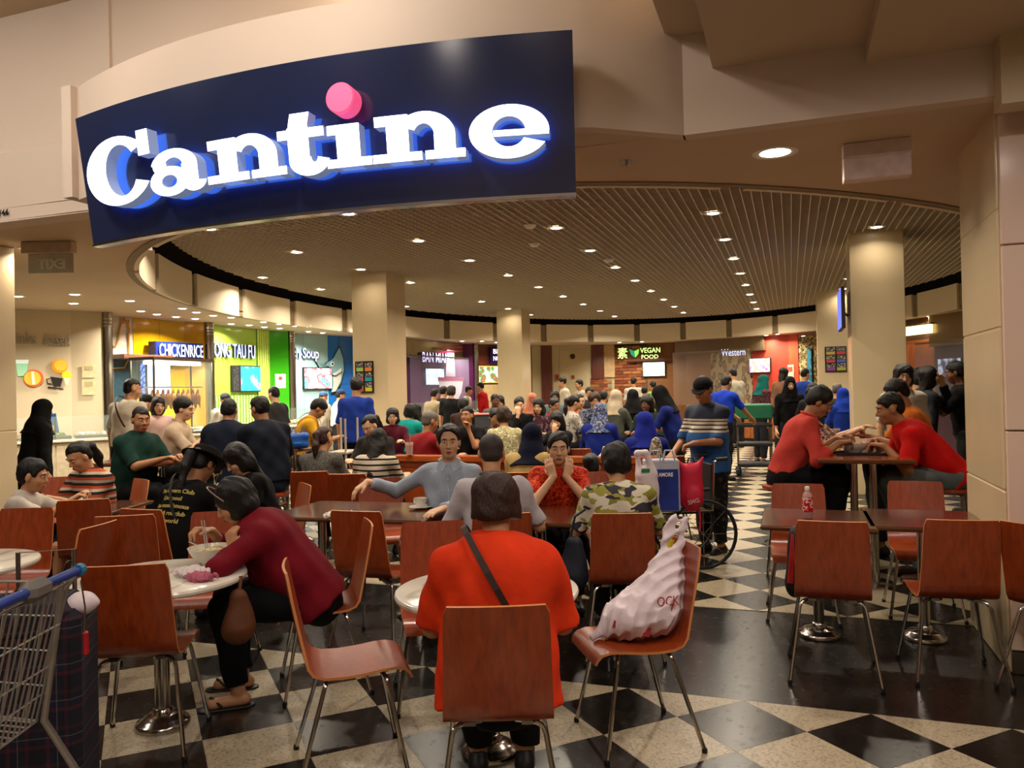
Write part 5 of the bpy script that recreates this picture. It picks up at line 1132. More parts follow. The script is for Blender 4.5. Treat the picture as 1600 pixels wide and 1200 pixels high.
# ---------------------------------------------------------------- tables and chairs near the camera
round_table((-2.890,3.015), 'round marble table with a soup bowl in front of the maroon woman')
round_table((-1.269,3.196), 'round marble table in front of the woman in orange')
round_table((-4.228,2.965), 'round marble table cut off by the left photo edge')
chair((-1.028,2.677), -21.00, 'chair the woman in the orange blouse sits on, its back to the camera')
chair((-1.792,2.937), 54.50, 'empty chair seen side-on between maroon woman and orange woman')
chair((-2.820,2.848), -27.50, 'empty chair tucked under the soup bowl table, back to the camera')
chair((-2.432,3.686), -127.50, 'chair under the woman in maroon')
chair((-2.511,4.443), -1.50, 'empty chair pushed against the brown table with crumpled tissue')
chair((-1.738,3.698), 150.50, 'empty chair facing the camera behind the orange woman\'s round table')
chair((-0.702,3.535), -121.50, 'chair with a white plastic bag slumped on its seat')
chair((-0.987,4.665), -15.50, 'chair of the woman in the camouflage blouse, back to the camera')
chair((0.180,4.632), -0.50, 'left empty chair at the small brown tables by the right column, back to camera')
chair((0.780,4.802), -5.50, 'right empty chair at the small brown tables by the right column, back to camera')
chair((0.036,5.706), 178.50, 'left chair facing the camera behind the drink bottle')
chair((0.813,5.981), 180.50, 'right chair facing the camera behind the small brown tables')
chair((1.279,4.650), 42.50, 'chair cut off by the right photo edge')
chair((-4.905,4.476), -33.50, 'chair with its back to the camera at the striped woman\'s table')
chair((-3.981,3.954), -31.50, 'chair with its back to the camera just left of the man in the hat')
chair((-3.977,3.372), -103.50, 'side-on chair at the left edge by the shopping trolley')
chair((-4.688,3.598), 158.50, 'chair facing the camera behind the marble table at left edge')
chair((-3.226,3.766), 152.50, 'chair facing the camera behind the soup bowl')
chair((-6.232,5.279), 145.50, 'chair facing the camera left of the striped woman')
chair((-5.522,5.212), -154.50, 'chair the woman in the striped blouse sits on')
chair((-4.328,6.484), -23.50, 'chair of the woman with the long ponytail, back to camera')
chair((-3.796,6.354), -13.50, 'chair of the woman in the black and white striped top')
chair((-3.161,5.624), 156.50, 'empty chair facing the camera beside the man in the grey shirt')
chair((-2.503,5.539), 162.50, 'chair under the man in the pale grey shirt')
chair((-1.725,4.467), -33.50, 'chair of the crew-cut man in white, back to camera')
chair((-1.769,6.043), 160.50, 'chair of the woman resting her chin on both hands')
chair((-1.550,6.301), 164.50, 'chair facing the camera right of the woman resting her chin')
chair((-2.031,4.963), -89.50, 'chair half hidden behind the orange woman\'s head')
chair((-3.950,4.231), 0.50, 'chair under the man in the black hat')
chair((-3.840,5.171), -139.50, 'chair of the woman in black with long hair')
chair((-2.238,6.694), -15.50, 'chair of the woman in the navy headscarf and beige top')
chair((-2.452,9.323), -7.50, 'empty chair beyond the partition, right of the little girl')
chair((-5.377,4.203), 55.50, 'chair the boy in the white shirt sits on')
rect_table((-2.92, 5.02), -3, 1.20, .78, 'brown table with white cups in front of the man in grey', peds=((-.36, 0), (.36, 0)))
rect_table((-1.42, 5.12), 0, .98, .74, 'brown table between the woman resting her chin and the camouflage blouse', peds=((-.2, 0), (.3, 0)))
rect_table((0.131,5.294), 0, .64, .70, 'small brown table with a drink bottle near the right column')
rect_table((0.740,5.403), 0, .64, .70, 'small brown table nearest the right column, empty')
rect_table((-5.359,4.687), -16, .95, .70, 'brown table where the boy and the striped woman eat', peds=((-.25, 0), (.25, 0)))
rect_table((-4.113,4.863), -10, .8, .7, 'brown table with trays between the hat man and the long-haired woman')
rect_table((-4.599,7.236), 0, 1.3, .7, 'brown table in front of the ponytail woman', peds=((-.4, 0), (.4, 0)))
rect_table((-3.476,8.430), 0, 1.3, .7, 'brown table behind the wooden partition, by the smiling woman', peds=((-.4, 0), (.4, 0)))
rect_table((-2.148,8.158), 0, .9, .7, 'brown table beyond the partition with a plastic bag', peds=((0, 0),))
high_table((.52, 7.75), 0, .66, 2.6, 'long bar-height table where the men in pink and red eat')
high_table((-6.096,6.229), -8, .9, .75, 'bar-height table where the man in dark green leans', .96)
high_table((-5.529,7.491), 5, .75, 1.0, 'bar-height table with a bright blue bag near the navy shirts', .98)
# low wooden partition with a bench behind
e = empty('wooden_partition', (-2.55, 7.36, .004)); tag(e, 'low orange wooden partition behind the man in grey', 'partition')
PW = wood('#8a3b12', '#b85a20', .25, (1, 8, 8), 'part', .4)
MB().bbox(-1.35, 1.35, -.02, .02, .06, .86, .004).build('panel', wood('#7a3210', '#9c4618', .3, (1, 8, 8), 'part2', .3), e); MB().bbox(-1.37, 1.37, -.05, .05, .86, .93, .01).build('top_rail', PW, e); MB().bbox(-1.35, 1.35, -.035, .035, 0, .06, .004).build('plinth', BLACKP, e)

# ---------------------------------------------------------------- the people, nearest first
def back_print(I, lines, m, size, up0, step, bold=.002):
    for i, t in enumerate(lines):
        me = text_mesh(t, size, extrude=.0008, bold=bold, align='CENTER'); me.materials.clear(); me.materials.append(m)
        R = I['wx'] + .035
        for v in me.vertices: v.co.z -= I['wd'] * (R - math.sqrt(max(R * R - v.co.x ** 2, 0)))
        o = link(me, I['root'], 'print'); c = I['chest'] + I['up'] * (up0 - i * step) - I['fw'] * (I['wx'] * (I['wd'] + .05) + .024)
        o.matrix_local = Matrix([[I['rt'][j], I['up'][j], -I['fw'][j], c[j]] for j in range(3)] + [[0, 0, 0, 1]])
I = person('seated woman in a bright orange blouse seen from behind, bobbed hair', (-1.038,2.716), -20.50, H=1.60, w=1.28, lean=9, hp=16, top='#cc3410', sleeve=.49, sleeve_w=1.35, ndrop=.092, shirt_h=-.09, bottom='#0d0d0f', hair='bob', hairm=HAIRB, tone='mid', h=.0075,
       rh=(.17, .32, .77), lh=(-.17, .32, .77), rpole=(.42, -.35, -1), lpole=(-.42, -.35, -1), strap=('#2a130c', -1), face=False, sw=1.02, bob=-.056, hem_w=1.17, foot_m='#101010')
MB().ball((0, 0, 0), .006, 8).build('button', mat('#e8dcc4', .3), I['root'], True, loc=tuple(I['neck'] - I['up'] * .01 - I['fw'] * .088))
person('woman in maroon hunched over a soup bowl, chopsticks in hand', (-2.456,3.614), -123.50, H=1.60, w=1.34, lean=37, hp=14, top='#6a0c1a', sleeve=.86, shirt_h=-.07, bottom='#0c0d10', hair='bob', tone='mid', h=.0075,
       rh=(.12, .50, .86), lh=(-.13, .37, .80), rdir=(-.4, .8, .25), rpn=(-.3, .2, -1), ldir=(.2, .15, 1), lpn=(.6, -.6, 0), rc=.8, lc=.8, lpole=(-1, -.5, .15), rpole=(.9, .0, -1), band='#8a6a62', feet='sandal', feet_y=.36, knee_dx=.03, belly=.03)
I = person('elderly man in pale grey shirt, one arm stretched along a chair back', (-2.387,5.315), 160.50, H=1.72, w=1.0, lean=-2, hp=4, hy=4, top=mat('#8f99a6', .85, 0, .10, 9, .3, 30, .15), sleeve=.97, collar='#9aa4b0', bottom='#15151a', hair='recede', tone='light', h=.0075,
       rh=(.60, .02, .93), rdir=(.7, .3, -.45), rc=.35, lh=(.02, .40, .775), ldir=(.5, .7, -.05), lc=.2, rpole=(.2, -.6, -.6))
_pk = lambda x, z, o: I['chest'] + I['rt'] * x + I['up'] * z + I['fw'] * (I['wd'] * math.sqrt(max((I['wx'] + .02) ** 2 - x * x, 0)) + o)
MB().tube([tuple(_pk(0, z, .010)) for z in (.10, .05, 0, -.05, -.10, -.15, -.2)], .007, 6).build('placket', cloth('#9aa4b0'), I['root'], True)
for z in (.06, -.02, -.10, -.17): MB().ball(tuple(_pk(0, z, .018)), .005, 6).build('button', mat('#d0ccc4', .4), I['root'])
_q = [tuple(_pk(-.05, .03, .012)), tuple(_pk(-.11, .03, .014)), tuple(_pk(-.11, -.06, .014)), tuple(_pk(-.05, -.06, .012))]; MB().poly(_q, [(0, 1, 2, 3)]).build('pocket', cloth('#98a2ae'), I['root'])
MB().tube([tuple(_pk(-.07, .05, .018)), tuple(_pk(-.07, -.01, .020))], .004, 6).build('pen', WHITEP, I['root'])
I = person('crew-cut man in a whitish shirt seen from behind', (-1.746,4.544), -27.50, H=1.69, w=1.02, lean=6, hp=8, hy=-6, top='#a9a2a6', sleeve=.44, bottom='#14151a', hair='crew', hairm=mat('#2b1f1a', .6, 0, .2, 60, .3, 200, key='crew'), tone='mid', h=.008, face=False, collar='#5d5a56', rh=(.26, .32, .76), lh=(-.2, .34, .76))
FLORAL = blotch(['#8f1508', '#c02a10', '#d8501e', '#a81c0c'], 38, 'red')
person('woman in red print blouse resting her chin on both hands', (-1.697,5.792), 160.50, H=1.60, w=1.08, lean=15, hp=-2, top=FLORAL, sleeve=.40, bottom='#17120f', hair='full', tone='light', h=.0075,
       rh=(.046, .265, .940), lh=(-.046, .265, .940), rdir=(.30, -.30, 1), ldir=(-.30, -.30, 1), rpn=(-.55, -1, .1), lpn=(.55, -1, .1), rc=.22, lc=.22, rpole=(.55, .75, -1), lpole=(-.55, .75, -1))
def camo_mat():
    m = bpy.data.materials.new('camouflage_cloth'); nt, N, L, b = nodes(m); v = tex_coord(nt, scale=(1, 1, 1.7)); col = None
    base = N.new('ShaderNodeRGB'); base.outputs[0].default_value = (*rgb('#c4bca6'), 1); col = base.outputs[0]
    for sc, th, c, off in ((9, .53, '#76741f', 0), (8, .56, '#2a2330', 3.7), (12, .60, '#8f8a36', 8.1)):
        mp = N.new('ShaderNodeMapping'); mp.inputs['Location'].default_value = (off, off * .7, off * 1.3); L.new(v, mp.inputs[0])
        n = noise(nt, mp.outputs[0], sc, 1.5); s = N.new('ShaderNodeMath'); s.operation = 'GREATER_THAN'; s.inputs[1].default_value = th; L.new(n, s.inputs[0])
        mx = N.new('ShaderNodeMixRGB'); L.new(s.outputs[0], mx.inputs[0]); L.new(col, mx.inputs[1]); mx.inputs[2].default_value = (*rgb(c), 1); col = mx.outputs[0]
    L.new(col, b.inputs['Base Color']); b.inputs['Roughness'].default_value = .85; return m
CAMO = camo_mat()
person('woman in a camouflage print blouse seen from behind, curly black hair', (-0.999,4.724), -17.50, H=1.52, w=1.16, lean=6, hp=10, hy=12, top=CAMO, sleeve=.44, shirt_h=-.05, bottom='#1a1714', hair='mop', tone='mid', h=.008, face=False, rh=(.2, .33, .76), lh=(-.2, .33, .76))
# standing man in the striped polo: navy yoke, white bands, blue below
def polo_mat():
    m = bpy.data.materials.new('banded_polo'); nt, N, L, b = nodes(m); v = tex_coord(nt); s = N.new('ShaderNodeSeparateXYZ'); L.new(v, s.inputs[0])
    mr = N.new('ShaderNodeMapRange'); mr.inputs[1].default_value = .8; mr.inputs[2].default_value = 1.5; L.new(s.outputs[2], mr.inputs[0])
    st = [(0, '#1a4c86'), (.50, '#b8ac98'), (.525, '#151a26'), (.55, '#b8ac98'), (.585, '#151a26'), (.605, '#b8ac98'), (.635, '#151a26'), (.65, '#b8ac98'), (.675, '#131d33')]
    L.new(ramp(nt, mr.outputs[0], [(p, rgb(c)) for p, c in st], 'CONSTANT'), b.inputs['Base Color']); b.inputs['Roughness'].default_value = .85; return m
person('standing man in a navy and blue banded polo and black cap', (-0.741,7.701), -147.50, 'stand', ht=1.67, w=1.12, lean=4, hp=20, hy=14, top=polo_mat(), sleeve=.47, shirt_h=-.10, bottom=blotch(['#0c0c0e', '#15151a', '#0a0a0b', '#3a3428'], 26, 'trs'), hair='short', cap=('visor', '#0e0e10'), tone='tan', h=.009, belly=.05,
       lh=(-.10, .36, 1.06), ldir=(.5, .5, -.2), lc=.9, rh=(.2, .30, .95), rc=.7)
person('man in a pink shirt and glasses eating at the long high table', (-.07, 6.95), 82, H=1.70, seat=.75, w=1.08, lean=24, hp=22, hy=-8, top=mat('#b23a32', .85, 0, .12, 9, .3, 30, .15), sleeve=.78, collar='#b8433a', bottom='#0d0d10', hair='full', tone='tan', glasses=True, h=.0085,
       rh=(.18, .40, 1.10), lh=(-.12, .44, 1.12), rc=.7, lc=.6, rdir=(-.5, .8, .1), ldir=(.4, .8, .3), feet_y=.25)
person('man in a bright red T-shirt and pale jeans bent over his food', (1.17, 7.0), -94, H=1.76, seat=.75, w=1.12, lean=43, hp=-6, top='#b8100e', sleeve=.44, shirt_h=-.05, bottom='#5b6264', hair='short', tone='tan', h=.0085,
       rh=(.12, .52, 1.10), lh=(-.16, .50, 1.08), rc=.7, lc=.7, ldir=(.6, .7, .1), rdir=(-.6, .7, .1), feet_y=.22, foot_m='#4a2a22')
person('man in an orange T-shirt half hidden behind the man in red', (1.15, 8.0), -92, H=1.74, seat=.75, w=1.05, lean=18, hp=18, top='#b9611c', sleeve=.44, bottom='#22252c', hair='full', tone='tan', h=.011, rh=(.1, .5, 1.08), lh=(-.12, .5, 1.08))
person('woman in red and white check at the high table behind the man in pink', (-.05, 7.85), 92, H=1.66, seat=.75, lean=26, hp=10, top=blotch(['#5c1418', '#b0a090', '#7c2020', '#c8b8a8'], 30, 'chk'), sleeve=.45, bottom='#1a1a1e', hair='bun', tone='light', h=.011, rh=(.1, .55, 1.12), lh=(-.1, .62, 1.15), rc=.7)
for xy, lb in (((-.07, 6.95), 'bar stool under the man in pink'), ((1.17, 7.0), 'bar stool under the man in red'), ((1.15, 8.0), 'bar stool under the man in the orange T-shirt'), ((-.05, 7.85), 'bar stool under the woman in red and white check')): stool(xy, lb)
person('standing woman in a white top with a black bag strap by the pillar', (1.117,9.314), 176.50, 'stand', ht=1.76, sw=.92, hp=4, top='#b5ab9c', sleeve=.42, bottom='#14141a', hair='bob', tone='light', h=.011, strap=('#101010', 1))
person('young woman in dark grey in profile, hand raised to her face', (1.444,10.278), 80.50, 'stand', ht=1.75, sw=.9, hp=-8, top='#1f2328', sleeve=.96, bottom='#101218', hair='long', tone='light', h=.012, lh=(-.06, .24, 1.55), ldir=(.2, -.3, 1), lc=.6)
person('dark haired woman queueing behind the woman in dark grey', (1.531,11.582), 40.50, 'stand', ht=1.74, sw=.92, top='#15151a', sleeve=.9, bottom='#101216', hair='mop', tone='mid', h=.014, face=False)
person('man in a black T-shirt and grey jeans by the right column, phone raised', (1.951,10.564), -81.50, 'stand', ht=1.80, w=1.1, top='#0a0a0b', sleeve=.46, bottom='#2a2926', hair='full', tone='dark', h=.012, lh=(-.05, .34, 1.42), ldir=(.1, .5, .8), lc=.7, rh=(.1, .34, 1.40), rdir=(-.2, .5, .8), rc=.7)
# left side
person('boy in a white T-shirt seated at the left edge', (-5.396,4.228), 60.50, H=1.30, seat=.45, lean=12, hp=6, hscale=1.08, top='#b9b0a4', sleeve=.42, shirt_h=-.04, bottom='#161a26', legs='short', hair='full', tone='mid', h=.0085, rh=(.06, .40, .84), lh=(-.06, .42, .86), rc=.7, lc=.7)
STRIPW = stripes(['#8a3b22', '#1c1616', '#b0a08a', '#a8452a', '#2a2020', '#8f7f6c'], .022, 2, 'w')
person('woman in a multicoloured striped blouse eating opposite the boy', (-5.487,5.087), -175.50, H=1.58, w=1.12, lean=14, hp=24, hy=-6, top=STRIPW, sleeve=.46, bottom='#101014', hair='pony', tone='mid', h=.0085, rh=(.12, .42, .80), lh=(-.08, .44, .80), rc=.6)
I = person('man in a black T-shirt with back print and a black hat', (-3.958,4.228), 2.50, H=1.66, w=1.06, lean=26, hp=22, top='#070708', sleeve=.46, shirt_h=-.06, bottom='#0a0a0c', hair='pony', cap=('hat', '#16130f'), tone='tan', h=.0085, face=False, rh=(.24, .44, .76), lh=(-.2, .40, .76), strap=('#151310', -1))
back_print(I, ['The Cavern Club', 'Liverpool', 'the most famous', 'rock & roll club', 'in the world'], mat('#a89a4a', .7, 0, .1), .040, .045, .052, .0012)
person('woman in black with long dark hair looking down', (-3.836,5.141), -137.50, H=1.60, lean=18, hp=30, top='#08080a', sleeve=.48, bottom='#101014', hair='long', tone='light', h=.009, lh=(-.16, .40, .76), rh=(.16, .42, .76))
person('heavy man in a dark green polo leaning on the high table', (-6.141,6.054), 92.50, H=1.70, ht=1.49, w=1.28, lean=12, hp=2, hy=-22, top='#0c2a22', sleeve=.47, bottom='#0e0e10', hair='short', tone='tan', h=.010, rh=(.10, .50, 1.0), lh=(-.12, .48, 1.0), rc=.5, belly=.04)
person('man in a cream polo and glasses in profile, fist raised', (-6.398,6.865), 64.50, H=1.70, ht=1.57, w=1.02, lean=10, hp=6, top='#b09c82', sleeve=.44, collar='#a08d74', bottom='#16161c', hair='full', tone='light', glasses=True, h=.010, rh=(.08, .40, 1.16), rdir=(-.2, .5, .8), rc=.9, lh=(-.1, .42, 1.05))
person('broad man in navy seen squarely from behind', (-5.588,6.780), -25.50, H=1.74, ht=1.55, w=1.34, lean=8, hp=6, top='#0a1120', sleeve=.47, shirt_h=-.06, bottom='#11141c', hair='short', tone='tan', h=.010, face=False, rh=(.2, .42, 1.0), lh=(-.2, .42, 1.0))
person('man in navy turned left, the nearer of the two navy shirts', (-4.771,6.401), -59.50, H=1.74, ht=1.57, w=1.22, lean=14, hp=10, hy=18, top='#080d19', sleeve=.47, shirt_h=-.05, bottom='#1c2a3c', hair='short', tone='tan', h=.010, rh=(.2, .44, 1.0), lh=(-.2, .42, 1.0))
person('man in a yellow shirt looking down at the high table', (-5.903,8.525), 56.50, H=1.68, ht=1.50, w=1.1, lean=18, hp=34, top='#b5861e', sleeve=.44, bottom='#1a1a20', hair='full', tone='tan', h=.012, strap=('#3a1d12', 1), rh=(.1, .45, 1.02), lh=(-.1, .45, 1.02))
person('man in a white T-shirt standing with his back turned, brown bag on shoulder', (-7.973,7.792), -5.50, 'stand', ht=1.83, w=1.1, top='#b9ad9a', sleeve=.44, bottom='#1d1d22', hair='short', tone='mid', h=.012, hy=-35, strap=('#5a2a1a', -1))
person('woman with a fringe in a pale pink top at the chicken stall', (-8.136,8.477), 122.50, 'stand', ht=1.60, sw=.92, top='#c4a39a', sleeve=.4, bottom='#22222a', hair='long', tone='light', h=.013)
person('person in a black cap behind the man in white', (-9.059,9.105), 40.50, 'stand', ht=1.63, top='#8a8478', sleeve=.45, hair='short', cap=('cap', '#101010'), tone='mid', h=.015, face=False)
person('woman in a long black robe standing by the left column', (-8.171,6.661), 20.50, 'stand', ht=1.59, w=1.25, top='#060606', abaya=True, hijab='#060606', tone='mid', h=.013, face=False, feet=None)
person('man in a dark grey T-shirt ordering at the green stall', (-7.978,10.973), -87.50, 'stand', ht=1.73, top='#2b2a2a', sleeve=.45, bottom='#1a1a20', hair='short', tone='light', h=.015)
person('man in a royal blue uniform polo standing beside the pillar', (-5.750,9.640), -13.50, 'stand', ht=1.81, w=1.05, top='#122a78', sleeve=.46, shirt_h=-.06, bottom='#0b0b0e', hair='full', tone='tan', h=.012, face=False)
HEATH = mat('#4b4844', .9, 0, .45, 60, .2, 90, .1, key='heather')
person('woman in heather grey with a long brown ponytail, back turned', (-4.390,6.642), -9.50, H=1.58, w=1.05, lean=10, hp=12, hy=-14, top=HEATH, sleeve=.42, bottom='#1a1a20', hair='pony', hairm=HAIRB, tone='mid', h=.010, face=False, rh=(.2, .36, .76), lh=(-.2, .36, .76))
person('woman in dark grey with ponytail facing the striped top', (-4.385,7.843), -179.50, H=1.62, ht=1.33, w=1.08, lean=10, hp=26, hy=-10, top='#262422', sleeve=.46, bottom='#14141a', hair='pony', tone='light', h=.011)
BW = stripes(['#a89c8a', '#a89c8a', '#15120f'], .017, 2, 'bw')
person('woman in a black and white striped top seen from behind', (-3.716,6.520), -7.50, H=1.56, w=1.02, lean=12, hp=18, top=BW, sleeve=.72, bottom='#14141a', hair='long', tone='mid', h=.010, face=False, rh=(.2, .38, .76), lh=(-.2, .36, .76))
person('girl in maroon and glasses smiling beside the pillar', (-5.347,9.995), 156.50, H=1.45, ht=1.36, lean=4, hp=2, hscale=1.05, top='#470d1e', sleeve=.9, hair='bob', tone='light', glasses=True, h=.014)
person('woman in a teal top by the pillar', (-5.617,10.960), 4.50, H=1.58, ht=1.40, top='#0f7d78', sleeve=.3, hair='bob', tone='mid', h=.015, face=False)
person('woman with long black hair in pale clothes next to the teal top', (-5.519,11.207), -83.50, H=1.62, ht=1.40, top='#9a948c', sleeve=.4, hair='long', tone='light', h=.015)
person('man in a dark red T-shirt with cropped hair, turned right', (-4.012,8.187), 22.50, H=1.72, ht=1.36, w=1.12, lean=8, hp=8, hy=-18, top='#701014', sleeve=.46, shirt_h=-.04, bottom='#15151a', hair='crew', hairm=HAIRG, tone='tan', glasses=True, h=.011, rh=(.2, .4, .82), lh=(-.2, .4, .82))
person('smiling woman in black looking up behind the man in grey', (-4.026,9.614), 166.50, H=1.60, ht=1.37, lean=6, hp=-6, hy=-18, top='#0b0a0a', sleeve=.3, hair='bun', tone='tan', h=.012, lh=(-.04, .24, 1.08), ldir=(.1, .1, 1), lc=.7)
person('woman in a navy headscarf and beige top seen from behind', (-2.254,6.762), -3.50, H=1.60, w=1.18, lean=12, hp=8, hijab='#080d22', top='#a88d58', sleeve=.6, bottom='#14141a', hair=None, tone='tan', h=.010, face=False)
person('small child with a hair bun behind the partition', (-1.682,6.752), 0.50, H=1.15, seat=.36, hscale=1.12, lean=4, hp=6, top='#3a2a3c', sleeve=.4, hair='bun', tone='mid', h=.012, face=False)
FAR = 'diners and staff in the back of the hall'
def fp(label, px, az, ht, pose='sit', **k):
    kk = dict(h=.016, face=True, hair='short', tone='mid', H=1.62); kk.update(k)
    return person(label, px, az, pose, ht=ht, group=FAR, **kk)
fp('person in beige with a backpack queueing at the purple stall', (-7.312,15.452), 10.50, 1.65, 'stand', top='#8c7f66', face=False, hair='full')
fp('dark clothed person close beside the beige backpack', (-7.381,16.065), 20.50, 1.70, 'stand', top='#141414', face=False, hair='full')
fp('woman in a black dress with short hair, back turned, at the purple stall', (-6.690,15.036), -11.50, 1.70, 'stand', top='#0a0a0c', bottom='#0a0a0c', face=False, hair='mop')
fp('cook in a white jacket and cap bending behind the noodle counter', (-8.697,20.585), 80.50, 1.72, 'stand', top='#c4bcae', sleeve=.7, cap=('cap', '#33261c'))
fp('staff member in a red shirt facing left at the noodle stall', (-8.091,20.481), -89.50, 1.83, 'stand', top='#a01016', sleeve=.8)
fp('diner with black hair left of the grey tub', (-5.520,12.904), -9.50, 1.45, top='#3c2a26', face=False, hair='mop')
fp('bald dark-skinned man in grey right of the grey tub', (-4.995,13.090), 140.50, 1.52, top='#55504a', tone='dark', hair='crew')
fp('dark haired diner beside the bald man', (-5.015,13.507), 170.50, 1.48, top='#22202a', hair='mop')
PRB = blotch(['#8f8660', '#b5aa84', '#6b6a3c', '#c9c0a0'], 24, 'beigeprint')
person('woman with reddish brown short hair in a beige print top, back turned', (-3.298,9.023), -29.50, H=1.56, ht=1.37, w=1.05, top=PRB, sleeve=.45, hair='mop', hairm=HAIRB, tone='mid', h=.012, face=False)
fp('man peering from behind the reddish brown hair', (-3.928,10.285), 145.50, 1.32, top='#2a2422', tone='tan', hair='full')
fp('woman in black resting her chin on one hand', (-3.916,11.351), 158.50, 1.47, top='#0e0d0c', sleeve=.9, hair='bun', tone='light', h=.013, rh=(.02, .26, 1.22), rdir=(.1, -.2, 1), rpn=(0, -1, 0), rc=.6)
fp('woman in a peach headscarf', (-4.803,14.750), 165.50, 1.51, top='#a86a50', hijab='#b8735a', hair=None, tone='tan')
fp('person in dark plaid with hair over the face', (-3.603,11.461), 180.50, 1.44, top=blotch(['#2a1420', '#551824', '#1a1a2a', '#6a5a5a'], 26, 'plaid'), sleeve=.9, hair='long', tone='light')
fp('man in red behind the plaid shirt', (-3.742,12.473), 130.50, 1.43, top='#7c0f1c', sleeve=.8, hair='full', tone='tan')
fp('woman with wavy dark hair in grey facing forward', (-4.246,14.416), 162.50, 1.55, top='#5a6468', hair='long', tone='tan')
person('little girl with a finger at her mouth', (-2.610,9.055), -169.50, H=1.2, ht=1.31, hscale=1.08, lean=6, hp=8, top='#14131a', sleeve=.4, hair='long', tone='light', h=.012, group=FAR, lh=(-.03, .22, 1.08), ldir=(0, -.1, 1))
fp('woman in white print in profile turned right', (-3.261,11.795), 50.50, 1.47, top=blotch(['#9a948a', '#b5aea0', '#6a6058'], 26, 'wp'), hair='pony', tone='mid')
fp('woman in an orange batik print', (-3.364,12.819), 150.50, 1.49, top=blotch(['#a0501e', '#c07a3a', '#6a2a10', '#b8a080'], 30, 'batik'), sleeve=.8, hair='bun', tone='light')
fp('woman in blue batik smiling at the camera', (-2.887,11.927), 158.50, 1.51, top=blotch(['#1c2438', '#3a4a6a', '#7a7a80', '#14182a'], 34, 'bbatik'), sleeve=.9, hair='mop', hairm=HAIRB, tone='mid', w=1.15)
fp('person in a royal blue patterned shawl seen from behind', (-2.400,10.190), -5.50, 1.37, top='#10206c', hijab=blotch(['#1a2040', '#5a6480', '#20306a', '#8a8a90'], 40, 'bshawl'), hair=None, w=1.15, sleeve=.9, face=False, h=.013)
fp('woman in a long cream headscarf and grey-green top', (-2.564,11.830), 16.50, 1.54, top='#46483e', hijab='#a89880', hair=None, sleeve=.9, face=False)
fp('woman in a black robe seen from behind', (-2.354,12.328), -9.50, 1.54, top='#08080a', abaya=True, hijab='#08080a', hair=None, face=False, w=1.1, feet=None)
fp('dark-skinned woman in dark green turned left', (-1.854,11.020), -159.50, 1.47, top='#182420', hair='long', tone='dark', w=1.1, sleeve=.9)
fp('person with dark hair behind the dark green top', (-1.861,11.866), 10.50, 1.47, top='#2a2420', hair='long', face=False)
LEO = blotch(['#0c0b0a', '#a89a84', '#151210', '#bdb098'], 42, 'leo', kind='voronoi')
I = person('woman in a royal blue headscarf seen from behind', (-1.446,8.247), -11.50, H=1.60, ht=1.31, w=1.15, lean=8, top='#0f1a66', hijab='#101c74', hair=None, sleeve=.9, bottom='#14141a', h=.012, face=False, group=FAR)
person('woman in a blue staff polo and black headscarf bending to the left', (-1.421,10.431), -85.50, 'stand', ht=1.62, w=1.05, lean=16, hp=18, top='#101c5c', sleeve=.46, bottom='#0c0c10', hijab='#070708', hair=None, tone='mid', h=.013, group=FAR, rh=(.15, .45, 1.0), lh=(-.15, .45, 1.0))
person('man in a bright blue shirt pushing the cleaning cart', (-1.108,13.618), 32.50, 'stand', ht=1.76, w=1.12, lean=10, hp=16, top='#10309a', sleeve=.45, bottom='#101014', hair='short', tone='tan', h=.014, group=FAR, face=False, rh=(.22, .52, 1.02), lh=(-.1, .55, 1.02))
fp('student in a white shirt with a strap, turned left', (-5.380,19.319), -119.50, 1.89, 'stand', top='#b8ae9a', sleeve=.44, hair='full', bottom='#3a3a30')
fp('second student in white near the wooden wall', (-5.096,19.844), -139.50, 1.82, 'stand', top='#b0a692', hair='full', bottom='#3a3a30')
fp('vegan stall worker in white seen from behind', (-4.256,22.370), 0.50, 1.87, 'stand', top='#c0b8a8', face=False)
fp('customer in pale green at the vegan stall', (-3.410,21.078), -49.50, 1.75, 'stand', top='#7a9a4a', face=False)
fp('dark haired customer between white and green shirts', (-3.509,19.982), -9.50, 1.60, 'stand', top='#1c1c20', face=False)
fp('diner with black hair in front of the vegan counter', (-3.395,14.718), 0.50, 1.53, top='#1a6a66', face=False, hair='full')
fp('diner with a round black haircut by the brick pier', (-3.853,15.616), 170.50, 1.60, top='#2a2a30', hair='full')
fp('woman in a teal headscarf and flowered dress queueing right', (-0.603,16.767), 50.50, 1.78, 'stand', top=blotch(['#2a1c20', '#5a2a30', '#1c1416'], 20, 'fl'), hijab='#0d5450', hair=None, sleeve=.9)
person('woman in a black headscarf smiling behind the man in pink', (-0.036,14.210), 166.50, H=1.60, ht=1.70, pose='stand', top='#0a0a0c', sleeve=.9, hijab='#08080a', hair=None, tone='light', h=.014, group=FAR)
fp('woman with long hair in brown by the red stall', (-0.221,19.024), 40.50, 1.96, 'stand', top='#6a4a34', hair='long', tone='tan')
fp('man in royal blue at the red stall', (0.234,19.186), 50.50, 1.93, 'stand', top='#15307c', face=False)
fp('grey haired man at the far pillar', (0.713,14.263), 10.50, 1.57, top='#2a2822', hair='short', hairm=HAIRG, face=False)
fp('woman in a bright blue headscarf near the far pillar', (0.786,13.334), -9.50, 1.49, top='#122c84', hijab='#1636a0', hair=None, face=False)
fp('dark haired person left of the far pillar', (0.348,13.709), -9.50, 1.58, top='#1c1a1c', hair='full', face=False)
fp('person with a pale shirt and backpack in front of the glass stall', (-1.317,20.758), -39.50, 2.01, 'stand', top='#9a9482', face=False)
fp('cook in a cap behind the fish soup counter', (-9.692,14.822), 110.50, 1.64, 'stand', top='#b0a89a', cap=('cap', '#2c4460'), tone='tan')
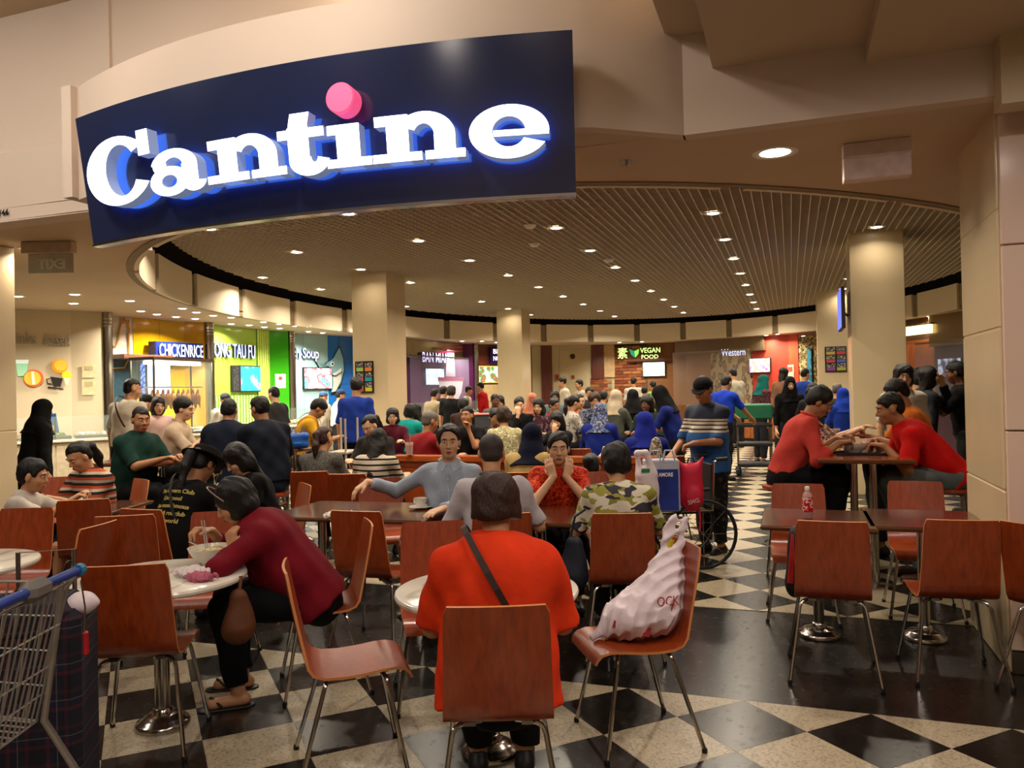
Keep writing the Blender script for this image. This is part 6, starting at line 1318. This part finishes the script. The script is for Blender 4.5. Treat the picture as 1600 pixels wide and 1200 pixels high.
fp('cook in white and a dark blue cap behind the fish soup counter', (-9.267,14.760), 50.50, 1.68, 'stand', top='#c9c2b4', cap=('visor', '#1c2c48'))
fp('cook in a cap behind the chicken stall case', (-9.659,11.651), 120.50, 1.64, 'stand', top='#b8b0a2', cap=('cap', '#28282c'))

# ---------------------------------------------------------------- things on tables, bags, trolleys
def sdf(prims, name, m, parent, h=.008, folds=0.0, seed=3): return link(prims.mesh(name, h, m, folds, seed), parent)
CHINA = mat('#d8d2c4', .2, 0, .02, coat=.3)
def plate(xyz, r, label, food=None, name='plate', seed=1):
    e = empty(name, xyz); tag(e, label, 'plate'); MB().lathe([(r * .55, 0), (r * .62, .004), (r, .022), (r * .97, .025), (r * .6, .009), (0, .008)], 28).build('dish', CHINA, e, True)
    if food:
        mb = MB(); rr = random.Random(seed)
        for _ in range(24): a, q = rr.uniform(0, 6.28), rr.uniform(0, r * .55); mb.ball((q * math.cos(a), q * math.sin(a), .018 + rr.uniform(0, .02)), (rr.uniform(.012, .028), rr.uniform(.012, .024), rr.uniform(.008, .018)), 6)
        o = mb.build('food', mat(food, .5, 0, .35, 40), e, True); o['kind'] = 'stuff'
    return e
def cup_saucer(xyz, label, az=0):
    e = empty('cup_and_saucer', xyz, az); tag(e, label, 'cup')
    MB().lathe([(.04, 0), (.045, .004), (.085, .014), (.083, .017), (.045, .008), (0, .007)], 24).build('saucer', CHINA, e, True)
    MB().lathe([(.025, .009), (.03, .011), (.043, .05), (.047, .075), (.044, .075), (.04, .05), (.026, .016), (0, .015)], 22).build('cup', CHINA, e, True); MB().tube([(.044, 0, .065), (.068, 0, .060), (.068, 0, .035), (.040, 0, .03)], .005, 6).build('handle', CHINA, e, True); return e
def bowl(xyz, r, label, food='#b5a070'):
    e = empty('soup_bowl', xyz); tag(e, label, 'bowl'); MB().lathe([(r * .45, 0), (r * .48, .012), (r * .75, .035), (r * .95, .072), (r, .088), (r * .96, .088), (r * .9, .07), (r * .7, .042), (0, .03)], 30).build('vessel', CHINA, e, True)
    MB().lathe([(r * .9, .066), (0, .068)], 24, close=False).build('soup', mat(food, .2, 0, .2, 30), e); mb = MB(); rr = random.Random(4)
    for _ in range(18):
        a = rr.uniform(0, 6.28); q = rr.uniform(0, r * .6); x, y = q * math.cos(a), q * math.sin(a); b = rr.uniform(0, 6.28); mb.tube([(x - .04 * math.cos(b), y - .04 * math.sin(b), .07), (x, y, .078), (x + .04 * math.sin(b), y + .04 * math.cos(b), .070)], .0035, 5)
    o = mb.build('noodles', mat('#d8c48a', .4), e, True); o['kind'] = 'stuff'; return e
def tissue(xyz, label, hexc='#d8d0ca', s=1.0, seed=2):
    e = empty('crumpled_tissue', xyz); tag(e, label, 'tissue'); P = Prims().ell((0, 0, .02 * s), (.06 * s, .045 * s, .022 * s), k=.02).cone((.03 * s, 0, .02), (.09 * s, .03 * s, .035 * s), .02 * s, .012 * s).cone((-.03 * s, .01, .02), (-.07 * s, -.02 * s, .02), .018 * s, .014 * s)
    link(P.mesh('paper', .0035, mat(hexc, .9, 0, .08, 40), .0, seed, .010, 2.6), e); return e
TZ = .726
bowl((*(-2.816,3.285), TZ), .115, 'white noodle soup bowl in front of the woman in maroon')
e = empty('chopsticks', (*(-2.890,3.333), TZ + .06), -19.50); tag(e, 'pair of chopsticks and spoon standing in the soup bowl', 'chopsticks')
MB().tube([(.0, 0, .0), (-.03, .02, .15)], .003, 6).build('stick', mat('#a8a49a', .4), e); MB().tube([(.01, 0, .0), (-.02, .03, .15)], .003, 6).build('stick', mat('#a8a49a', .4), e); MB().tube([(.0, .02, .0), (-.09, .0, .045)], [.008, .004], 6).build('spoon', CHROME, e)
tissue((*(-2.695,3.020), TZ), 'crumpled white and pink tissue beside the soup bowl', '#d2c4c0', 1.15)
e = tissue((*(-2.607,2.966), TZ), 'small pink and green wrapper beside the tissue', '#a8586a', .8, 5)
tissue((*(-2.898,4.603), .742), 'crumpled white tissue on the brown table', '#cfc4b4', 1.1, 8); cup_saucer((*(-2.547,5.152), .742), 'white cup on a saucer in front of the man in grey', 200)
plate((*(-5.329,4.591), .742), .12, 'plate of fried noodles in front of the boy', '#a87c2a'); cup_saucer((*(-5.288,4.712), .742), 'white cup and saucer by the striped woman', 40)
plate((*(0.305,7.063), 1.006), .125, 'plate of yellow rice in front of the man in pink', '#c08a1e', seed=3); bowl((*(0.475,6.986), 1.006), .11, 'pale bowl in front of the man in red', '#a89a78')
e = empty('serving_tray', (*(0.531,6.963), 1.005), 0); tag(e, 'dark serving tray under the pale bowl on the high table', 'tray'); MB().bbox(-.2, .2, -.15, .15, 0, .008, .003).build('base', mat('#15100e', .4), e); MB().bbox(-.2, .2, -.155, -.145, 0, .02, .002).build('rim', mat('#15100e', .4), e); e.location.z = 1.0055
plate((*(0.465,7.916), 1.006), .11, 'empty plate further along the high table', None)
def tumbler(xyz, label, hexc, h=.11, straw=None, r=.036):
    e = empty('drink_cup', xyz); tag(e, label, 'cup'); MB().lathe([(r * .75, 0), (r, h), (r * .94, h), (r * .70, .006), (0, .005)], 18).build('cup', glass('#d8c8b8', .35), e, True); MB().lathe([(0, .008), (r * .70, .008), (r * .88, h * .8), (0, h * .8)], 16).build('drink', mat(hexc, .2, 0, .1), e, True)
    if straw: MB().tube([(0, 0, .02), (.02, 0, h + .09)], .004, 6).build('straw', mat(straw, .5), e)
    return e
tumbler((*(0.431,8.752), 1.006), 'glass of dark iced drink on the high table', '#4a1c10'); tumbler((*(-3.731,7.311), .938), 'pink drink with a straw on the wooden partition', '#c0304a', .13, '#c87a5a', .045)
# drink bottle
e = empty('drink_bottle', (*(0.081,5.255), .742)); tag(e, 'plastic drink bottle with red and white label on the small brown table', 'bottle'); MB().lathe([(.026, 0), (.030, .006), (.030, .05), (.027, .055), (.031, .062), (.031, .13), (.026, .15), (.014, .17), (.013, .178)], 20).build('bottle', glass('#d8b0a8', .5, .1), e, True); MB().lathe([(.0318, .04), (.0322, .05), (.0322, .125), (.0318, .132)], 20, close=False).build('wrapper', blotch(['#b01418', '#c8201c', '#d8c8bc', '#a01014'], 30, 'lbl'), e, True); MB().lathe([(.015, .176), (.015, .196), (.0, .197)], 16).build('cap', WHITEP, e, True); MB().lathe([(.0, .004), (.027, .008), (.027, .05)], 16, close=False).build('drink', mat('#3a1410', .2), e, True)
# white plastic bag slumped on the chair
c = (-0.702,3.535); e = empty('plastic_bag', (*c, .004), -121.50); tag(e, 'white plastic carrier bag slumped against the chair back', 'bag'); PB = mat('#d6c8cc', .5, 0, .06, 6, .3, 25, .35)
P = Prims().cone((0, .185, .468), (0, .03, .535), .012, .085, .05).cone((0, .03, .535), (0, -.11, .585), .088, .120, .06).cone((0, -.10, .585), (0, -.165, .70), .118, .085, .06).cone((0, -.165, .70), (0, -.19, .80), .085, .060, .05, (1, 0, 0), .7).cone((0, -.20, .66), (0, -.275, .64), .05, .012, .03)
for y0, y1, y2 in ((-.150, -.178, -.212), (-.225, -.247, -.266)): P.cone((0, y0, .78), (0, y1, .88), .038, .025, .010, (1, 0, 0), .5).cone((0, y1, .88), (0, y2, .962), .025, .020, .008, (1, 0, 0), .5)
P.cone((0, -.212, .962), (0, -.266, .962), .020, .020, .006, (1, 0, 0), .5)
bagb = link(P.mesh('sack', .0055, PB, .004, 5, .0105, 1.0, (.66, .75)), e); RED = mat('#a02a2a', .6)
for x_, y_, z_, w_, h_ in ((-.118, -.12, .60, .05, .05), (-.062, .085, .53, .05, .03), (-.10, -.03, .50, .03, .04)): MB().box(-.003, .003, -w_ / 2, w_ / 2, -h_ / 2, h_ / 2, M=Matrix.Translation((x_, y_, z_)) @ Matrix.Rotation(.3, 4, 'X')).build('print', RED, e)
text('OCK', .06, RED, e, (-.128, -.07, .615), (PI / 2, 0, -PI / 2), extrude=.001, xs=.8)
MB().tube([(.0, -.165, .80), (.0, -.20, .88)], .016, 6).build('banana', mat('#b8a81c', .5), e, True)
# navy handbag on the camouflage woman's chair, brown bag at the maroon woman's side, black and red bag on the right chair
c = (-1.196,4.410); e = empty('handbag', (*c, .42), -9.50); tag(e, 'dark navy handbag hanging beside the camouflage woman\'s chair', 'bag'); sdf(Prims().cone((-.02, 0, .09), (.0, 0, .26), .10, .05, .04, (0, 1, 0), .55), 'body', mat('#0d1422', .5), e, .009, .003); MB().tube([(-.03, 0, .29), (.0, .02, .42), (.06, .04, .46)], .008, 6).build('strap', mat('#0d1422', .5), e)
c = (-2.494,3.091); e = empty('handbag', (*c, .40), -59.50); tag(e, 'small brown drawstring bag hanging below the marble table edge', 'bag'); sdf(Prims().cone((0, 0, .09), (0, .0, .22), .085, .045, .04, (0, 1, 0), .7), 'body', mat('#5a3014', .6, 0, .2, 20), e, .008, .004); MB().tube([(0, 0, .24), (.02, .02, .32)], .01, 6).build('strap', mat('#5a3014', .6), e)
c = (-0.004,4.620); e = empty('backpack', (*c, .40), 10.50); tag(e, 'black bag with red stripes hanging from the right-hand chair back', 'bag'); sdf(Prims().cone((.0, 0, .09), (.01, 0, .34), .085, .06, .04, (1, 0, 0), .6), 'body', mat('#0a0a0c', .6), e, .009, .003)
for q in (-.02, .03): MB().tube([(-.01 + q * .3, -.088, .10), (q * .3, -.078, .22), (.005, -.06, .36)], .009, 5).build('stripe', mat('#a01a1e', .6), e)
# wheelchair with bags beside the standing man
c = (-0.968,7.143); e = empty('wheelchair', (*c, .004), -115.50); tag(e, 'folding wheelchair loaded with bags in front of the standing man', 'wheelchair'); DK = mat('#141414', .6)
for s in (-1, 1):
    f = MB().tube(bend((s * .24, .34, .30), (s * .24, .28, .50), (s * .24, -.22, .50), .05) + [(s * .24, -.24, .92), (s * .24, -.34, .94)], .012, 8).build('frame', CHROME, e, True); MB().tube([(s * .24, -.26, .935), (s * .24, -.36, .94)], .018, 8).build('grip', DK, f)
    w_ = MB().tube([(s * .28, -.12 + .29 * math.cos(2 * PI * i / 28), .30 + .29 * math.sin(2 * PI * i / 28)) for i in range(29)], .016, 6, cap=False).build('wheel', DK, e, True); mb = MB()
    for i in range(8): mb.tube([(s * .28, -.12, .30), (s * .28, -.12 + .28 * math.cos(PI * i / 4), .30 + .28 * math.sin(PI * i / 4))], .003, 4)
    mb.build('spokes', CHROME, w_); MB().tube([(s * .22, .32 + .07 * math.cos(2 * PI * i / 16), .085 + .07 * math.sin(2 * PI * i / 16)) for i in range(17)], .015, 6, cap=False).build('caster', DK, e, True); MB().tube([(s * .24, -.2, .68), (s * .24, .14, .68), (s * .24, .16, .5)], .016, 8).build('armrest', DK, e)
MB().bbox(-.23, .23, -.2, .24, .47, .50, .01).build('seat', DK, e); MB().bbox(-.23, .23, -.235, -.215, .52, .90, .008).build('backrest', DK, e)
c = (-1.072,6.820); e = empty('shopping_bag', (*c, .52), -15.50); tag(e, 'tall blue and white printed shopping bag on the wheelchair', 'bag'); BG = mat('#20348a', .35, 0, .35, 5, coat=.2); WB = mat('#a8adbc', .4)
MB().bbox(-.15, .15, -.08, .08, 0, .44, .01).build('body', WB, e); MB().box(-.13, .135, -.084, -.08, .01, .36).build('front_panel', BG, e); text('AMORE', .045, WHITEP, e, (-.03, -.086, .30), (PI / 2, 0, 0), extrude=.001, bold=.001, xs=.8)
for s in (-.06, .06): MB().tube([(s - .05, -.08, .43), (s - .03, -.07, .52), (s + .03, -.07, .52), (s + .05, -.08, .43)], .008, 6).build('handle', WB, e, True)
c = (-1.151,6.548); e = empty('plastic_bag', (*c, .48), -19.50); tag(e, 'white carrier bag with green logo and long handles behind the camouflage blouse', 'bag'); sdf(Prims().cone((0, 0, .12), (.0, 0, .36), .115, .09, .05, (0, 1, 0), .6).cone((-.05, 0, .38), (-.07, 0, .55), .04, .022, .03).cone((.05, 0, .38), (.0, 0, .55), .04, .022, .03).cone((-.07, 0, .55), (0, 0, .56), .022, .022, .02), 'sack', PB, e, .009, .006, 9); MB().box(-.05, .02, -.062, -.058, .40, .43).build('logo', mat('#1f7a5a', .5), e); MB().box(-.02, .05, -.075, -.07, .10, .2).build('print', RED, e)
# pink backpack
c = (-0.827,6.906); e = empty('backpack', (*c, .50), -13.50); tag(e, 'bright pink child\'s backpack hanging from the wheelchair handle', 'bag'); PK = mat('#c41a3c', .6, 0, .12, 8, .2, 20)
sdf(Prims().cone((0, 0, .11), (0, 0, .33), .105, .095, .04, (0, 1, 0), .6).ell((.01, -.055, .14), (.075, .035, .09), k=.02).cone((-.06, 0, .38), (-.13, -.01, .455), .03, .012, .03).cone((.06, 0, .38), (.10, -.01, .465), .03, .012, .03), 'body', PK, e, .008, .002); MB().tube([(-.03, 0, .42), (-.02, 0, .46), (.02, 0, .46), (.03, 0, .42)], .007, 6).build('carry_loop', DK, e); MB().tube([(.06, .02, .05), (.07, .01, -.06), (.06, .0, -.16)], .009, 6).build('strap', PK, e); text('SMG', .05, mat('#c9a0a0', .5), e, (-.04, -.095, .075), (PI / 2, -.25, 0), extrude=.001, bold=.001)
# cleaning cart and bins further back
c = (-0.637,14.633); e = empty('cleaning_cart', (*c, .004), -4.50); tag(e, 'black cleaning cart with a green tub on top', 'cart')
for x in (-.28, .28):
    for y in (-.22, .22): MB().box(x - .015, x + .015, y - .015, y + .015, .12, 1.05).build('post', STEEL, e); MB().lathe([(.03, 0), (.05, .02), (.05, .09), (.03, .11)], 12, c=(x, y, 0)).build('caster', DK, e)
for z in (.14, .5, .84): MB().bbox(-.3, .3, -.24, .24, z, z + .06, .01).build('shelf', DK, e)
MB().bbox(-.31, .31, -.25, .25, .98, 1.24, .02).build('tub', mat('#0f5a3c', .5), e); MB().tube([(.3, -.22, 1.0), (.36, -.22, 1.02), (.36, .22, 1.02), (.3, .22, 1.0)], .012, 8).build('handle', STEEL, e)
c = (-4.642,11.730); e = empty('bussing_cart', (*c, .004), -19.50); tag(e, 'grey tub with pink rim on a wooden stand amid the diners', 'cart'); MB().bbox(-.14, .14, -.14, .14, .98, 1.20, .02).build('tub', mat('#3c3c40', .5), e); MB().bbox(-.16, .16, -.16, .16, 1.19, 1.22, .01).build('rim', mat('#b05a5a', .5), e); MB().bbox(-.16, .16, -.14, .14, .0, .98, .01).build('stand', wood('#6a2a10', '#8a3b18', .4, key='st'), e)
c = (-5.214,8.451); e = empty('tray_trolley', (*c, .004), -9.50); tag(e, 'pale metal tray trolley beside the blue uniform', 'trolley'); PLM = mat('#b5ab98', .4, .3)
for x in (-.11, .11):
    for y in (-.2, .2): MB().tube([(x, y, .0), (x, y, 1.28)], .014, 8).build('post', PLM, e)
for z in (.2, .6, .85): MB().bbox(-.13, .13, -.22, .22, z, z + .03, .006).build('shelf', PLM, e)
# bags on tables
c = (-5.174,7.457); e = empty('shopping_bag', (*c, .985), -27.50); tag(e, 'bright blue shopping bag on the high table', 'bag'); sdf(Prims().cone((-.06, 0, .05), (.06, 0, .05), .055, .055, .03).cone((-.07, 0, .13), (.07, 0, .13), .05, .05, .04), 'body', mat('#0c4a9a', .5, 0, .15, 9), e, .009, .004); MB().box(-.04, .04, -.062, -.058, .06, .075).build('print', mat('#3a8ad0', .5), e)
for s in (-.05, .05): MB().tube([(s - .03, 0, .17), (s, 0, .24), (s + .03, 0, .17)], .007, 6).build('handle', mat('#0c4a9a', .5), e)
c = (-4.403,5.184); e = empty('tote_bag', (*c, .738), 0.50); tag(e, 'black and white zebra-patterned tote bag beside the hat man', 'bag'); sdf(Prims().cone((-.05, 0, .07), (.05, 0, .07), .08, .08, .03, (0, 1, 0), .7).cone((-.05, 0, .22), (.03, 0, .26), .085, .06, .05, (0, 1, 0), .6), 'body', blotch(['#0c0a09', '#b0a486', '#15110e', '#c4b898'], 16, 'zebra', (1, 1, .35)), e, .009, .004); MB().tube([(-.05, 0, .3), (0, 0, .40), (.05, 0, .3)], .008, 6).build('handle', DK, e)
c = (-4.042,4.644); e = empty('serving_tray', (*c, .741), -9.50); tag(e, 'tray with white paper on the table beside the hat man', 'tray'); MB().bbox(-.19, .19, -.13, .13, 0, .012, .003).build('base', DK, e); MB().box(-.15, .10, -.10, .10, .012, .015).build('paper', mat('#c4c0b8', .7), e)
c = (-1.795,7.858); e = empty('plastic_bag', (*c, .742), -19.50); tag(e, 'knotted white plastic bag on the table beyond the partition', 'bag'); sdf(Prims().ell((0, 0, .08), (.09, .07, .085), k=.04).cone((0, 0, .14), (-.01, 0, .24), .05, .012, .04), 'sack', PB, e, .008, .006, 4)
plate((*(-2.199,8.033), .742), .11, 'white plate on the table beyond the partition'); plate((*(-3.556,8.242), .742), .11, 'plate in front of the smiling woman', '#9a7a4a'); plate((*(-4.391,7.151), .742), .12, 'plate in front of the ponytail woman', '#8a7a3a'); tumbler((*(-4.067,7.478), .742), 'clear water cup near the striped top', '#8a9aa0', .14)
MB_ = None
# leopard scarf over the blue headscarf woman's shoulder
c = (-1.300,8.087); e = empty('leopard_scarf', (*c, .62), -11.50); tag(e, 'leopard print shawl over the chair beside the royal blue headscarf', 'scarf'); sdf(Prims().cone((.0, 0, .06), (-.02, 0, .40), .11, .05, .04, (0, 1, 0), .5), 'cloth', LEO, e, .010, .004); MB().tube([(.06, -.04, .02), (.07, -.05, -.10)], .012, 6).build('fringe', LEO, e)
chair((-1.271,8.415), -13.50, 'chair under the leopard print shawl'); chair((-1.485,8.201), -13.50, 'chair under the woman in the royal blue headscarf')
for q, lb in (((-6.141,6.054), 'bar stool under the man in dark green'), ((-6.398,6.865), 'bar stool under the man in the cream polo'), ((-5.588,6.780), 'bar stool under the broad man in navy'), ((-4.771,6.401), 'bar stool under the nearer navy shirt'), ((-5.903,8.525), 'bar stool under the man in yellow')):
    s_ = stool(q, lb); s_.scale = (1, 1, .86)
# television on the right column
e = empty('wall_television', (.79, 12.35, 2.35), 0); tag(e, 'slim television on a bracket, seen edge-on beside the right column', 'television'); MB().bbox(-.10, -.05, -.45, .45, 0, .58, .006).build('casing', BLACKP, e); MB().box(-.104, -.10, -.43, .43, .02, .56).build('display', emis('#5a64e0', 1.6), e); MB().tube([(-.06, 0, .25), (.02, 0, .20)], .02, 8).build('bracket', STEEL, e)
# shopping trolley in the left foreground
c = (-2.199,1.795); e = empty('shopping_trolley', (*c, .004), -111.50); tag(e, 'wire supermarket trolley with blue handle at the left edge', 'shopping trolley'); WM = mat('#b0aba4', .3, .8, .08)
MB().tube([(-.25, 0, 1.0), (.25, 0, 1.0)], .016, 10).build('handle', mat('#153a8a', .35, 0, .3, 30, coat=.3), e, True); MB().tube([(-.262, 0, 1.0), (-.235, 0, 1.0)], .021, 10).build('handle_end', mat('#1f7a9a', .4), e); MB().tube([(.262, 0, 1.0), (.235, 0, 1.0)], .021, 10).build('handle_end', mat('#1f7a9a', .4), e); MB().bbox(-.07, .05, -.03, .03, .965, 1.03, .02).build('grip', mat('#6b6560', .5), e)
mb = MB()
for i in range(15):
    x = -.245 + .035 * i; mb.tube([(x, .03, .96), (x * .92, .14, .50)], .0035, 5)
for t in (0, .3, .6, .8, 1.0): mb.tube([(-.25 + .02 * t, .03 + .11 * t, .96 - .46 * t), (.25 - .02 * t, .03 + .11 * t, .96 - .46 * t)], .0045 if t in (0, 1) else .0035, 5)
mb.build('rear_gate', WM, e)
for s in (-1, 1):
    mb = MB()
    for i in range(20): y = .06 + .045 * i; mb.tube([(s * .255, y, .96 + .03 * i / 20), (s * .235, .14 + (y - .06) * .88, .50 + .12 * i / 20)], .0035, 5)
    for t in (0, .25, .5, .75, 1): mb.tube([(s * (.255 - .02 * t), .04 + .1 * t, .96 - .46 * t), (s * (.255 - .02 * t), .95 - .06 * t, .99 - .37 * t)], .005 if t in (0, 1) else .0035, 5)
    mb.build('basket_side', WM, e); MB().tube([(s * .25, 0, 1.0), (s * .25, .06, .93), (s * .24, .12, .50), (s * .25, -.04, .22), (s * .25, -.06, .14)], .012, 8).build('upright', WM, e, True); MB().tube([(s * .25, -.06, .16), (s * .16, .85, .20)], .013, 8).build('chassis_rail', WM, e, True)
    for y in (-.06, .80): MB().lathe([(.02, -.016), (.06, -.012), (.06, .012), (.02, .016)], 16).build('caster', DK, e, True, loc=(s * (.25 if y < 0 else .17), y, .062), rot=(0, PI / 2, 0))
mb = MB()
for i in range(12): x = -.22 + .04 * i; mb.tube([(x, .14, .50), (x * .85, .89, .62)], .0035, 5)
mb.build('basket_floor', WM, e); MB().bbox(-.20, -.10, .105, .115, .62, .74, .004).build('child_seat_flap', mat('#8a1a1c', .4), e)
MB().tube([(.22, -.02, .97), (.225, -.03, .88), (.22, -.03, .80)], .003, 5).build('chain', STEEL, e); MB().bbox(.208, .232, -.04, -.026, .72, .80, .005).build('key_tag', mat('#a01a20', .4), e)
# tartan trolley bag behind it
def tartan():
    m = bpy.data.materials.new('tartan'); nt, N, L, b = nodes(m); v = tex_coord(nt); s = N.new('ShaderNodeSeparateXYZ'); L.new(v, s.inputs[0]); outs = []
    for ax, w in ((0, .13), (2, .13)):
        d = N.new('ShaderNodeMath'); d.operation = 'DIVIDE'; d.inputs[1].default_value = w; L.new(s.outputs[ax], d.inputs[0]); f = N.new('ShaderNodeMath'); f.operation = 'FRACT'; L.new(d.outputs[0], f.inputs[0])
        outs.append(ramp(nt, f.outputs[0], [(0, rgb('#0a0c1c')), (.42, rgb('#4a1420')), (.52, rgb('#0c1026')), (.70, rgb('#6a5a64')), (.73, rgb('#0a0c1c')), (.9, rgb('#3a1020'))], 'CONSTANT'))
    mx = N.new('ShaderNodeMixRGB'); mx.inputs[0].default_value = .5; L.new(outs[0], mx.inputs[1]); L.new(outs[1], mx.inputs[2]); L.new(mx.outputs[0], b.inputs['Base Color']); b.inputs['Roughness'].default_value = .9; return m
c = (-2.699,2.212); e = empty('trolley_bag', (*c, .004), -33.50); tag(e, 'dark tartan wheeled shopping bag behind the trolley', 'bag'); TM = tartan()
MB().bbox(-.20, .17, -.14, .14, .05, .80, .03).build('body', TM, e); MB().bbox(-.205, .13, -.15, .145, .70, .83, .03).build('flap', TM, e); sdf(Prims().ell((.15, -.02, .80), (.055, .06, .045), k=.03).cone((.15, -.02, .78), (.20, -.02, .80), .03, .012), 'plastic_liner', PB, e, .008, .004)
for s in (-.13, .11): MB().lathe([(.02, -.015), (.06, -.012), (.06, .012), (.02, .015)], 16).build('wheel', DK, e, True, loc=(s, .15, .062), rot=(0, PI / 2, 0))
MB().tube([(.16, .13, .06), (.19, .16, 0.012)], .008, 6).build('stand_leg', STEEL, e); MB().tube([(-.12, .15, .05), (-.12, .15, .98), (.08, .15, .98), (.08, .15, .05)], .009, 8).build('frame', STEEL, e)
